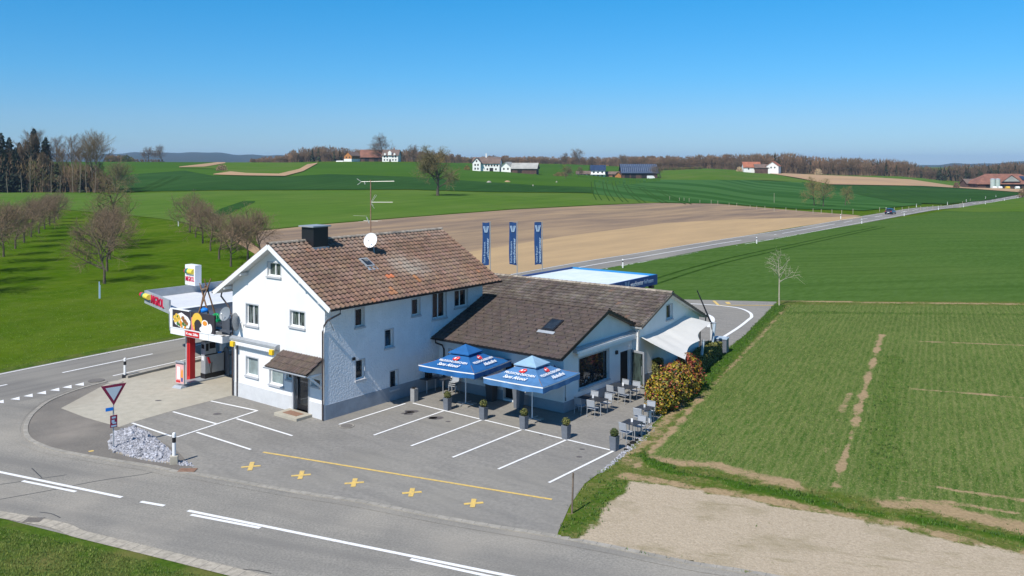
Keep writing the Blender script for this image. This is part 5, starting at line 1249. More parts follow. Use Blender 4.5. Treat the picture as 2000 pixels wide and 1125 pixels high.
# ------------------------------------------------------------------ parasols
def parasol(px, py, rz, side, mats, label):
    c = G(px, py); o = empty('parasol', c, rz, label, 'parasol', 'blue advertising parasols in front of the restaurant')
    h = side/2; zr = 2.27; zt = 3.02; hv = .66; zv = 2.86; cl, cl2 = mats; canvas = MB(); n = 10
    # four slightly sagging panels from rim to the vent ring
    for s in range(4):
        a = math.pi/2*s; ca, sa = math.cos(a), math.sin(a); rows = 7; vs = []
        for i in range(rows+1):
            t = i/rows; w_ = h*(1-t) + hv*.72*t; z = zr*(1-t) + (zv-.06)*t - .07*math.sin(math.pi*t)
            for j in range(n+1):
                u = -1 + 2*j/n; sag = -.045*(1-u*u)*math.sin(math.pi*min(1,t+.25)) - (.03*(1-u*u) if t == 0 else 0); x_, y_ = u*w_, -w_
                vs.append((x_*ca - y_*sa, x_*sa + y_*ca, z + sag))
        canvas.add(vs, [(i*(n+1)+j, i*(n+1)+j+1, (i+1)*(n+1)+j+1, (i+1)*(n+1)+j) for i in range(rows) for j in range(n)])
    cv_ = canvas.build('canopy', cl, o, smooth=False)
    cap = MB()
    for s in range(4):
        a = math.pi/2*s; ca, sa = math.cos(a), math.sin(a); P = [(-hv,-hv,zv),(hv,-hv,zv),(0,0,zt+.22)]
        cap.add([(x*ca-y*sa, x*sa+y*ca, z) for x, y, z in P], [(0,1,2)]); P = [(-hv,-hv,zv),(hv,-hv,zv),(hv,-hv,zv-.05),(-hv,-hv,zv-.05)]
        cap.add([(x*ca-y*sa, x*sa+y*ca, z) for x, y, z in P], [(0,1,2,3)])
    cap.build('vent_cap', cl2, cv_)
    val = MB(); pip = MB()
    for s in range(4):
        a = math.pi/2*s; ca, sa = math.cos(a), math.sin(a); m = 24; vs = []
        for j in range(m+1):
            u = -1 + 2*j/m; sag = -.03*(1-u*u); wv = .04*math.sin(j*.8+s)*(1-u*u); hh = .30 + .02*math.sin(j*.5+s*2)
            for z, k_ in ((zr+sag+.005, 0), (zr+sag-.15, wv*.6), (zr+sag-hh, wv)):
                x_, y_ = u*(h+.005), -(h+.005)-k_; vs.append((x_*ca-y_*sa, x_*sa+y_*ca, z))
        val.add(vs, [(3*j+i, 3*j+3+i, 3*j+4+i, 3*j+1+i) for j in range(m) for i in range(2)])
        vs = []
        for j in range(m+1):
            u = -1 + 2*j/m; sag = -.03*(1-u*u)
            for k_, z in ((.012, zr+sag+.0), (.012, zr+sag-.055)):
                x_, y_ = u*(h+.012), -(h+k_); vs.append((x_*ca-y_*sa, x_*sa+y_*ca, z))
        pip.add(vs, [(2*j, 2*j+2, 2*j+3, 2*j+1) for j in range(m)])
    val.build('valance', cl, cv_, smooth=True); pip.build('piping', 'white_print', cv_)
    k = MB(); k.tube([(0,0,.1),(0,0,3.1)], .03, 10); k.build('pole', 'white_metal', o)
    for s in range(4):
        a = math.pi/4 + math.pi/2*s; k = MB(); k.tube([(0,0,2.80),(h*1.38*math.cos(a),h*1.38*math.sin(a),zr+.0)], .014, 5); k.build('rib', 'wood_pole', o)
    k = MB()
    for x, y in ((-.42,-.42),(.02,-.42),(-.42,.02),(.02,.02)): k.box(x,x+.40,y,y+.40,.0,.08)
    k.build('base_slabs', 'kerb', o); k = MB(); k.box(-.5,.5,-.03,.03,.08,.12); k.box(-.03,.03,-.5,.5,.08,.12); k.build('cross_foot', 'grey_metal', o)
    # print on the two panels that face the car park
    for s, wd in ((0, 'Sans Alcool'), (1, 'Alkoholfrei')):
        a = math.pi/2*s; Rm = Matrix.Rotation(a, 3, 'Z'); xd = Rm @ V((1,0,0)); up = Rm @ V((0, h-hv*.72, zv-.06-zr)).normalized(); mid_ = Rm @ V((0,-h,zr)); nn = xd.cross(up)
        def pt(u, v_, d=.035): return mid_ + xd*u + up*v_ + nn*d - V((0,0,.05*math.sin(math.pi*min(1,v_/1.4))))
        lettering('FELDSCHLÖSSCHEN', .22, 'white_print', cv_, pt(.0,.70), xd, up, .003, bold=.004, width=1.75)
        lettering(wd, .32, 'white_print', cv_, pt(-.10 if s == 0 else .15,.36), xd, up, .003, bold=.006, shear=.35, width=1.35 if s == 0 else 1.15)
        k = MB(); k.add([pt(x_, y_) for x_, y_ in ((.0,.82),(.14,.86),(.22,1.05),(.10,1.16),(-.05,1.10),(-.16,1.02),(-.18,.88))], [tuple(range(7))]); k.build('emblem', 'red_print', cv_)
        k = MB(); k.add([pt(x_, y_, .04) for x_, y_ in ((-.10,.93),(-.02,.97),(.0,1.05),(-.06,1.06),(-.12,1.0))], [tuple(range(5))]); k.add([pt(x_, y_, .04) for x_, y_ in ((.04,.98),(.14,1.02),(.15,1.06),(.06,1.02))], [tuple(range(4))]); k.build('emblem_light', 'white_print', cv_)
    return o
parasol(909.5, 791, R(-32), 3.52, ('blue_canvas','blue_canvas'), 'deep blue square parasol nearer the inn wall')
parasol(1039.3, 821, R(-34.5), 3.46, ('blue_canvas_faded','blue_canvas_pale'), 'faded blue parasol with pale cap in front of the restaurant corner')

# ------------------------------------------------------------------ planters
def leafball(mb, c, r, n, cols, s, rg, flat=1.0, core=True):
    for i in range(n):
        d = V((rg.gauss(0,1), rg.gauss(0,1), rg.gauss(0,1))).normalized(); rr_ = r * (.72 + .34*rg.random()); p = V(c) + V((d.x*rr_, d.y*rr_, d.z*rr_*flat))
        a = V((rg.uniform(-1,1), rg.uniform(-1,1), rg.uniform(-1,1))).normalized(); b = a.cross(d).normalized(); ss = s*rg.uniform(.6,1.3)
        mb.tadd([p - a*ss, p + b*ss*.5 + d*ss*.3, p + a*ss, p - b*ss*.5], [(0,1,2,3)], rg.choice(cols))
def planter(c, label, m='planter', h=.66, w_=.17, t=.85, plant='ball', rz=HA, seed=1, cat='planter', grp='planters along the parking line'):
    o = empty('planter', c, rz, label, cat, grp); k = MB()
    a, b = w_*t, w_
    k.add([(-a,-a,0),(a,-a,0),(a,a,0),(-a,a,0),(-b,-b,h),(b,-b,h),(b,b,h),(-b,b,h),(-b*.85,-b*.85,h),(b*.85,-b*.85,h),(b*.85,b*.85,h),(-b*.85,b*.85,h),(-b*.85,-b*.85,h-.05),(b*.85,-b*.85,h-.05),(b*.85,b*.85,h-.05),(-b*.85,b*.85,h-.05)],
          [(3,2,1,0),(0,1,5,4),(1,2,6,5),(2,3,7,6),(3,0,4,7),(4,5,9,8),(5,6,10,9),(6,7,11,10),(7,4,8,11),(8,9,13,12),(9,10,14,13),(10,11,15,14),(11,8,12,15),(12,13,14,15)])
    k.build('pot', m, o); rg = random.Random(seed); g = MB(); g.tint = []
    if plant == 'ball':
        cols = [(.30,.30,.06),(.20,.24,.05),(.40,.36,.08),(.14,.18,.04),(.10,.13,.03)] if seed != 5 else [(.10,.16,.03),(.16,.22,.04),(.07,.10,.02),(.22,.26,.05)]
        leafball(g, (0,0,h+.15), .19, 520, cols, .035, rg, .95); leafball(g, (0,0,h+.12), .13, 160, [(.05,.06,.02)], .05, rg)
        g.build('plant', 'leaf', o)
    elif plant == 'dry':
        for i in range(70):
            d = V((rg.uniform(-1,1), rg.uniform(-1,1), rg.uniform(.3,1.3))).normalized()*rg.uniform(.1,.26); q = V((0,0,h-.02)); x_ = d.cross(V((1,.3,0))).normalized()*.012
            g.tadd([q-x_, q+x_, q+d], [(0,1,2)], rg.choice([(.14,.10,.07),(.09,.07,.05),(.2,.16,.1)]))
        g.build('plant', 'leaf', o)
    elif plant == 'lantern':
        leafball(g, (0,0,h+.02), .12, 60, [(.6,.6,.55),(.3,.3,.28),(.45,.38,.1)], .03, rg, .5); g.build('decoration', 'leaf', o)
    return o
for i, (x, y) in enumerate([(874,801),(944.5,819.5),(1023.5,838),(1105.8,857.5),(1200,880)]):
    planter(G(x, y), ['grey planter with round bush, first from the inn wall','grey planter with round bush, second from the inn wall beside the parasol foot','grey planter with round bush at the foot of the faded parasol','grey planter with round bush, fourth in the row','grey planter with greener bush at the terrace corner, last in the row'][i], seed=i+1)
planter(G(809,784), 'pale planter with withered plant beside the inn side wall', m='planter_pale', h=.70, w_=.15, t=.95, plant='dry', seed=8)
planter(G(960,783), 'tall dark tapered planter left of the restaurant door', m='planter_black', h=1.10, w_=.26, t=.72, plant=None, grp='tall planters beside the restaurant door')
planter(G(1013,797), 'tall grey tapered planter right of the restaurant door', m='planter', h=1.12, w_=.25, t=.72, plant='lantern', grp='tall planters beside the restaurant door')

# ------------------------------------------------------------------ terrace furniture
def chair_proto():
    o = empty('chair', (0,0,0), 0)
    m = 'grey_metal'
    for x in (-.22,.22):
        k = MB(); k.tube([(x,-.22,0),(x,-.20,.44)], .013, 6); k.build('leg', m, o)
        k = MB(); k.tube([(x,.27,0),(x,.20,.44),(x,.27,.88)], .013, 6); k.build('leg', m, o)
    k = MB(); k.tube([(-.22,-.21,.44),(.22,-.21,.44)], .012, 6); k.tube([(-.22,.21,.44),(.22,.21,.44)], .012, 6); k.tube([(-.22,.27,.88),(.22,.27,.88)], .013, 6)
    k.tube([(-.22,-.21,.44),(-.22,.21,.44)], .013, 6); k.tube([(.22,-.21,.44),(.22,.21,.44)], .013, 6); k.build('frame', m, o)
    k = MB(); k.add([(-.21,-.21,.45),(.21,-.21,.45),(.21,0,.435),(-.21,0,.435),(.21,.20,.45),(-.21,.20,.45)], [(0,1,2,3),(3,2,4,5)]); k.add([(-.21,-.21,.44),(.21,-.21,.44),(.21,0,.425),(-.21,0,.425),(.21,.20,.44),(-.21,.20,.44)], [(3,2,1,0),(5,4,2,3)]); k.build('seat', 'sling', o)
    k = MB(); k.box(-.21,.21,0,.012,0,.34); k.xf(Matrix.Translation((0,.232,.54)) @ Matrix.Rotation(R(-9),4,'X')); k.build('backrest', 'sling', o)
    return o
def table_proto(w_, name='table'):
    o = empty(name, (0,0,0), 0); k = MB(); k.box(-w_/2,w_/2,-.38,.38,.72,.745); k.build('tabletop', 'table_dark', o, bevel=.005)
    for x in (-w_/2+.06, w_/2-.06):
        for y in (-.32,.32): k = MB(); k.bar((x,y,0),(x,y,.72), .035, .035, (0,1,0)); k.build('leg', 'grey_metal', o)
    return o
ch0 = chair_proto(); tb0 = table_proto(1.45); tb1 = table_proto(.78); used = {}
def put(proto, loc_, rz, label, cat, grp):
    o = proto if proto.name not in used else copy_tree(proto); used[proto.name] = 1
    o.location = loc_; o.rotation_euler = (0,0,rz); tag(o, label, cat, grp); return o
def glass_on(c, seed, label):
    rg = random.Random(seed); o = empty('menu_holder', (c.x, c.y, .745), HA+rg.random(), label, 'menu holder', 'menu holders on the terrace tables'); k = MB()
    k.box(-.05,.05,-.04,.04,0,.015); k.build('foot', 'silver', o); k = MB(); k.box(-.045,.045,-.004,.004,.015,.17); k.build('card', 'white_print', o)
GC = 'grey chairs around the terrace tables'; GT = 'dark tables on the terrace'
tabs = [(V((4.17,44.28,0)), 'long', 'dark long table below the big restaurant window'), (V((6.03,46.73,0)), 'long', 'dark long table nearest the open glass door'),
        (V((6.56,42.57,0)), 'small', 'dark square table partly behind the red and yellow bush'), (V((5.60,40.17,0)), 'small', 'dark square table nearest the last planter')]
wh = ['below the big restaurant window','nearest the open glass door','beside the red and yellow bush','nearest the last planter']
for i, (c, kind, lb) in enumerate(tabs):
    put(tb0 if kind == 'long' else tb1, c, HA, lb, 'table', GT); glass_on(c, i, 'small menu holder on the table ' + wh[i])
    xs_ = (-.37,.37) if kind == 'long' else (0,)
    for sx_, sy, fr in [(x, s, r) for s, r in ((.56,0),(-.56,math.pi)) for x in xs_]:
        p = c + A_*(sx_+random.uniform(-.05,.05)) + B_*(sy+random.uniform(-.03,.05)*(1 if sy > 0 else -1))
        side = 'far side' if sy > 0 else 'near side'; end = ('' if kind != 'long' else (', left chair' if sx_ < 0 else ', right chair'))
        put(ch0, p, HA + fr + random.uniform(-.15,.15), f'grey chair on the {side}{end}, table {wh[i]}', 'chair', GC)
# spare chairs and table by the inn wall
c = G(886,768); 
for i, (dx, z, lb) in enumerate([(0,0,'lowest chair of the stack under the deep blue parasol'),(.02,.10,'middle chair of the stack under the deep blue parasol'),(.04,.20,'topmost chair of the stack under the deep blue parasol')]):
    put(ch0, (c.x+dx, c.y+dx, z), HA+.25, lb, 'chair', 'stacked chairs by the wall')
c = G(866,764); o = put(tb1, (c.x, c.y, 0), HA-.1, 'dark square table in the corner behind the deep blue parasol', 'table', GT)
# wall shelf next to the corner
c0_ = Wf.p(*[Wf.px(830,738)[0], 0]); u = Wf.px(830,738)[0]; ws = empty('wall_counter', loc(Wf.p(u,0,0)), HA, 'small dark counter with pale legs against the inn side wall', 'counter')
k = MB(); k.box(.03,.55,-.45,.45,.74,.78); k.build('top', 'table_dark', ws)
for y in (-.35,.35): k = MB(); k.tube([(.48,y,0),(.48,y,.74)], .016, 6); k.build('leg', 'white_metal', ws)
k = MB(); k.box(.05,.30,-.05,.28,.78,1.12); k.build('box', 'interior', ws)
pf = Wa.px(1094,725); ff = empty('wall_flag', loc(Wa.p(8.5,0,0)), HA, 'dark purple cloth hanging at the restaurant corner under the eave', 'flag')
k = MB(); k.tube([(-.0,-.02,2.1),(-.18,-.35,2.55)], .012, 5); k.build('stick', 'silver', ff)
k = MB(); k.add([(-.02,-.05,2.15),(-.18,-.35,2.5),(-.30,-.30,2.0),(-.22,-.12,1.75),(-.05,-.06,1.8)], [(0,1,2,3,4)]); k.add([(-.02,-.06,2.15),(-.05,-.07,1.8),(-.22,-.13,1.75),(-.30,-.31,2.0),(-.18,-.36,2.5)], [(0,1,2,3,4)]); k.build('cloth', 'purple', ff)

# ------------------------------------------------------------------ shade sail, masts, hedge, bush, container
sl_ = empty('shade_sail', G(1345,740), 0, 'stretched white shade sail beside the rear restaurant gable', 'shade sail')
c_left = PZ(1247,656,49.6); c_top = loc(Wr.p(*Wr.px(1337, 617), .05)); c_right = PZ(1389,630,54.5); c_mid = PZ(1367,665,51.0); c_front = PZ(1338,702,47.4)
k = MB(); n = 28; vs = []
def outer(u):
    if u < .5: a, b, t = c_front, c_mid, u*2
    else: a, b, t = c_mid, c_right, u*2-1
    p = a.lerp(b, t); inn = (c_left.lerp(c_top, .5) - p); inn.z = 0; inn.normalize(); return p + inn*.42*math.sin(math.pi*t)
def inner(u): return c_left.lerp(c_top, u) + V((0,0,-.10*math.sin(math.pi*u)))
for i in range(n+1):
    u = i/n
    for j in range(n+1):
        v_ = j/n; p = inner(u).lerp(outer(u), v_); s_ = math.sin(math.pi*v_)
        p = p + V((0,0,-.07*s_*math.sin(math.pi*min(1, .15+u*.85)) - .03*s_*(1-u)**2 + .022*math.sin(u*40+v_*4)*s_*(1-u) + .012*math.sin(u*17-v_*5)*s_)); vs.append(p)
k.add(vs, [(i*(n+1)+j, (i+1)*(n+1)+j, (i+1)*(n+1)+j+1, i*(n+1)+j+1) for i in range(n) for j in range(n)]); cb(k, 'cloth', 'sail', sl_, smooth=True)
def mast(a, b, r, m, name, label, cat='post'):
    o = empty(name, V((a.x, a.y, 0)), 0, label, cat); k = MB(); k.tube([V((0,0,a.z)), b - V((a.x,a.y,0))], r, 10); k.build('pole', m, o)
    k = MB(); k.lathe([(r*1.25,0),(r*1.25,.05),(r*.5,.07)], n=10); k.v = [tuple(V(q) + (b - V((a.x,a.y,0))) - V((0,0,.03))) for q in k.v]; k.build('cap', 'grey_metal', o); return o
g1 = G(1388,702); mast(V((g1.x,g1.y,0)), PZ(1396,631,g1.y+.6), .09, 'pole_blue', 'sail_mast', 'tall pale blue leaning mast holding the shade sail', 'mast')['group'] = 'masts of the shade sail'
g2 = G(1366,728); mast(V((g2.x,g2.y,0)), PZ(1374,665,g2.y+.3), .09, 'pole_blue', 'sail_mast', 'shorter pale blue leaning mast in front of the hedge', 'mast')['group'] = 'masts of the shade sail'
g3 = G(1391,694); mast(V((g3.x,g3.y,0)), PZ(1390,630,g3.y), .12, 'plinth_pale', 'white_post', 'thick pale post behind the leaning masts', 'post')
bpl = empty('folded_flag_pole', PZ(1389,630,55), 0, 'thin black pole leaning above the shade sail', 'pole'); k = MB(); k.tube([(0,0,-.05), PZ(1361.5,567,55)-PZ(1389,630,55)], [.06,.035], 8); k.build('pole', 'dark_metal', bpl)
k = MB(); k.tube([(0,0,-.05),(0.05,0,-.45)], .03, 6); k.build('bracket', 'dark_metal', bpl)
k = MB(); k.tube([c_front - sl_.location - V((0,0,.02)), G(1350,752) - sl_.location], .012, 5); k.build('tie_rope', 'grey_metal', sl_)
# container
cc = G(1409,690); co = empty('waste_container', cc, HA+.2, 'grey blue wheeled waste container at the far end of the hedge', 'container')
k = MB(); k.box(-.42,.42,-.35,.35,.08,1.0); k.build('body', 'planter', co, bevel=.02)
k = MB(); k.box(-.46,.46,-.39,.39,1.0,1.08); k.box(-.40,.40,-.1,.1,1.08,1.13); k.build('lid', 'pole_blue', co, bevel=.02)
for x in (-.3,.3):
    for y in (-.25,.25): k = MB(); k.tube([(x-.03,y,.06),(x+.03,y,.06)], .06, 8); k.build('wheel', 'dark_metal', co)
# furniture in the shade of the sail
tt = G(1310,728); o = put(tb1, (tt.x-.3, tt.y+.6, 0), HA, 'dark table in the shade below the sail', 'table', GT)
# hedge
ha, hb = G(1352,748), G(1411,697); hl = (hb-ha).length; hd = (hb-ha).normalized(); hang = math.atan2(hd.y, hd.x)
hg = empty('clipped_hedge', ha, hang, 'low clipped box hedge leading from the bush to the container', 'hedge')
g = MB(); g.tint = []; rg = random.Random(4)
def hedge_leaves(g, x0, x1, y0, y1, h, n):
    for i in range(n):
        f = rg.random(); x = rg.uniform(x0, x1)
        if f < .45: y, z, nn = rg.uniform(y0,y1), h + rg.uniform(-.06,.05), V((0,0,1))
        elif f < .72: y, z, nn = y0 + rg.uniform(-.03,.05), rg.uniform(0,h), V((0,-1,0))
        elif f < .92: y, z, nn = y1 - rg.uniform(-.03,.05), rg.uniform(0,h), V((0,1,0))
        else: x = x0 if rg.random() < .5 else x1; y, z, nn = rg.uniform(y0,y1), rg.uniform(0,h), V((-1 if x == x0 else 1,0,0))
        z += .04*math.sin(x*3.1); d = (nn + V((rg.gauss(0,.5),rg.gauss(0,.5),rg.gauss(0,.5)))).normalized(); a = d.cross(V((rg.random(),rg.random(),.3))).normalized()*.045; b = d.cross(a).normalized()*.03; p = V((x,y,z))
        t = rg.uniform(.5,1.5); g.tadd([p-a, p-b, p+a, p+b], [(0,1,2,3)], (t*1.05, t, t*.8))
hedge_leaves(g, 0, hl, 0, .95, 1.02, 9000); g.build('foliage', 'hedge_leaf', hg)
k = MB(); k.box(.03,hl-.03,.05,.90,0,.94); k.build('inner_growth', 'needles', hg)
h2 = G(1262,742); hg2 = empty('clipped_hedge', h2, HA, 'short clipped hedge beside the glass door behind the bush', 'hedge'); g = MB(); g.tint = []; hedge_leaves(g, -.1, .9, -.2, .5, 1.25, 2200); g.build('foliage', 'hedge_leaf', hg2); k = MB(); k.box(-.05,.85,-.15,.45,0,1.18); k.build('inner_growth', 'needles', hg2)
# red and yellow bush
bs = empty('photinia_bush', G(1312,800), 0, 'bushy shrub with red and yellow green leaves at the terrace edge', 'bush'); g = MB(); g.tint = []; rg = random.Random(12)
def bushpart(c, r, h, n, red):
    for i in range(n):
        th = rg.uniform(0, 2*math.pi); ph = rg.random(); z = h*ph; rr_ = r*(math.sin(math.pi*min(1, .12+ph*.88))**.45)*(1 + .16*math.sin(th*5+z*4) + .12*math.sin(th*9-z*7)); rr_ *= .62 + .42*rg.random()**.5
        p = V((c.x + rr_*math.cos(th), c.y + rr_*math.sin(th), .03 + z + rg.uniform(-.08,.16))); d = V((math.cos(th), math.sin(th), .7*rg.random()+ (ph-.3))).normalized() + V((rg.gauss(0,.5),rg.gauss(0,.5),rg.gauss(0,.5)))
        d.normalize(); a = d.cross(V((rg.gauss(0,1),rg.gauss(0,1),rg.gauss(0,1)))).normalized()*.088*rg.uniform(.6,1.3); b = d.cross(a).normalized()*.044
        clump = .5 + .5*math.sin(th*3 + z*5 + c.x*3)
        if rg.random() < red*(.30 + .8*ph)*(.2+clump*.9): t = rg.choice([(.50,.06,.03),(.62,.17,.05),(.26,.03,.02),(.62,.28,.10)])
        else: t = rg.choice([(.55,.42,.01),(.40,.38,.01),(.70,.46,.02),(.26,.28,.015),(.06,.08,.01),(.60,.34,.02),(.12,.14,.01)])
        g.tadd([p-a, p-b+d*.01, p+a, p+b], [(0,1,2,3)], t)
bushpart(G(1296,803)+V((.1,.5,0)), .95, 1.75, 2900, .35); bushpart(G(1325,785)+V((0,.5,0)), 1.0, 1.9, 2500, .6); bushpart(G(1347,769)+V((0,.5,0)), .85, 2.0, 2200, .95); bushpart(G(1287,811)+V((0,.35,0)), .6, 1.2, 1000, .3)
cb(g, 'foliage', 'leaf', bs)
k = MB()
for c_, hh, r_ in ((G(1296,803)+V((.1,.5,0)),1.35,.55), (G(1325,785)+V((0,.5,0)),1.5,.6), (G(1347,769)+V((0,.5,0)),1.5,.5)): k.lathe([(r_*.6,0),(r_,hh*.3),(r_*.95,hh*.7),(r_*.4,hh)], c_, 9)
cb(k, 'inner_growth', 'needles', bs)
kk = G(1269,826); k = MB(); k.box(-.07,.07,-.07,.07,0,.62); o = k.build('stone_post', 'plinth_pale'); o.location = kk; tag(o, 'short grey post at the terrace edge beside the chairs', 'post')

# ------------------------------------------------------------------ roof antenna and dish
an = empty('roof_antenna', loc(V((XM,6.67,RZ+.05))), 0, 'tall rusty antenna mast with three crossbars on the roof ridge', 'antenna')
zb = an.location.z; k = MB(); k.tube([(0,0,-.3),(0,0,11.85-zb)], .032, 8); k.build('mast', 'rust', an)
mat('alu', (.55,.55,.50), .5, metal=.4); pp = lambda px, py: PZ(px, py, an.location.y) - an.location
k = MB(); k.tube([pp(706,355), pp(770,354)], .022, 6); k.tube([pp(706,355), pp(697,349)], .016, 5); k.tube([pp(706,355), pp(698,361)], .016, 5); k.tube([pp(712,355), pp(713,360)], .03, 5)
for i in range(12): c = pp(715+i*4.6, 354.5); k.tube([c+V((0,-.07,0)), c+V((0,.07,0))], .008, 4)
k.build('upper_boom', 'alu', an)
k = MB(); k.tube([pp(724,395), pp(767,395)], .018, 6)
for i in range(10): c = pp(733+i*3.6, 395); k.tube([c+V((0,-.10,0)), c+V((0,.10,0))], .009, 4)
for a, b in (((725,394),(733,380)),((726,395),(736,381)),((724,397),(731,407)),((725,396),(729,402))): k.tube([pp(*a), pp(*b)], .012, 4)
k.build('middle_boom', 'alu', an)
k = MB(); k.tube([pp(710,431), pp(738,432)], .014, 5); k.tube([pp(716,424), pp(721,436)], .03, 6); k.tube([pp(690,421), pp(716,422)], .006, 4); k.tube([pp(700,433), pp(745,431)], .006, 4); k.build('lower_boom', 'alu', an)
dc = PZ(724.5,470,48.6); rd = dish('satellite_dish', dc, .40, (-.25,-.9,.36), 'white satellite dish on a bracket above the inn roof tiles', 'white_metal', mount=[(.1,.15,-.1),(.18,.05,-.75)])

# ------------------------------------------------------------------ wash centre canopy
wc = empty('wash_canopy', V((7.5,64,0)), HA, 'blue edged flat canopy of the car wash behind the restaurant', 'canopy')
Rr = V((11.58,68.5,4.0)); L4 = (Matrix.Translation(wc.location) @ Matrix.Rotation(HA, 4, 'Z')).inverted(); r0 = L4 @ Rr
xr, yr = r0.x, r0.y; wd_, dp_ = 8.15, 9.3
k = MB(); k.box(xr-wd_+.14, xr-.14, yr-dp_+.14, yr-.14, 3.70, 3.86); k.build('deck', 'wash_roof', wc)
k = MB(); k.box(xr-.12, xr, yr-dp_, yr, 3.22, 4.0); k.build('fascia', 'fascia_blue', wc)
k = MB(); k.box(xr-wd_, xr-.12, yr-.12, yr, 3.22, 4.0); k.build('fascia', 'fascia_cyan', wc)
k = MB(); k.box(xr-wd_, xr-wd_+.12, yr-dp_, yr-.12, 3.22, 4.0); k.build('fascia', 'fascia_blue', wc)
k = MB(); k.box(xr-wd_+.12, xr-.12, yr-dp_, yr-dp_+.12, 3.22, 4.0); k.build('fascia', 'fascia_blue', wc)
for x, y in ((xr-.6,yr-1.2),(xr-wd_+.6,yr-1.2),(xr-.6,yr-dp_+.8),(xr-wd_+.6,yr-dp_+.8)): k = MB(); k.box(x-.1,x+.1,y-.1,y+.1,0,3.4); k.build('post', 'dark_metal', wc)
k = MB(); k.box(xr-.3,xr+.1,yr-.95,yr-.7,3.0,3.2); k.build('camera', 'dark_metal', wc)
yy = yr - dp_*.0
lettering('waschcenter', .50, 'white_print', wc, (xr+.012, yr-3.25, 3.62), (0,1,0), (0,0,1), .004, bold=.006, width=1.95)
lettering('hörhausen', .50, 'flag_light', wc, (xr+.012, yr-1.4, 3.62), (0,1,0), (0,0,1), .004, width=1.45)
lettering('feldbach', .40, 'white_print', wc, (xr+.012, yr-6.1, 3.70), (0,1,0), (0,0,1), .004, bold=.006, width=1.3) if False else lettering('such', .36, 'white_print', wc, (xr+.012, yr-5.75, 3.60), (0,1,0), (0,0,1), .004, bold=.006, width=.75)
def wlogo(mb, o_, xd, yd, w_, h_):
    o_, xd, yd = V(o_), V(xd), V(yd)
    for s in (-1, 1):
        for a, b in ((.50,.28),(.28,.16),(.12,.05)):
            pass
    for x0, x1 in ((-.5,-.20),(-.24,-.08),(.24,.08),(.5,.20)):
        t = .10*w_; mb.add([o_ + xd*(x0*w_-t/1.4) + yd*h_/2, o_ + xd*(x0*w_+t/1.4) + yd*h_/2, o_ + xd*(x1*w_+t/1.8) - yd*h_/2, o_ + xd*(x1*w_-t/1.8) - yd*h_/2], [(3,2,1,0)])
k = MB(); wlogo(k, (xr+.014, yr-4.75, 3.62), (0,1,0), (0,0,1), .62, .62); k.build('logo', 'flag_light', wc)
# flags
for i, (px, lb) in enumerate([(957.5,'blue banner flag nearest the inn roof'),(1010,'middle blue banner flag of the three'),(1059,'blue banner flag above the car wash canopy')]):
    Y = 90.0; base = V(((px-1000)/F*Y, Y, 0)); fo = empty('banner_flag', base, 0, lb, 'flag', 'three blue banner flags at the car wash')
    top = CH - (433-HZ)/F*Y; k = MB(); k.tube([(0,0,0),(0,0,top)], [.05,.035], 8); k.build('pole', 'silver', fo)
    k = MB(); k.tube([(0,0,top-.02),(-.82,0,top-.02)], .015, 5); k.build('arm', 'grey_metal', fo)
    k = MB(); n, m = 26, 6; H0 = 4.45; W0 = .74; vs = []; ph = i*1.7
    def fl(u, v_): return V((-.06 - W0*u + .05*math.sin(v_*5+ph)*v_ - .02, -.10*math.sin(u*3.2+v_*7+ph)*(.3+v_) , top-.06 - H0*v_ - .05*math.sin(u*3+ph)))
    for a in range(n+1):
        for b in range(m+1): vs.append(fl(b/m, a/n))
    k.add(vs, [(a*(m+1)+b, (a+1)*(m+1)+b, (a+1)*(m+1)+b+1, a*(m+1)+b+1) for a in range(n) for b in range(m)]); fc = k.build('cloth', 'flag_blue', fo, smooth=True)
    k = MB(); wlogo(k, fl(.5,.155)+V((0,-.06,0)), (1,0,0), (0,0,1), .52, .66); k.build('logo', 'flag_light', fc)
    lettering('waschcenter', .34, 'flag_light', fc, fl(.24,.66)+V((0,-.08,0)), (0,0,1), (-1,0,0), .003, bold=.005, width=2.65)
    lettering('hörhausen', .30, 'flag_light', fc, fl(.68,.70)+V((0,-.08,0)), (0,0,1), (-1,0,0), .003, width=2.2)
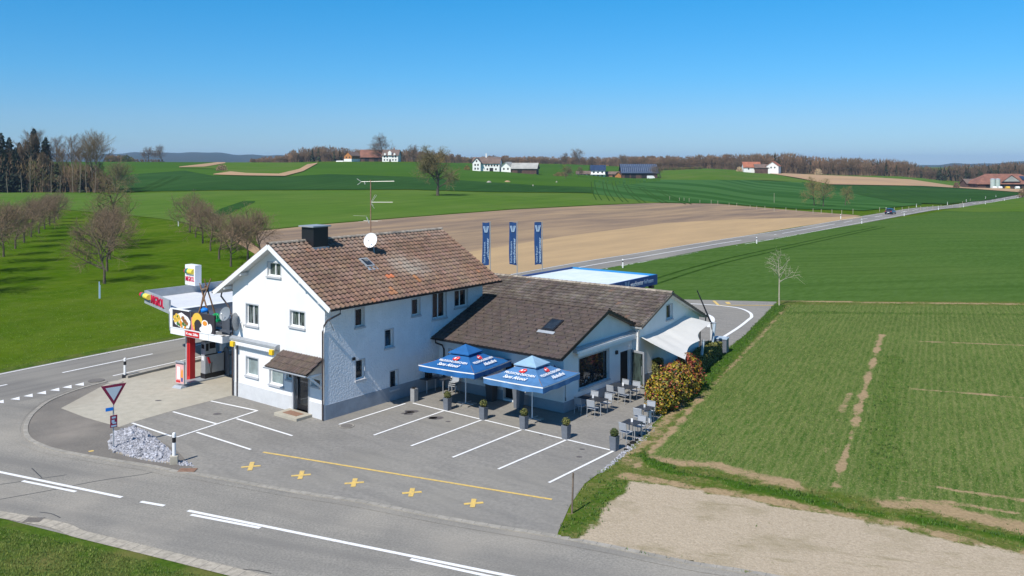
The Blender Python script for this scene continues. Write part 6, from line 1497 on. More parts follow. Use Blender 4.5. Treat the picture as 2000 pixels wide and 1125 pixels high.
# ------------------------------------------------------------------ bare trees
def limb(mb, p, d, L_, r, lv, maxlv, rg, tw, cfg):
    """one tapering curved limb and everything that grows from it; the last level is thin flat twigs"""
    if lv >= maxlv:
        for q in range(1):
            e = p + d*L_; x = d.cross(V((rg.gauss(0,1),rg.gauss(0,1),rg.gauss(0,1)))).normalized()*r*.74
            m_ = p.lerp(e, .5) + V((rg.gauss(0,1),rg.gauss(0,1),rg.gauss(0,1)))*L_*.08
            tw.tadd([p-x, p+x, m_+x*.8, m_-x*.8, e], [(0,1,2,3),(3,2,4)], cfg['tint'](rg))
        return
    n = 3 if lv < 2 else 2; pts = [p]; dd = d.copy()
    for i in range(n):
        dd = (dd + V((rg.gauss(0,1),rg.gauss(0,1),rg.gauss(0,.7)))*cfg['curl'] + V((0,0,cfg['up']))).normalized(); pts.append(pts[-1] + dd*L_/n)
    k = 5 if lv < 2 else 3
    if lv < 2: mb.tube(pts, [r*(1-.6*i/n) for i in range(n+1)], k, cap=False)
    else: tw_tube_add(tw, pts, r, n, cfg, rg)
    nb = cfg['n'][lv]
    for i in range(nb):
        t = (.25 if lv else cfg['t0']) + (1 - (.25 if lv else cfg['t0'])) * (i + rg.random())/nb; s = t*n; j = min(int(s), n-1); q = pts[j].lerp(pts[j+1], s-j)
        ax = (pts[j+1]-pts[j]).normalized(); side = ax.cross(V((rg.gauss(0,1),rg.gauss(0,1),rg.gauss(0,1)))).normalized(); a = R(rg.uniform(*cfg['ang']))
        nd = (ax*math.cos(a) + side*math.sin(a)).normalized()
        limb(mb, q, nd, L_*rg.uniform(*cfg['len'][lv])*(1.05-.45*t), r*.55*(1-.3*t), lv+1, maxlv, rg, tw, cfg)
def tw_tube_add(tw, pts, r, n, cfg, rg):
    t = cfg['tint'](rg); vs = []; m = MB(); m.tube(pts, [max(r*(1-.6*i/n), .006) for i in range(n+1)], 3, cap=False); tw.tadd(m.v, m.f, t)
def bare_tree(name, seed, h, trunk_h, trunk_r, spread, twig_r=.010, mat_b='bark', mat_t='twig', n=(9,6,5,4), t0=.0, ang=(28,62), up=.08, curl=.14, tint=None, leader=True, stake=False, len1=(.55,.8)):
    rg = random.Random(seed); o = empty(name, (0,0,0)); b = MB(); tw = MB(); tw.tint = []
    cfg = dict(n=n, t0=t0, ang=ang, up=up, curl=curl, tint=tint or (lambda g: (lambda t: (t, t*.95, t*.92))(g.uniform(.6,1.6))), len=[(spread*1.0, spread*1.3), len1, (.45,.75), (.4,.8), (.4,.8)])
    b.tube([(0,0,-.2),(rg.uniform(-.03,.03),0,trunk_h*.5),(0,0,trunk_h)], [trunk_r*1.25, trunk_r, trunk_r*.85], 8, cap=False)
    o2 = b.build('trunk', mat_b, o); br = MB()
    cfg['len'][0] = (spread/ max(.1, h-trunk_h) , spread*1.25/max(.1, h-trunk_h))
    limb(br, V((0,0,trunk_h)), V((0,0,1)), (h-trunk_h)*.82, trunk_r*.8, 0, len(n), rg, tw, cfg)
    br.build('limbs', mat_b, o)
    tw.build('crown', mat_t, o)
    return o
ftint = lambda g: (lambda t: (t, t*.92, t*.88))(g.uniform(.7,1.7))
otint = lambda g: (lambda t: (t*1.05, t, t*.8))(g.uniform(.7,1.6))
P_or = [bare_tree('fruit_tree', 10+i, 5.6, 1.35, .13, 3.9, n=(16,8,7,5), t0=.0, ang=(34,76), up=.09, tint=ftint, twig_r=.011) for i in range(3)]
def place_all(protos, spots, cat, grp, labels, zoff=0):
    used_ = set()
    for i, sp in enumerate(spots):
        loc_, rz, sc = sp[:3]; pr = protos[sp[3] if len(sp) > 3 else i % len(protos)]
        first = pr.name not in used_; used_.add(pr.name)
        lb = labels[i] if isinstance(labels, (list, tuple)) else labels
        if first: FIRST.append((pr, loc_, rz, sc, lb, cat, grp)); continue
        o = copy_tree(pr, loc_, rz, scale=sc); tag(o, lb, cat, grp)
    for pr, loc_, rz, sc, lb, cat_, grp_ in FIRST:
        pr.location = loc_; pr.rotation_euler = (0,0,rz); pr.scale = (sc,)*3 if not hasattr(sc, '__len__') else sc; tag(pr, lb, cat_, grp_)
    FIRST.clear()
FIRST = []
rg = random.Random(21)
ordn = ['first','second','third','fourth','fifth','sixth','seventh','eighth','ninth','tenth','eleventh','twelfth','thirteenth','fourteenth','fifteenth','sixteenth','seventeenth','eighteenth','nineteenth','twentieth']
L1 = [(7,502),(30,487),(47,475),(61,465),(76,458),(87,450),(97,443),(106,438),(113,431)]
lab = [f'bare fruit tree, {ordn[i]} from the front in the far left orchard row' for i in range(9)]
spots = [(AT(x, F*CH/(y-HZ)), rg.random()*6, rg.uniform(.92,1.08)) for x, y in L1]
# the same row goes on past the left edge of the picture
off = [(-12,517),(-34,537),(-52,556),(-74,577)]
spots += [(G(x, y), rg.random()*6, rg.uniform(1.15,1.25)) for x, y in off]
lab += ['bare fruit tree of the left orchard row cut by the picture edge', 'bare fruit tree left of the picture edge, second', 'bare fruit tree left of the picture edge, third', 'bare fruit tree left of the picture edge, fourth']
L2 = [((204,554),1.06),((209,530),1.08),((214,507),1.0),((219,490),1.0),((222,474),.95)]
spots += [(G(*p), rg.random()*6, s) for p, s in L2]
lab += ['large bare fruit tree nearest the meadow stake in the middle orchard row', 'bare fruit tree, second in the middle orchard row', 'bare fruit tree, third in the middle orchard row', 'bare fruit tree, fourth in the middle orchard row', 'bare fruit tree, last in the middle orchard row']
L3 = [((451,521),.98),((428,507.6),.95),((411,492),.95),((396,478),.98),((382,467),.95),((371,457),1.12),((484,512),1.05),((508,506),.95)]
spots += [(G(*p), rg.random()*6, s) for p, s in L3]
lab += [f'bare fruit tree, {["nearest the box sign", "second behind the box sign", "third behind the box sign", "fourth behind the box sign", "fifth behind the box sign", "last and roundest at the bend of the dirt track", "largest beside the inn gable", "rightmost beside the inn roof"][i]}' for i in range(8)]
place_all(P_or, spots, 'fruit tree', 'bare fruit trees of the orchard', lab)
# tall gnarled pear behind the middle row
pt_ = bare_tree('pear_tree', 41, 10.5, 2.6, .20, 5.5, n=(13,8,6,5), ang=(45,85), up=.02, curl=.22, mat_t='twig_olive', tint=otint); c = G(222,482); pt_.location = c; tag(pt_, 'taller gnarled pear tree with dark open crown behind the middle orchard row', 'fruit tree')
# big lone walnut on the far field
wt = bare_tree('lone_tree', 55, 15.6, 2.6, .50, 8.6, n=(20,10,8,7), t0=.0, ang=(32,80), up=.07, curl=.12, mat_t='twig_olive', tint=otint); c = T(855,383); wt.location = c; tag(wt, 'large lone bare tree standing in the far green field above the inn roof', 'tree')
rt = bare_tree('field_tree', 61, 8.0, 1.7, .17, 4.0, n=(16,9,7,6), ang=(30,74), mat_t='twig_olive', tint=lambda g: (lambda t: (t*1.2, t*1.1, t*.75))(g.uniform(.9,1.9)))
place_all([rt], [(T(1590,402), 0, 1.0), (T(1608,404), 1, .95), (T(1651,402), 2, .68)], 'tree', 'bare trees beyond the far road', ['left of the two taller bare trees beyond the far road', 'right of the two taller bare trees beyond the far road', 'smaller bare tree standing alone right of the pair beyond the far road'])
yt = bare_tree('young_tree', 71, 4.9, 2.0, .060, 1.9, n=(13,5,3), ang=(46,74), up=.05, mat_b='bark_pale', mat_t='bark_pale', tint=lambda g: (1,1,1)); yt.location = G(1522,598); tag(yt, 'young tree with pale thin trunk at the corner of the yard', 'tree')
# stakes and guards in the meadow
for i, (x, y, hh, lb) in enumerate([(194,583,1.6,'white and blue stake in front of the large middle orchard tree'),(348,446,1.5,'small white stake left of the roundest orchard tree'),(414,423,1.2,'small white post at the bend of the dirt track')]):
    c = G(x, y); k = MB(); k.tube([(0,0,0),(0,0,hh)], .05, 6); k.tube([(.09,0,0),(.09,0,hh*.8)], .03, 5); o = k.build('meadow_stake', 'flag_light' if i == 0 else 'window_white'); o.location = c; tag(o, lb, 'stake', 'stakes in the orchard meadow')

# ------------------------------------------------------------------ conifers and woodland
def spruce(name, seed, h, r, bare=.12):
    rg = random.Random(seed); o = empty(name, (0,0,0)); b = MB(); b.tube([(0,0,-.3),(0,0,h*.6),(0,0,h)], [h*.012, h*.008, .03], 6, cap=False); b.build('trunk', 'bark', o)
    g = MB(); g.tint = []; nl = int(h*1.9)
    for i in range(nl):
        t = i/nl; z = h*(bare + (1-bare)*t); rr_ = r*1.35*((1-t)**.75)*rg.uniform(.65,1.15) + .35
        for j in range(14):
            a = rg.random()*6.283; L_ = rr_*rg.uniform(.7,1.15); ca, sa = math.cos(a), math.sin(a); w_ = L_*.28
            p0 = V((0,0,z)); p1 = V((ca*L_*.55, sa*L_*.55, z - L_*.10)); p2 = V((ca*L_, sa*L_, z - L_*.38)); sx_ = V((-sa, ca, 0)); tt = rg.uniform(.5,1.7)
            dr = V((0,0,-rg.uniform(.2,.5)))
            g.tadd([p0, p1+sx_*w_, p2+sx_*w_*.2, p1-sx_*w_, p1+dr*1.2, p2+dr], [(0,1,2),(0,2,3),(0,4,2),(4,5,2)], (tt, tt, tt*.9))
    g.build('crown', 'needles', o); return o
def slim(name, seed, h, tint, r=.28, crown=.42, spread=4.0, n=(9,6,5,3)):
    return bare_tree(name, seed, h, h*(1-crown), r, spread, mat_b='bark_mid', n=n, ang=(22,52), up=.12, curl=.12, tint=tint)
wt_ = lambda g: (lambda t: (t, t*.9, t*.82))(g.uniform(.6,1.5))
sp = [spruce('spruce', 80+i, 27, 3.6, .10) for i in range(2)]
sl2 = [slim('forest_tree', 90, 25, wt_, .30, .55, 7.5, n=(13,8,7,5)), slim('forest_tree', 91, 22, wt_, .22, .45, 5.5, n=(12,7,7,5)), slim('forest_tree', 93, 22, otint, .30, .62, 12.0, n=(16,9,7,5))]
WY = 362.0
def wood_at(px, y_off=0): return AT(px, WY + y_off)
ss = [(px, yo, s) for px, yo, s in [(2,0,.93),(18,6,.86),(-22,3,.98),(38,4,.78),(-48,0,.95),(-75,5,1.0),(66,2,1.0),(89,1,.86),(30,-6,.70),(10,-8,.62),(52,9,.8),(-100,0,.95),(-130,5,1.0)]]
place_all(sp, [(wood_at(px, yo), rg.random()*6, (s*1.15, s*1.15, s)) for px, yo, s in ss], 'spruce', 'spruces at the edge of the left wood',
   ['spruce at the very left edge of the wood','dense spruce just right of the picture edge','spruce cut by the left picture edge','slim spruce, left of the tallest one in the wood','spruce left outside the picture, first','spruce left outside the picture, second','tallest spruce of the wood with bare branches beside it','dark narrow spruce standing free against the sky','small spruce below the slim one','smallest spruce at the foot of the dense spruce','spruce behind the slim spruce','spruce left outside the picture, third','spruce left outside the picture, fourth'])
bb_ = [(58,-2,.98,0),(74,3,1.02,0),(104,2,.86,1),(112,6,.9,0),(126,0,.82,1),(141,-2,.92,0),(147,4,.88,1),(160,-3,.78,1),(168,3,.84,1),(180,-2,.92,2),(186,2,.95,2),(25,-4,.8,1),(44,0,.85,0),(96,-4,.7,1),(-10,-3,.9,0),(-40,-4,.85,1),(150,-5,.62,1),(120,-5,.66,1),(200,2,.55,1),(84,-6,.75,1)]
place_all(sl2, [(wood_at(px, yo), rg.random()*6, s, v) for px, yo, s, v in bb_], 'tree', 'bare trees at the edge of the left wood',
   ['tall bare tree left of the tallest spruce','tall bare tree right against the tallest spruce','bare tree just right of the free standing spruce','bare tree, second right of the free standing spruce','slim bare tree in the gap of the wood','bare tree with pale trunk in the middle of the wood','bare tree close behind the pale trunk','slim low tree left of the two wide crowned trees','slim tree directly left of the two wide crowned trees','left of the two wide crowned bare trees at the end of the wood','right of the two wide crowned bare trees at the end of the wood','slim bare tree between the leftmost spruces','bare tree behind the slim spruce','low slim tree below the free standing spruce','bare tree at the left picture edge','bare tree outside the left picture edge','low tree in front of the pale trunk','low tree in the gap of the wood','low tree at the right end of the wood','low slim tree at the foot of the tallest spruce'])
lt = bare_tree('bushy_tree', 96, 9.5, 1.0, .30, 9.0, n=(20,10,7,6), ang=(30,75), mat_t='twig_olive', tint=otint); lt.location = AT(224, 352); tag(lt, 'low wide bushy tree standing free at the right end of the wood', 'tree')

def scatter_wood(name, items, label, cat='woodland'):
    """woodland seen from far away: each item (px, base Y, height, kind); trunks, branches and crown slivers in one mass"""
    rg = random.Random(len(items)); mb = MB(); mb.tint = []; NS = 62
    for px, Y, h, kind in items:
        c = AT(px, Y); c.z -= .3; w_ = Y/F*1.0
        if kind == 'c':
            t0 = rg.uniform(.25,.5); rr_ = h*.17
            for i in range(44):
                t = i/44; a = rg.random()*6.28; L_ = rr_*(1-t)+.4; z = c.z + h*(.08+.92*t); p = V((c.x, c.y, z)); e = p + V((math.cos(a)*L_, math.sin(a)*L_, -L_*.5)); s_ = V((-math.sin(a), math.cos(a), 0))*L_*.5
                tt = t0*rg.uniform(.7,1.5); mb.tadd([p + V((0,0,h*.05)), e+s_, e-s_, p - V((0,0,h*.08))], [(0,1,2),(3,2,1)], (tt*.30, tt*.62, tt*.28))
            continue
        base = {'b': (.80,.69,.62), 'o': (.85,.76,.46), 'p': (1.15,.90,.80), 'w': (3.4,3.2,2.9), 'y': (2.6,2.2,.6), 'g': (.55,.75,.30)}[kind]
        tt = rg.uniform(.8,1.35); col = tuple(x*tt for x in base); cw = h*rg.uniform(.26,.38); th = h*.25
        for q in range(2):
            x_ = V((w_*.30,0,0)); p = V((c.x + rg.gauss(0,cw*.15), c.y, c.z)); e = p + V((rg.gauss(0,cw*.2),0,h*.8)); k_ = 1.4 if q else .8
            mb.tadd([p-x_, p+x_, e], [(0,1,2)], (col[0]*k_, col[1]*k_, col[2]*k_))
        for i in range(NS):
            a = rg.random()*6.28; ph = rg.uniform(-.6,1); r_ = rg.random()**.4; p = V((c.x + math.cos(a)*cw*r_*math.sqrt(max(0,1-ph*ph)), c.y + math.sin(a)*cw*r_*.8, c.z + th + (h-th)*(.5+.5*ph)*.95))
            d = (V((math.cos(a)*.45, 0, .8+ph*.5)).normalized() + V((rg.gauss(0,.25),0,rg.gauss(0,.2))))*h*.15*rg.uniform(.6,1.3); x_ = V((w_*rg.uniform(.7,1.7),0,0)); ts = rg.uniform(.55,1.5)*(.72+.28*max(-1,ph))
            mb.tadd([p - x_*.5, p + x_*.5, p + d], [(0,1,2)], (col[0]*ts, col[1]*ts, col[2]*ts))
        for i in range(12):
            p = V((c.x + rg.gauss(0,cw*.7), c.y + rg.uniform(0,3), c.z)); x_ = V((w_*rg.uniform(.5,1.4),0,0)); ts = rg.uniform(.45,1.2)
            mb.tadd([p - x_, p + x_, p + V((rg.gauss(0,.1)*h,0,h*rg.uniform(.25,.6)))], [(0,1,2)], (col[0]*ts, col[1]*ts, col[2]*ts))
    o = mb.build(name, 'twig'); tag(o, label, cat, kind='stuff'); return o
def pale_trunks(rg=random.Random(31)):
    mb = MB()
    for px in (46,62,98,118,143,156,170,184,16):
        c = AT(px + rg.uniform(-3,3), 351); h = rg.uniform(7,17); e = V((c.x + rg.gauss(0,.5), c.y, c.z + h)); mb.tube([c - V((0,0,.2)), c.lerp(e,.5) + V((rg.gauss(0,.2),0,0)), e], [.17,.12,.05], 5)
        k = MB(); k.tube([c - V((0,0,.2)), c.lerp(e,.5) + V((rg.gauss(0,.2),0,0)), e], [.17,.12,.05], 5)
        for q in range(7): t = rg.uniform(.35,1); p = c.lerp(e,t); k.tube([p, p + V((rg.uniform(-1.6,1.6), rg.uniform(-.5,.5), rg.uniform(.8,2.2)))], [.05,.02], 3)
        k.v = [tuple(V(q)-c) for q in k.v]; o = k.build('forest_tree', 'bark_mid'); o.location = c; PT.append((px, o))
    for i, (px, o) in enumerate(sorted(PT, key=lambda a: a[0])): tag(o, f'thin pale trunk at the front of the left wood, {ordn[i]} from the left edge', 'tree', 'thin pale trunks of the left wood')
PT = []
def band(x0, x1, ptop, Y, n, kinds, dy=40, jitter=.30, rg=random.Random(77)):
    out = []
    for i in range(n):
        px = x0 + (x1-x0)*(i+rg.random())/n; y = Y + rg.uniform(0, dy); base = AT(px, y); top = CH - (interp(ptop, px)-HZ)/F*y; h = max(2.5, (top-base.z)*rg.uniform(1-jitter*1.6, 1.05))
        out.append((px, y, h, rg.choice(kinds)))
    return out
pale_trunks()
# undergrowth in the left wood
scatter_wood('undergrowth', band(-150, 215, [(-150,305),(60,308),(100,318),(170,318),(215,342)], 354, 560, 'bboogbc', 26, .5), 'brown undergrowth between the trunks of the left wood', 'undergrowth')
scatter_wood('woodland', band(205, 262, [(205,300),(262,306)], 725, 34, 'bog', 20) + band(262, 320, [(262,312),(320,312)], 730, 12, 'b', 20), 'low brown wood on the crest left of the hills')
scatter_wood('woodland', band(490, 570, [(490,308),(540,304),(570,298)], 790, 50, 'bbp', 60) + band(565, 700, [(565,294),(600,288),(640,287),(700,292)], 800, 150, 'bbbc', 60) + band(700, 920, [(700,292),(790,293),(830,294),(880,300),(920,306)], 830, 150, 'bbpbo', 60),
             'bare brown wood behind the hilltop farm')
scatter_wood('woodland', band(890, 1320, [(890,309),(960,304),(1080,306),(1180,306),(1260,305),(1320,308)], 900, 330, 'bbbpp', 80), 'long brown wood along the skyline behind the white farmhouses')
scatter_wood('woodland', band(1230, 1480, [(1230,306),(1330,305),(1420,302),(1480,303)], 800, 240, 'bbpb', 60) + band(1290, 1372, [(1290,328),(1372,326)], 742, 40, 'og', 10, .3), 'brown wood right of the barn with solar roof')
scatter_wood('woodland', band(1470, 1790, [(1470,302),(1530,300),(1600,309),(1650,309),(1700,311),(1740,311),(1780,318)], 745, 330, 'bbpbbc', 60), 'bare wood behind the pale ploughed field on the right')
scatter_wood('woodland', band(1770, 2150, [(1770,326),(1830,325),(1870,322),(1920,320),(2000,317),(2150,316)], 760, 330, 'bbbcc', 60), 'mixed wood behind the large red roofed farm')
# trees and shrubs one can tell apart
mt = [bare_tree('field_tree', 120+i, 14, 2.2, .35, 9.5, n=(17,9,8,5), ang=(28,76), tint=lambda g: (lambda t: (t, t*.92, t*.9))(g.uniform(.6,1.3))) for i in range(2)]
far = [(749,318,46,'large bare tree rising above the hilltop farm'),(290,318,27,'bare tree on the crest, left of two before the blue hills'),(316,318,29,'slim bare tree on the crest, right of two before the blue hills'),
 (1131,322,29,'round bare tree above the skyline left of the solar roof house'),(1106,322,20,'small bare tree left of the round skyline tree'),(1215,330,26,'bare tree behind the left end of the solar barn'),
 (1290,349,30,'bare tree at the right end of the solar barn'),(808,322,30,'bare tree right of the hilltop farmhouse'),(825,324,26,'second bare tree right of the hilltop farmhouse'),(783,318,20,'small bare tree close to the hilltop farmhouse'),
 (893,316,18,'small bare tree left of the white gabled farmhouse'),(1105,350,24,'low bare tree left of the white bungalow'),(1130,346,18,'small bare tree behind the white bungalow'),(1440,334,20,'bare tree left of the red roofed farm on the right')]
place_all(mt, [(T(x, y) if y > 322 else AT(x, 745 if x < 900 else 850), rg.random()*6, (hh*((T(x, y) if y > 322 else AT(x, 745 if x < 900 else 850)).y)/F)/14.5) for x, y, hh, lb in far], 'tree', 'single bare trees around the farms', [f[3] for f in far])
def shrub(name, px, py, wpx, hpx, cols, label, cat='shrub', Y=None):
    c = T(px, py) if Y is None else AT(px, Y); s = c.y/F; o = empty(name, c, 0, label, cat); g = MB(); g.tint = []; r1 = random.Random(int(px)); w_ = wpx*s/2; h = hpx*s
    for i in range(520):
        d = V((r1.gauss(0,1), r1.gauss(0,1), abs(r1.gauss(0,1)))).normalized(); k_ = r1.random()**.4; p = V((d.x*w_*k_, d.y*w_*.7*k_, d.z*h*k_*.95 + .1)); L_ = s*r1.uniform(1.0,2.6); a = V((r1.gauss(0,1),r1.gauss(0,.5),abs(r1.gauss(0,1)))).normalized()*L_; b = a.cross(V((0,1,.1))).normalized()*L_*.28
        g.tadd([p-b, p+b, p+a], [(0,1,2)], r1.choice(cols))
    g.build('foliage', 'twig', o); k = MB(); k.tube([(0,0,0),(0,0,h*.6)], s*.6, 5); k.build('stem', 'bark', o); return o
bc = [(1.0,.85,.75),(.7,.6,.55),(1.3,1.1,.9)]
shrub('field_shrub', 433,334.5,24,14, bc+[(2.4,2.2,2.0)], 'round brown shrub alone in the far field left of the hilltop farm')
shrub('dark_bush', 246,318,20,14, [(.25,.5,.2),(.15,.32,.15),(.4,.6,.2)], 'dark green bush in the low wood on the crest', Y=718)
shrub('yellow_tree', 858,312,24,18, [(2.4,1.9,.6),(1.8,1.5,.55),(1.2,1.0,.6)], 'yellowish tree right of the hilltop farm', 'tree', Y=752)
shrub('corner_bush', 2000,386,26,20, bc, 'brown bush at the right picture edge beside the far road')
shrub('evergreen_tree', 1156,335,14,22, [(.25,.5,.2),(.12,.28,.12)], 'dark evergreen beside the house with solar roof', 'tree', Y=640)
shrub('garden_shrub', 912,333,12,10, [(1.6,1.5,.5),(.6,.8,.3)], 'small yellow green garden shrub left of the white gabled farmhouse')
shrub('garden_shrub', 1095,345,30,9, [(.8,.9,.4),(1.2,1.1,.6)], 'low garden shrub left of the white bungalow')
shrub('blossom_tree', 1598,334,14,12, [(4,3.8,3.4),(2.5,2.3,2.1)], 'small white blossoming tree in the wood right of the red roofed farm', 'tree', Y=742)
shrub('blossom_tree', 1444,333,12,10, [(4,3.8,3.4),(2.0,1.8,1.6)], 'small white blossoming tree left of the red roofed farm', 'tree', Y=735)
shrub('evergreen_tree', 1521,333,11,30, [(.22,.42,.2),(.12,.25,.12)], 'tall dark evergreen behind the white gable on the right', 'tree', Y=742)
shrub('evergreen_tree', 1915,360,14,30, [(.22,.42,.2),(.12,.25,.12)], 'dark evergreen behind the left end of the large farm', 'tree', Y=690)
shrub('evergreen_tree', 1943,360,14,36, [(.22,.42,.2),(.12,.25,.12)], 'tall dark evergreen behind the twin silos', 'tree', Y=690)
shrub('field_shrub', 1868,368,12,12, bc, 'small bare shrub left of the large red roofed farm')

# ------------------------------------------------------------------ farm buildings far away
mat('tile_red', (.22,.098,.066), .9, .2, .3); mat('tile_bright', (.34,.12,.065), .9, .2, .3); mat('tile_brown', (.15,.105,.085), .9, .2, .3); mat('tile_grey', (.36,.355,.33), .9, .15, .2)
mat('solar', (.03,.05,.10), .25, .2, .5); mat('solar_frame', (.35,.38,.42), .5); mat('timber', (.45,.18,.05), .9, .15, .5); mat('timber_dark', (.10,.055,.040), .9, .3, .4); mat('brick', (.30,.14,.08), .9, .15, .5); mat('render_white', (.80,.79,.76), .9, .03, .3); mat('silo', (.42,.50,.46), .6, .06, .5)
def farm(name, px, py, Y, yaw, w_, d_, hw, hr, wall, roof, label, cat='farmhouse', over=.6, wins=(), hip=0, doors=(), extra=None):
    """gabled building: w_ along its ridge, d_ deep, hw wall height, hr roof height; the front faces local -y"""
    c = AT(px, Y); c.z = CH - (py-HZ)/F*Y; o = empty(name, c, yaw, label, cat); a, b = w_/2, d_/2
    k = MB(); k.box(-a,a,-b,b,-3,hw)
    for s in (-1,1): k.add([(s*a,-b,hw),(s*a,b,hw),(s*a*(1 if not hip else .999),0,hw+hr*(1 if not hip else .0))], [(0,1,2) if s > 0 else (1,0,2)])
    k.build('wall', wall, o); e = a+over; hx = a*hip; f = over*hr/b
    k = MB()
    for s in (-1,1):
        P = [V((-e,s*(b+over),hw-f)), V((e,s*(b+over),hw-f)), V((e-hx,0,hw+hr)), V((-e+hx,0,hw+hr))]; Q = [p + V((0,0,.25)) for p in P]
        k.add(P+Q, [(3,2,1,0),(4,5,6,7),(0,1,5,4),(1,2,6,5),(2,3,7,6),(3,0,4,7)])
    if hip:
        for s in (-1,1): k.add([(s*e,-(b+over),hw-f+.25),(s*e,b+over,hw-f+.25),(s*(e-hx),0,hw+hr+.25)], [(0,1,2)])
    rf_ = k.build('roof', roof, o)
    for face, u, z, ww, hh in wins:
        k = MB()
        if face == 'f': k.box(u-ww/2,u+ww/2,-b-.06,-b+.02,z,z+hh)
        elif face == 'r': k.box(a-.02,a+.06,u-ww/2,u+ww/2,z,z+hh)
        else: k.box(-a-.06,-a+.02,u-ww/2,u+ww/2,z,z+hh)
        k.build('window', 'interior', o)
    for face, u, ww, hh in doors:
        k = MB()
        if face == 'f': k.box(u-ww/2,u+ww/2,-b-.08,-b+.02,0,hh)
        elif face == 'r': k.box(a-.02,a+.08,u-ww/2,u+ww/2,0,hh)
        else: k.box(-a-.08,-a+.02,u-ww/2,u+ww/2,0,hh)
        k.build('door', 'interior', o)
    if extra: extra(o, rf_)
    return o
def row(face, us, z, ww=1.1, hh=1.3): return [(face, u, z, ww, hh) for u in us]
def ex_chalet(o, r_): k = MB(); k.box(-4.1,4.1,-4.25,-4.05,0,2.6); k.build('white_base', 'render_white', o); k = MB(); k.box(-6.2,-6.0,-4,4,0,2.6); k.build('white_base', 'render_white', o)
farm('wooden_farmhouse', 688, 316.5, 745, R(62), 12, 8, 5.6, 3.2, 'timber', 'tile_brown', 'orange timber farmhouse with white ground floor, leftmost on the hilltop', wins=row('l',(-2,1.5),3.4)+row('f',(-3,0,3),3.4), extra=lambda o, r_: [MB().box(-6.15,6.15,-4.15,4.15,-.5,2.7).build('white_base', 'render_white', o)])
farm('barn', 727, 315.5, 755, R(4), 19, 14, 4.2, 6.0, 'timber_dark', 'tile_red', 'wide barn with red tiled roof between the two hilltop houses', 'barn', over=.9, doors=[('f',-4,3.5,3.2),('f',4,3.5,3.2)])
def ex_dorm(o, r_):
    for u, s in ((-4.2,1.0),(0,1.9),(4.2,1.0)):
        k = MB(); k.box(u-s*.8,u+s*.8,-6.2,-3.5,5.6,5.6+s*1.3); k.add([(u-s*.8,-6.2,5.6+s*1.3),(u+s*.8,-6.2,5.6+s*1.3),(u,-6.2,5.6+s*2.1)], [(0,1,2)]); d_ = k.build('dormer', 'render_white', r_)
    k = MB(); k.box(1.5,2.3,.5,1.3,9,12.2); k.build('chimney', 'brick', r_)
farm('farmhouse', 765, 316.0, 742, R(-8), 14, 10, 5.6, 4.6, 'render_white', 'tile_brown', 'white farmhouse with three small dormers on the hilltop', wins=row('f',(-5,-2.5,2.5,5),3.6)+row('f',(-5,-2.5,2.5,5),1.0)+row('f',(0,),6.6,1.2,1.2), doors=[('f',0,1.4,2.2)], extra=ex_dorm)
def ex_gable(o, r_):
    k = MB(); k.box(-8.8,-3.2,-8,-5,0,6.0); k.add([(-9.2,-8,6),(-2.8,-8,6),(-6,-8,9.3),(-9.2,0,6),(-2.8,0,6),(-6,0,9.3)], [(0,1,2),(5,4,3)]); k.build('gable_bay', 'render_white', o)
    k = MB(); k.add([(-9.8,-8.6,5.7),(-6,-8.6,9.6),(-6,1,9.6),(-9.8,1,5.7)], [(0,1,2,3)]); k.add([(-2.2,-8.6,5.7),(-6,-8.6,9.6),(-6,1,9.6),(-2.2,1,5.7)], [(3,2,1,0)]); k.build('bay_roof', 'tile_brown', r_)
    for x, z in ((-7,4.0),(-5,4.0),(-7,1.4),(-5,1.4),(-6,6.6)): k = MB(); k.box(x-.5,x+.5,-8.07,-7.95,z,z+1.3); k.build('window', 'interior', o)
    k = MB(); k.box(-1.2,-.4,-.4,.4,9,12.6); k.build('chimney', 'render_white', r_)
farm('farmhouse', 952, 335.0, 600, R(-10), 19, 10, 5.8, 4.0, 'render_white', 'tile_brown', 'long white farmhouse with a white gable bay and chimney', wins=row('f',(0,2,4,6,8),3.6)+row('f',(1,7),1.0)+row('r',(-2,2),3.6), doors=[('f',3.8,2.6,2.6)], extra=ex_gable)
farm('stable', 993, 335.5, 596, R(70), 10, 7, 3.6, 3.0, 'render_white', 'tile_grey', 'small pale stable gable beside the grey roofed barn', 'stable', wins=row('l',(-1.5,1.5),1.4))
farm('barn', 1026, 337.5, 592, R(-10), 17, 11, 3.2, 3.4, 'timber_dark', 'tile_grey', 'long barn with pale grey roof right of the white gabled farmhouse', 'barn', over=.8, doors=[('f',-3,3,2.4)])
farm('bungalow', 1143, 347.0, 620, R(-4), 12, 8, 2.8, 1.8, 'render_white', 'tile_brown', 'low white bungalow left of the house with solar roof', 'house', wins=row('f',(-3,-.5,2.5),1.0,1.4,1.3), over=.7)
farm('house', 1168, 348.0, 618, R(-6), 10, 9, 5.8, 3.4, 'render_white', 'solar', 'white two storey house with dark solar roof', 'house', wins=row('f',(-3,0,3),3.6)+row('f',(-3,0,3),.9), extra=lambda o, r_: [MB().box(-5.2,5.2,-6.1,-4.5,2.6,3.1).build('balcony', 'render_white', o)])
farm('shed', 1196, 349, 620, R(-4), 9, 6, 3.4, 1.6, 'brick', 'tile_brown', 'small brick shed at the left end of the solar barn', 'shed', doors=[('f',1,2.2,2.4)])
farm('shed', 1207, 349.5, 616, R(84), 6, 4.5, 3.0, 2.0, 'timber', 'tile_brown', 'small orange timber shed touching the solar barn', 'shed')
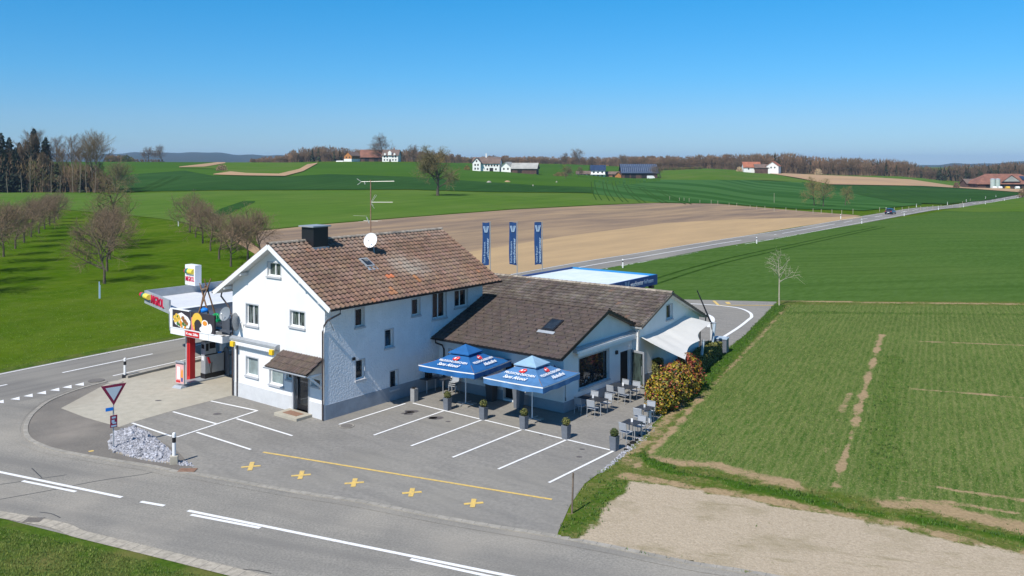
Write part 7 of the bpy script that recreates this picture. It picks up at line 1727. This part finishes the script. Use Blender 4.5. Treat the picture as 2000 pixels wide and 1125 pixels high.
def ex_solar(o, r_):
    k = MB(); b = 7.6; 
    for i in range(19):
        x = -12.8 + i*25.6/18; k.bar((x,-b,4.55),(x,-.2,10.55), .12, .06)
    for j in range(7):
        t = j/6; k.bar((-12.8,-b+(b-.2)*t,4.57+6.0*t),(12.8,-b+(b-.2)*t,4.57+6.0*t), .12, .06)
    k.build('panel_grid', 'solar_frame', r_)
farm('solar_barn', 1247, 349.5, 617, R(0), 25, 13.5, 4.9, 5.6, 'timber_dark', 'solar', 'large barn whose whole roof carries solar panels', 'barn', over=1.0, doors=[('f',-9,3.4,3.6),('f',-4.5,3.4,3.6),('f',3,3.4,3.4),('f',8.5,3,3)], extra=ex_solar)
c = AT(1271, 606); c.z = CH-(349.5-HZ)/F*606
vn = empty('van', c, 0, 'white van parked at the right end of the solar barn', 'van'); k = MB(); k.box(-2.6,1.2,-1,1,.4,2.3); k.add([(1.2,-1,.4),(1.2,1,.4),(2.7,1,.4),(2.7,-1,.4),(1.2,-1,2.3),(1.2,1,2.3),(2.7,1,1.2),(2.7,-1,1.2),(1.7,-1,2.25),(1.7,1,2.25)], [(0,3,7,8,4),(1,5,9,6,2),(3,2,6,7),(7,6,9,8),(4,8,9,5)]); k.build('body', 'white_metal', vn)
for x in (-1.7,1.7):
    for y in (-.95,.95): k = MB(); k.tube([(x,y-.1,.35),(x,y+.1,.35)], .35, 10); k.build('wheel', 'interior', vn)
farm('farmhouse', 1467, 333.5, 735, R(-5), 14, 10, 3.2, 4.2, 'render_white', 'tile_bright', 'farmhouse with bright red roof half hidden by trees on the right', wins=row('f',(-3,2),1.0))
farm('barn', 1492, 334.5, 730, R(-5), 16, 10, 3.0, 2.8, 'timber_dark', 'tile_brown', 'dark barn between the red roof and the white gable', 'barn')
farm('farmhouse', 1511, 336, 728, R(62), 11, 10, 5.2, 3.6, 'render_white', 'tile_bright', 'white gabled farmhouse with red roof beside the dark barn', wins=row('l',(-2,1),3.2)+row('f',(0,),3.2))
def ex_big(o, r_):
    k = MB(); k.add([(-5,-9.3,5.2),(7,-9.3,5.2),(1,-9.3,9.2)], [(0,1,2)]); k.build('gable_front', 'tile_grey', r_)
    k = MB(); k.add([(-5.6,-9.6,5.0),(1,-9.6,9.7),(1,-2,9.7),(-5.6,-2,5.0)], [(0,1,2,3)]); k.add([(7.6,-9.6,5.0),(1,-9.6,9.7),(1,-2,9.7),(7.6,-2,5.0)], [(3,2,1,0)]); k.build('gable_roof', 'tile_red', r_)
    k = MB(); k.add([(10,-7.0,6.4),(13.2,-7.0,6.4),(13.2,-2.5,8.9),(10,-2.5,8.9)], [(0,1,2,3)]); k.build('solar_panel', 'solar', r_)
farm('large_farm', 1958, 368.5, 604, R(0), 44, 17, 4.0, 6.2, 'timber_dark', 'tile_red', 'large farm with long hipped red roof at the right edge', 'farmhouse', over=1.0, hip=.5, doors=[('f',-14,5,3),('f',-6,4,3),('f',6,5,3),('f',14,4,3)], extra=ex_big)
farm('stable', 1897, 367.5, 612, R(0), 11, 10, 3.4, 3.0, 'timber_dark', 'tile_brown', 'low dark roofed stable at the left end of the large farm', 'stable')
for i, px in enumerate((1939, 1948.5)):
    c = AT(px, 588); c.z = CH-(368-HZ)/F*588; o = empty('silo', c, 0, ['left of the two pale round silos before the red roof','right of the two pale round silos before the red roof'][i], 'silo', 'two silos at the large farm'); k = MB(); k.lathe([(1.6,-1),(1.6,6.2)], n=16); k.build('tank', 'silo', o); k = MB(); k.lathe([(1.7,6.2),(1.3,6.6),(.2,6.9)], n=16); k.build('lid', 'solar_frame', o)
for i, (px, lb) in enumerate([(1942,'first white round bale before the large farm'),(1953,'second white round bale before the large farm'),(1968,'pale yellow round bale before the large farm'),(1987,'white trailer cover at the right end of the large farm')]):
    c = AT(px, 575); c.z = CH-(369.5-HZ)/F*575; o = empty('wrapped_bale', c, 0, lb, 'bale'); k = MB(); k.tube([(-1.2,0,.9),(1.2,0,.9)], 1.0, 12); k.build('wrapping', 'render_white' if i != 2 else 'food_yellow', o)
c = AT(664, 735); c.z = CH-(317.5-HZ)/F*735; o = empty('white_tunnel', c, 0, 'low white covered heap left of the timber farmhouse', 'covered heap'); k = MB(); k.tube([(-3.6,0,.2),(-3,0,.6),(3,0,.6),(3.6,0,.2)], [.3,1.0,1.0,.3], 12); k.build('cover', 'render_white', o)
for x, y, w_, m in ((991,356.2,14,'soil_far'),(955,357,11,'kerb'),(1087,357,4,'kerb'),(1041,364,3,'kerb'),(1185,339,2,'kerb')):
    c = T(x, y); s = c.y/F; k = MB(); k.lathe([(w_*s/2,0),(w_*s/2.6,.5),(w_*s/6,.9)], n=9); o = k.build('heap', m); o.location = c; tag(o, f'{"brown soil heap" if m == "soil_far" else "small pale heap"} in the far field {"below the grey barn" if x == 991 else "below the white farmhouse" if x == 955 else "right of the soil heap" if x == 1087 else "furthest down the slope" if x == 1041 else "before the solar barn"}', 'heap', 'heaps in the far field')

# ------------------------------------------------------------------ car, marker posts and fence posts along the far road
cp = ML_at = None
best = min(range(len(ML)), key=lambda i: abs(ML[i].y - 219)); cpos_ = ML[best] ; dr_ = (ML[best+1]-ML[best-1]).normalized(); rgt = V((dr_.y,-dr_.x,0)); cpos_ = cpos_ + rgt*(-.1)
mat('car_paint', (.010,.014,.045), .3, coat=.6); mat('tail_red', (.5,.02,.02), .4)
car = empty('parked_car' if False else 'car', (cpos_.x, cpos_.y, .03), math.atan2(dr_.y, dr_.x), 'dark blue car driving away on the far road', 'car')
def hull(sec, m, name, par, bev=.04):
    k = MB(); n = len(sec[0][1]); vs = []
    for x, pr_ in sec: vs += [(x, y, z) for y, z in pr_]
    fs = [(i*n+j, (i+1)*n+j, (i+1)*n+(j+1)%n, i*n+(j+1)%n) for i in range(len(sec)-1) for j in range(n)]
    k.add(vs, fs + [tuple(range(n)), tuple((len(sec)-1)*n+j for j in range(n-1,-1,-1))]); return k.build(name, m, par, smooth=False)
def ring(w_, z0, z1, t=.9): return [(-w_,z0),(w_,z0),(w_*1.02,(z0+z1)/2),(w_*t,z1),(-w_*t,z1),(-w_*1.02,(z0+z1)/2)]
body = hull([(-2.15,ring(.78,.35,.78)),(-2.05,ring(.87,.28,.95)),(-1.3,ring(.90,.25,.98)),(.9,ring(.90,.25,.95)),(1.7,ring(.87,.28,.80)),(2.1,ring(.75,.35,.62))], 'car_paint', 'body', car)
hull([(-2.0,ring(.74,.92,.98,.95)),(-1.45,ring(.72,.92,1.40,.84)),(-.2,ring(.73,.92,1.48,.82)),(.35,ring(.73,.92,1.40,.82)),(1.1,ring(.74,.90,.94,.95))], 'glass', 'cabin', car)
hull([(-1.5,ring(.60,1.40,1.43)),(-.2,ring(.62,1.48,1.51)),(.3,ring(.60,1.41,1.44))], 'car_paint', 'roof', car)
for x in (-1.35,1.3):
    for y in (-.84,.84): k = MB(); k.tube([(x,y-.1,.32),(x,y+.1,.32)], .32, 14); wh_ = k.build('wheel', 'interior', car); k = MB(); s_ = 1 if y > 0 else -1; k.tube([(x,y+s_*.1,.32),(x,y+s_*.12,.32)], .18, 10); k.build('rim', 'silver', wh_)
for y in (-.68,.68): k = MB(); k.box(-2.17,-2.05,y-.14,y+.14,.72,.88); k.build('tail_light', 'tail_red', car)
k = MB(); k.box(-2.19,-2.14,-.26,.26,.50,.62); k.build('number_plate', 'white_print', car)
mp = empty('marker_post', (0,0,0)); k = MB(); k.add([(-.07,-.05,0),(.07,-.05,0),(.07,.05,0),(-.07,.05,0),(-.07,-.05,1.02),(.07,-.05,1.02),(.07,.05,1.08),(-.07,.05,1.08)], [(3,2,1,0),(4,5,6,7),(0,1,5,4),(1,2,6,5),(2,3,7,6),(3,0,4,7)]); k.build('post', 'window_white', mp)
k = MB(); k.box(-.075,.075,-.055,.055,.72,.90); k.build('band', 'dark_metal', mp)
def along(y): 
    i = min(range(1, len(ML)-1), key=lambda j: abs(ML[j].y - y)); d = (ML[i+1]-ML[i-1]).normalized(); return ML[i], V((d.y,-d.x,0))
sp_ = []; lb_ = []
for i, y in enumerate((108,142,186,212,242,272,302,330,356)):
    p, r_ = along(y); q = p + r_*4.5; sp_.append((V((q.x,q.y,H(q.x,q.y)+.01)), 0, 1.0)); lb_.append(f'white marker post on the near side of the far road, {ordn[i]} from the car wash')
for i, y in enumerate((196,226,256,286,314,340,362)):
    p, r_ = along(y); q = p - r_*4.3; sp_.append((V((q.x,q.y,H(q.x,q.y)+.01)), 0, 1.0)); lb_.append(f'white marker post on the field side of the far road, {ordn[i]} from the ploughed field')
place_all([mp], sp_, 'marker post', 'white marker posts along the far road', lb_)
fp = MB(); fp.tube([(0,0,-.05),(0,0,1.15)], .06, 6); fpo = fp.build('fence_post', 'bark_pale'); first = True; n_ = 0
fpx = [(1308,391),(1327,393),(1336,393),(1346,395),(1367,397),(1389,399),(1402,400),(1424,402),(1439,402),(1465,406),(1478,407),(1494,408),(1512,411),(1535,411),(1555,413),(1588,416),(1604,416),(1625,417),(1644,419),(1666,418),(1718,413),(1747,415),(1762,413),(1775,412),(1798,411),(1811,409),(1822,407),(1838,404),(1860,402),(1875,400),(1880,399),(1895,394)]
for i, (x, y) in enumerate(fpx):
    c = T(x, y) if y < 400 else AT(x, F*CH/(y-HZ)); o = fpo if i == 0 else fpo.copy()
    if i: COL.objects.link(o)
    o.location = c; o.scale = (1,1,random.uniform(.8,1.2)); tag(o, (f'thin wooden fence post above the ploughed field, {ordn[i]} from the left' if i < 20 else f'thin wooden fence post before the far road, {ordn[i-20]} from the left'), 'fence post', 'fence posts along the far fields')
o = fpo.copy(); COL.objects.link(o); c = T(1512,397); o.location = c; o.scale = (.9,.9,3.0); tag(o, 'tall thin pole standing alone in the striped green field', 'pole')
if 'group' in o.keys(): del o['group']

# ------------------------------------------------------------------ grass tufts: verges, lawn and the young wheat
def tufts(name, pts, n, h, cols, label, seed, rows=None, w_=.012, blades=4, dens=None, z0=.03):
    r = np.random.RandomState(seed); P = gpts(pts); xs = [p[0] for p in P]; ys_ = [p[1] for p in P]
    x = r.uniform(min(xs), max(xs), n*6); y = r.uniform(min(ys_), max(ys_), n*6)
    if rows:
        (cx, cy), sp_ = rows; u = x*cy - y*cx; v_ = x*cx + y*cy; u = np.round(u/sp_)*sp_ + r.normal(0, sp_*.24, len(u)); x = u*cy + v_*cx; y = -u*cx + v_*cy
    ok = inpoly(P, x, y); x, y = x[ok], y[ok]
    if dens is not None: ok = r.rand(len(x)) < dens(x, y); x, y = x[ok], y[ok]
    x, y = x[:n], y[:n]; m = len(x); col = np.array(cols)[r.randint(0, len(cols), m)] * r.uniform(.7, 1.35, (m, 1)); hh = h*r.uniform(.5, 1.4, m)
    V_, C_ = [], []
    for b in range(blades):
        a = r.uniform(0, 6.283, m); lx, ly = np.cos(a), np.sin(a); q = w_*r.uniform(.8, 1.6, m)*np.minimum(hh*10, 1.4); bx = x + r.normal(0, .035, m); by = y + r.normal(0, .035, m); z = np.full(m, z0)
        V_.append(np.stack([np.stack([bx-ly*q, by+lx*q, z], 1), np.stack([bx+ly*q, by-lx*q, z], 1), np.stack([bx+lx*hh*.6, by+ly*hh*.6, z+hh], 1)], 1)); C_.append(np.repeat(col[:,None,:], 3, 1))
    vs = np.concatenate(V_).reshape(-1, 3); cs_ = np.concatenate(C_).reshape(-1, 3); nf = len(vs)//3
    me = bpy.data.meshes.new(name); me.vertices.add(len(vs)); me.vertices.foreach_set('co', vs.astype(np.float32).ravel()); me.loops.add(len(vs)); me.loops.foreach_set('vertex_index', np.arange(len(vs), dtype=np.int32))
    me.polygons.add(nf); me.polygons.foreach_set('loop_start', np.arange(nf, dtype=np.int32)*3); me.update(calc_edges=True); me.validate()
    ca = me.color_attributes.new('tint', 'FLOAT_COLOR', 'POINT'); arr = np.ones((len(vs), 4), np.float32); arr[:,:3] = cs_; ca.data.foreach_set('color', arr.ravel()); me.materials.append(MATS['grass_blade'])
    o = bpy.data.objects.new(name, me); COL.objects.link(o); tag(o, label, 'grass', kind='stuff'); return o
def at_mask(M_, x, y): return M_[np.clip(((x-WX0)/WST).astype(int), 0, M_.shape[0]-1), np.clip(((y-WY0)/WST).astype(int), 0, M_.shape[1]-1)]
gr = [(.9,1,1),(.6,.8,.8),(1.3,1.2,1.4),(1.9,1.4,2.2),(.7,.95,.7)]
ALL_ = EDGE0 + [(2050,592),(2150,1150),(2050,1240),(1510,1131),(1200,1074)]
tufts('grass', ALL_, 15000, .065, gr, 'short rough grass on the banks around the car park and gravel lot', 5, z0=.05, dens=lambda x, y: np.where((at_mask(MW,x,y) < .5) & (at_mask(MG,x,y) < .45), 1.0 - at_mask(MS,x,y), .004*(1-at_mask(MW,x,y))))
tufts('grass', ALL_, 26000, .10, [(.42,.68,.35),(.30,.52,.28),(.6,.85,.5),(.8,1.0,.6)], 'taller dark green grass in ridges along the wheat field', 6, z0=.05, dens=lambda x, y: np.clip(at_mask(ML_,x,y)*1.3-.25, 0, 1)*(1-at_mask(MG,x,y)))
wd_ = (math.cos(R(63.8)), math.sin(R(63.8)))
tufts('wheat', ALL_, 150000, .052, [(.6,.85,.6),(.45,.70,.5),(.85,1.0,.9),(1.3,1.3,1.5),(2.0,1.7,2.2)], 'young wheat growing in rows on the near field', 8, rows=(wd_, .36), blades=2, w_=.012, z0=.045,
      dens=lambda x, y: np.clip(at_mask(MW,x,y)*(1.05 - at_mask(MS,x,y)*1.3)*(.45+.6*vnoise(x,y,.5,11)), 0, 1))
tufts('grass', [(-20,1026),(150,1064),(300,1102),(450,1142),(500,1200),(-20,1200)], 9000, .05, [(.9,1.0,.8),(.6,.8,.6),(1.5,1.3,1.3),(1.9,1.5,1.8)], 'rough lawn in the corner nearest the camera', 9, z0=.012)
tufts('grass', [(-60,735),(-60,500),(130,480),(330,480),(430,540),(430,640),(330,668),(160,702)], 60000, .05, [(.8,.95,.4),(.55,.75,.3),(1.0,1.1,.5),(1.3,1.25,.6),(2.2,2.1,2.6)], 'tufts and small pale flowers in the orchard meadow', 15, z0=.005, w_=.012, blades=2, dens=lambda x, y: np.clip((92-y)/34, 0, 1)*(.25 + .75*vnoise(x, y, .35, 31)))
# ------------------------------------------------------------------ the air: one closed box of thin even haze round everything
hz = bpy.data.materials.new('haze'); hz.use_nodes = True; n_ = hz.node_tree; n_.nodes.clear()
pv = n_.nodes.new('ShaderNodeVolumePrincipled'); pv.inputs['Color'].default_value = (.50, .72, 1.0, 1); pv.inputs['Density'].default_value = .00009; pv.inputs['Anisotropy'].default_value = 0.0
ou = n_.nodes.new('ShaderNodeOutputMaterial'); n_.links.new(pv.outputs[0], ou.inputs['Volume'])
MATS['haze'] = hz
k = MB(); k.box(-19000, 19000, -260, 12600, -8, 130); o = k.build('haze', 'haze'); o['kind'] = 'stuff'; o['label'] = 'thin blue haze of the far distance'
SC.cycles.volume_bounces = 0; SC.cycles.volume_step_rate = 10; SC.cycles.volume_max_steps = 32
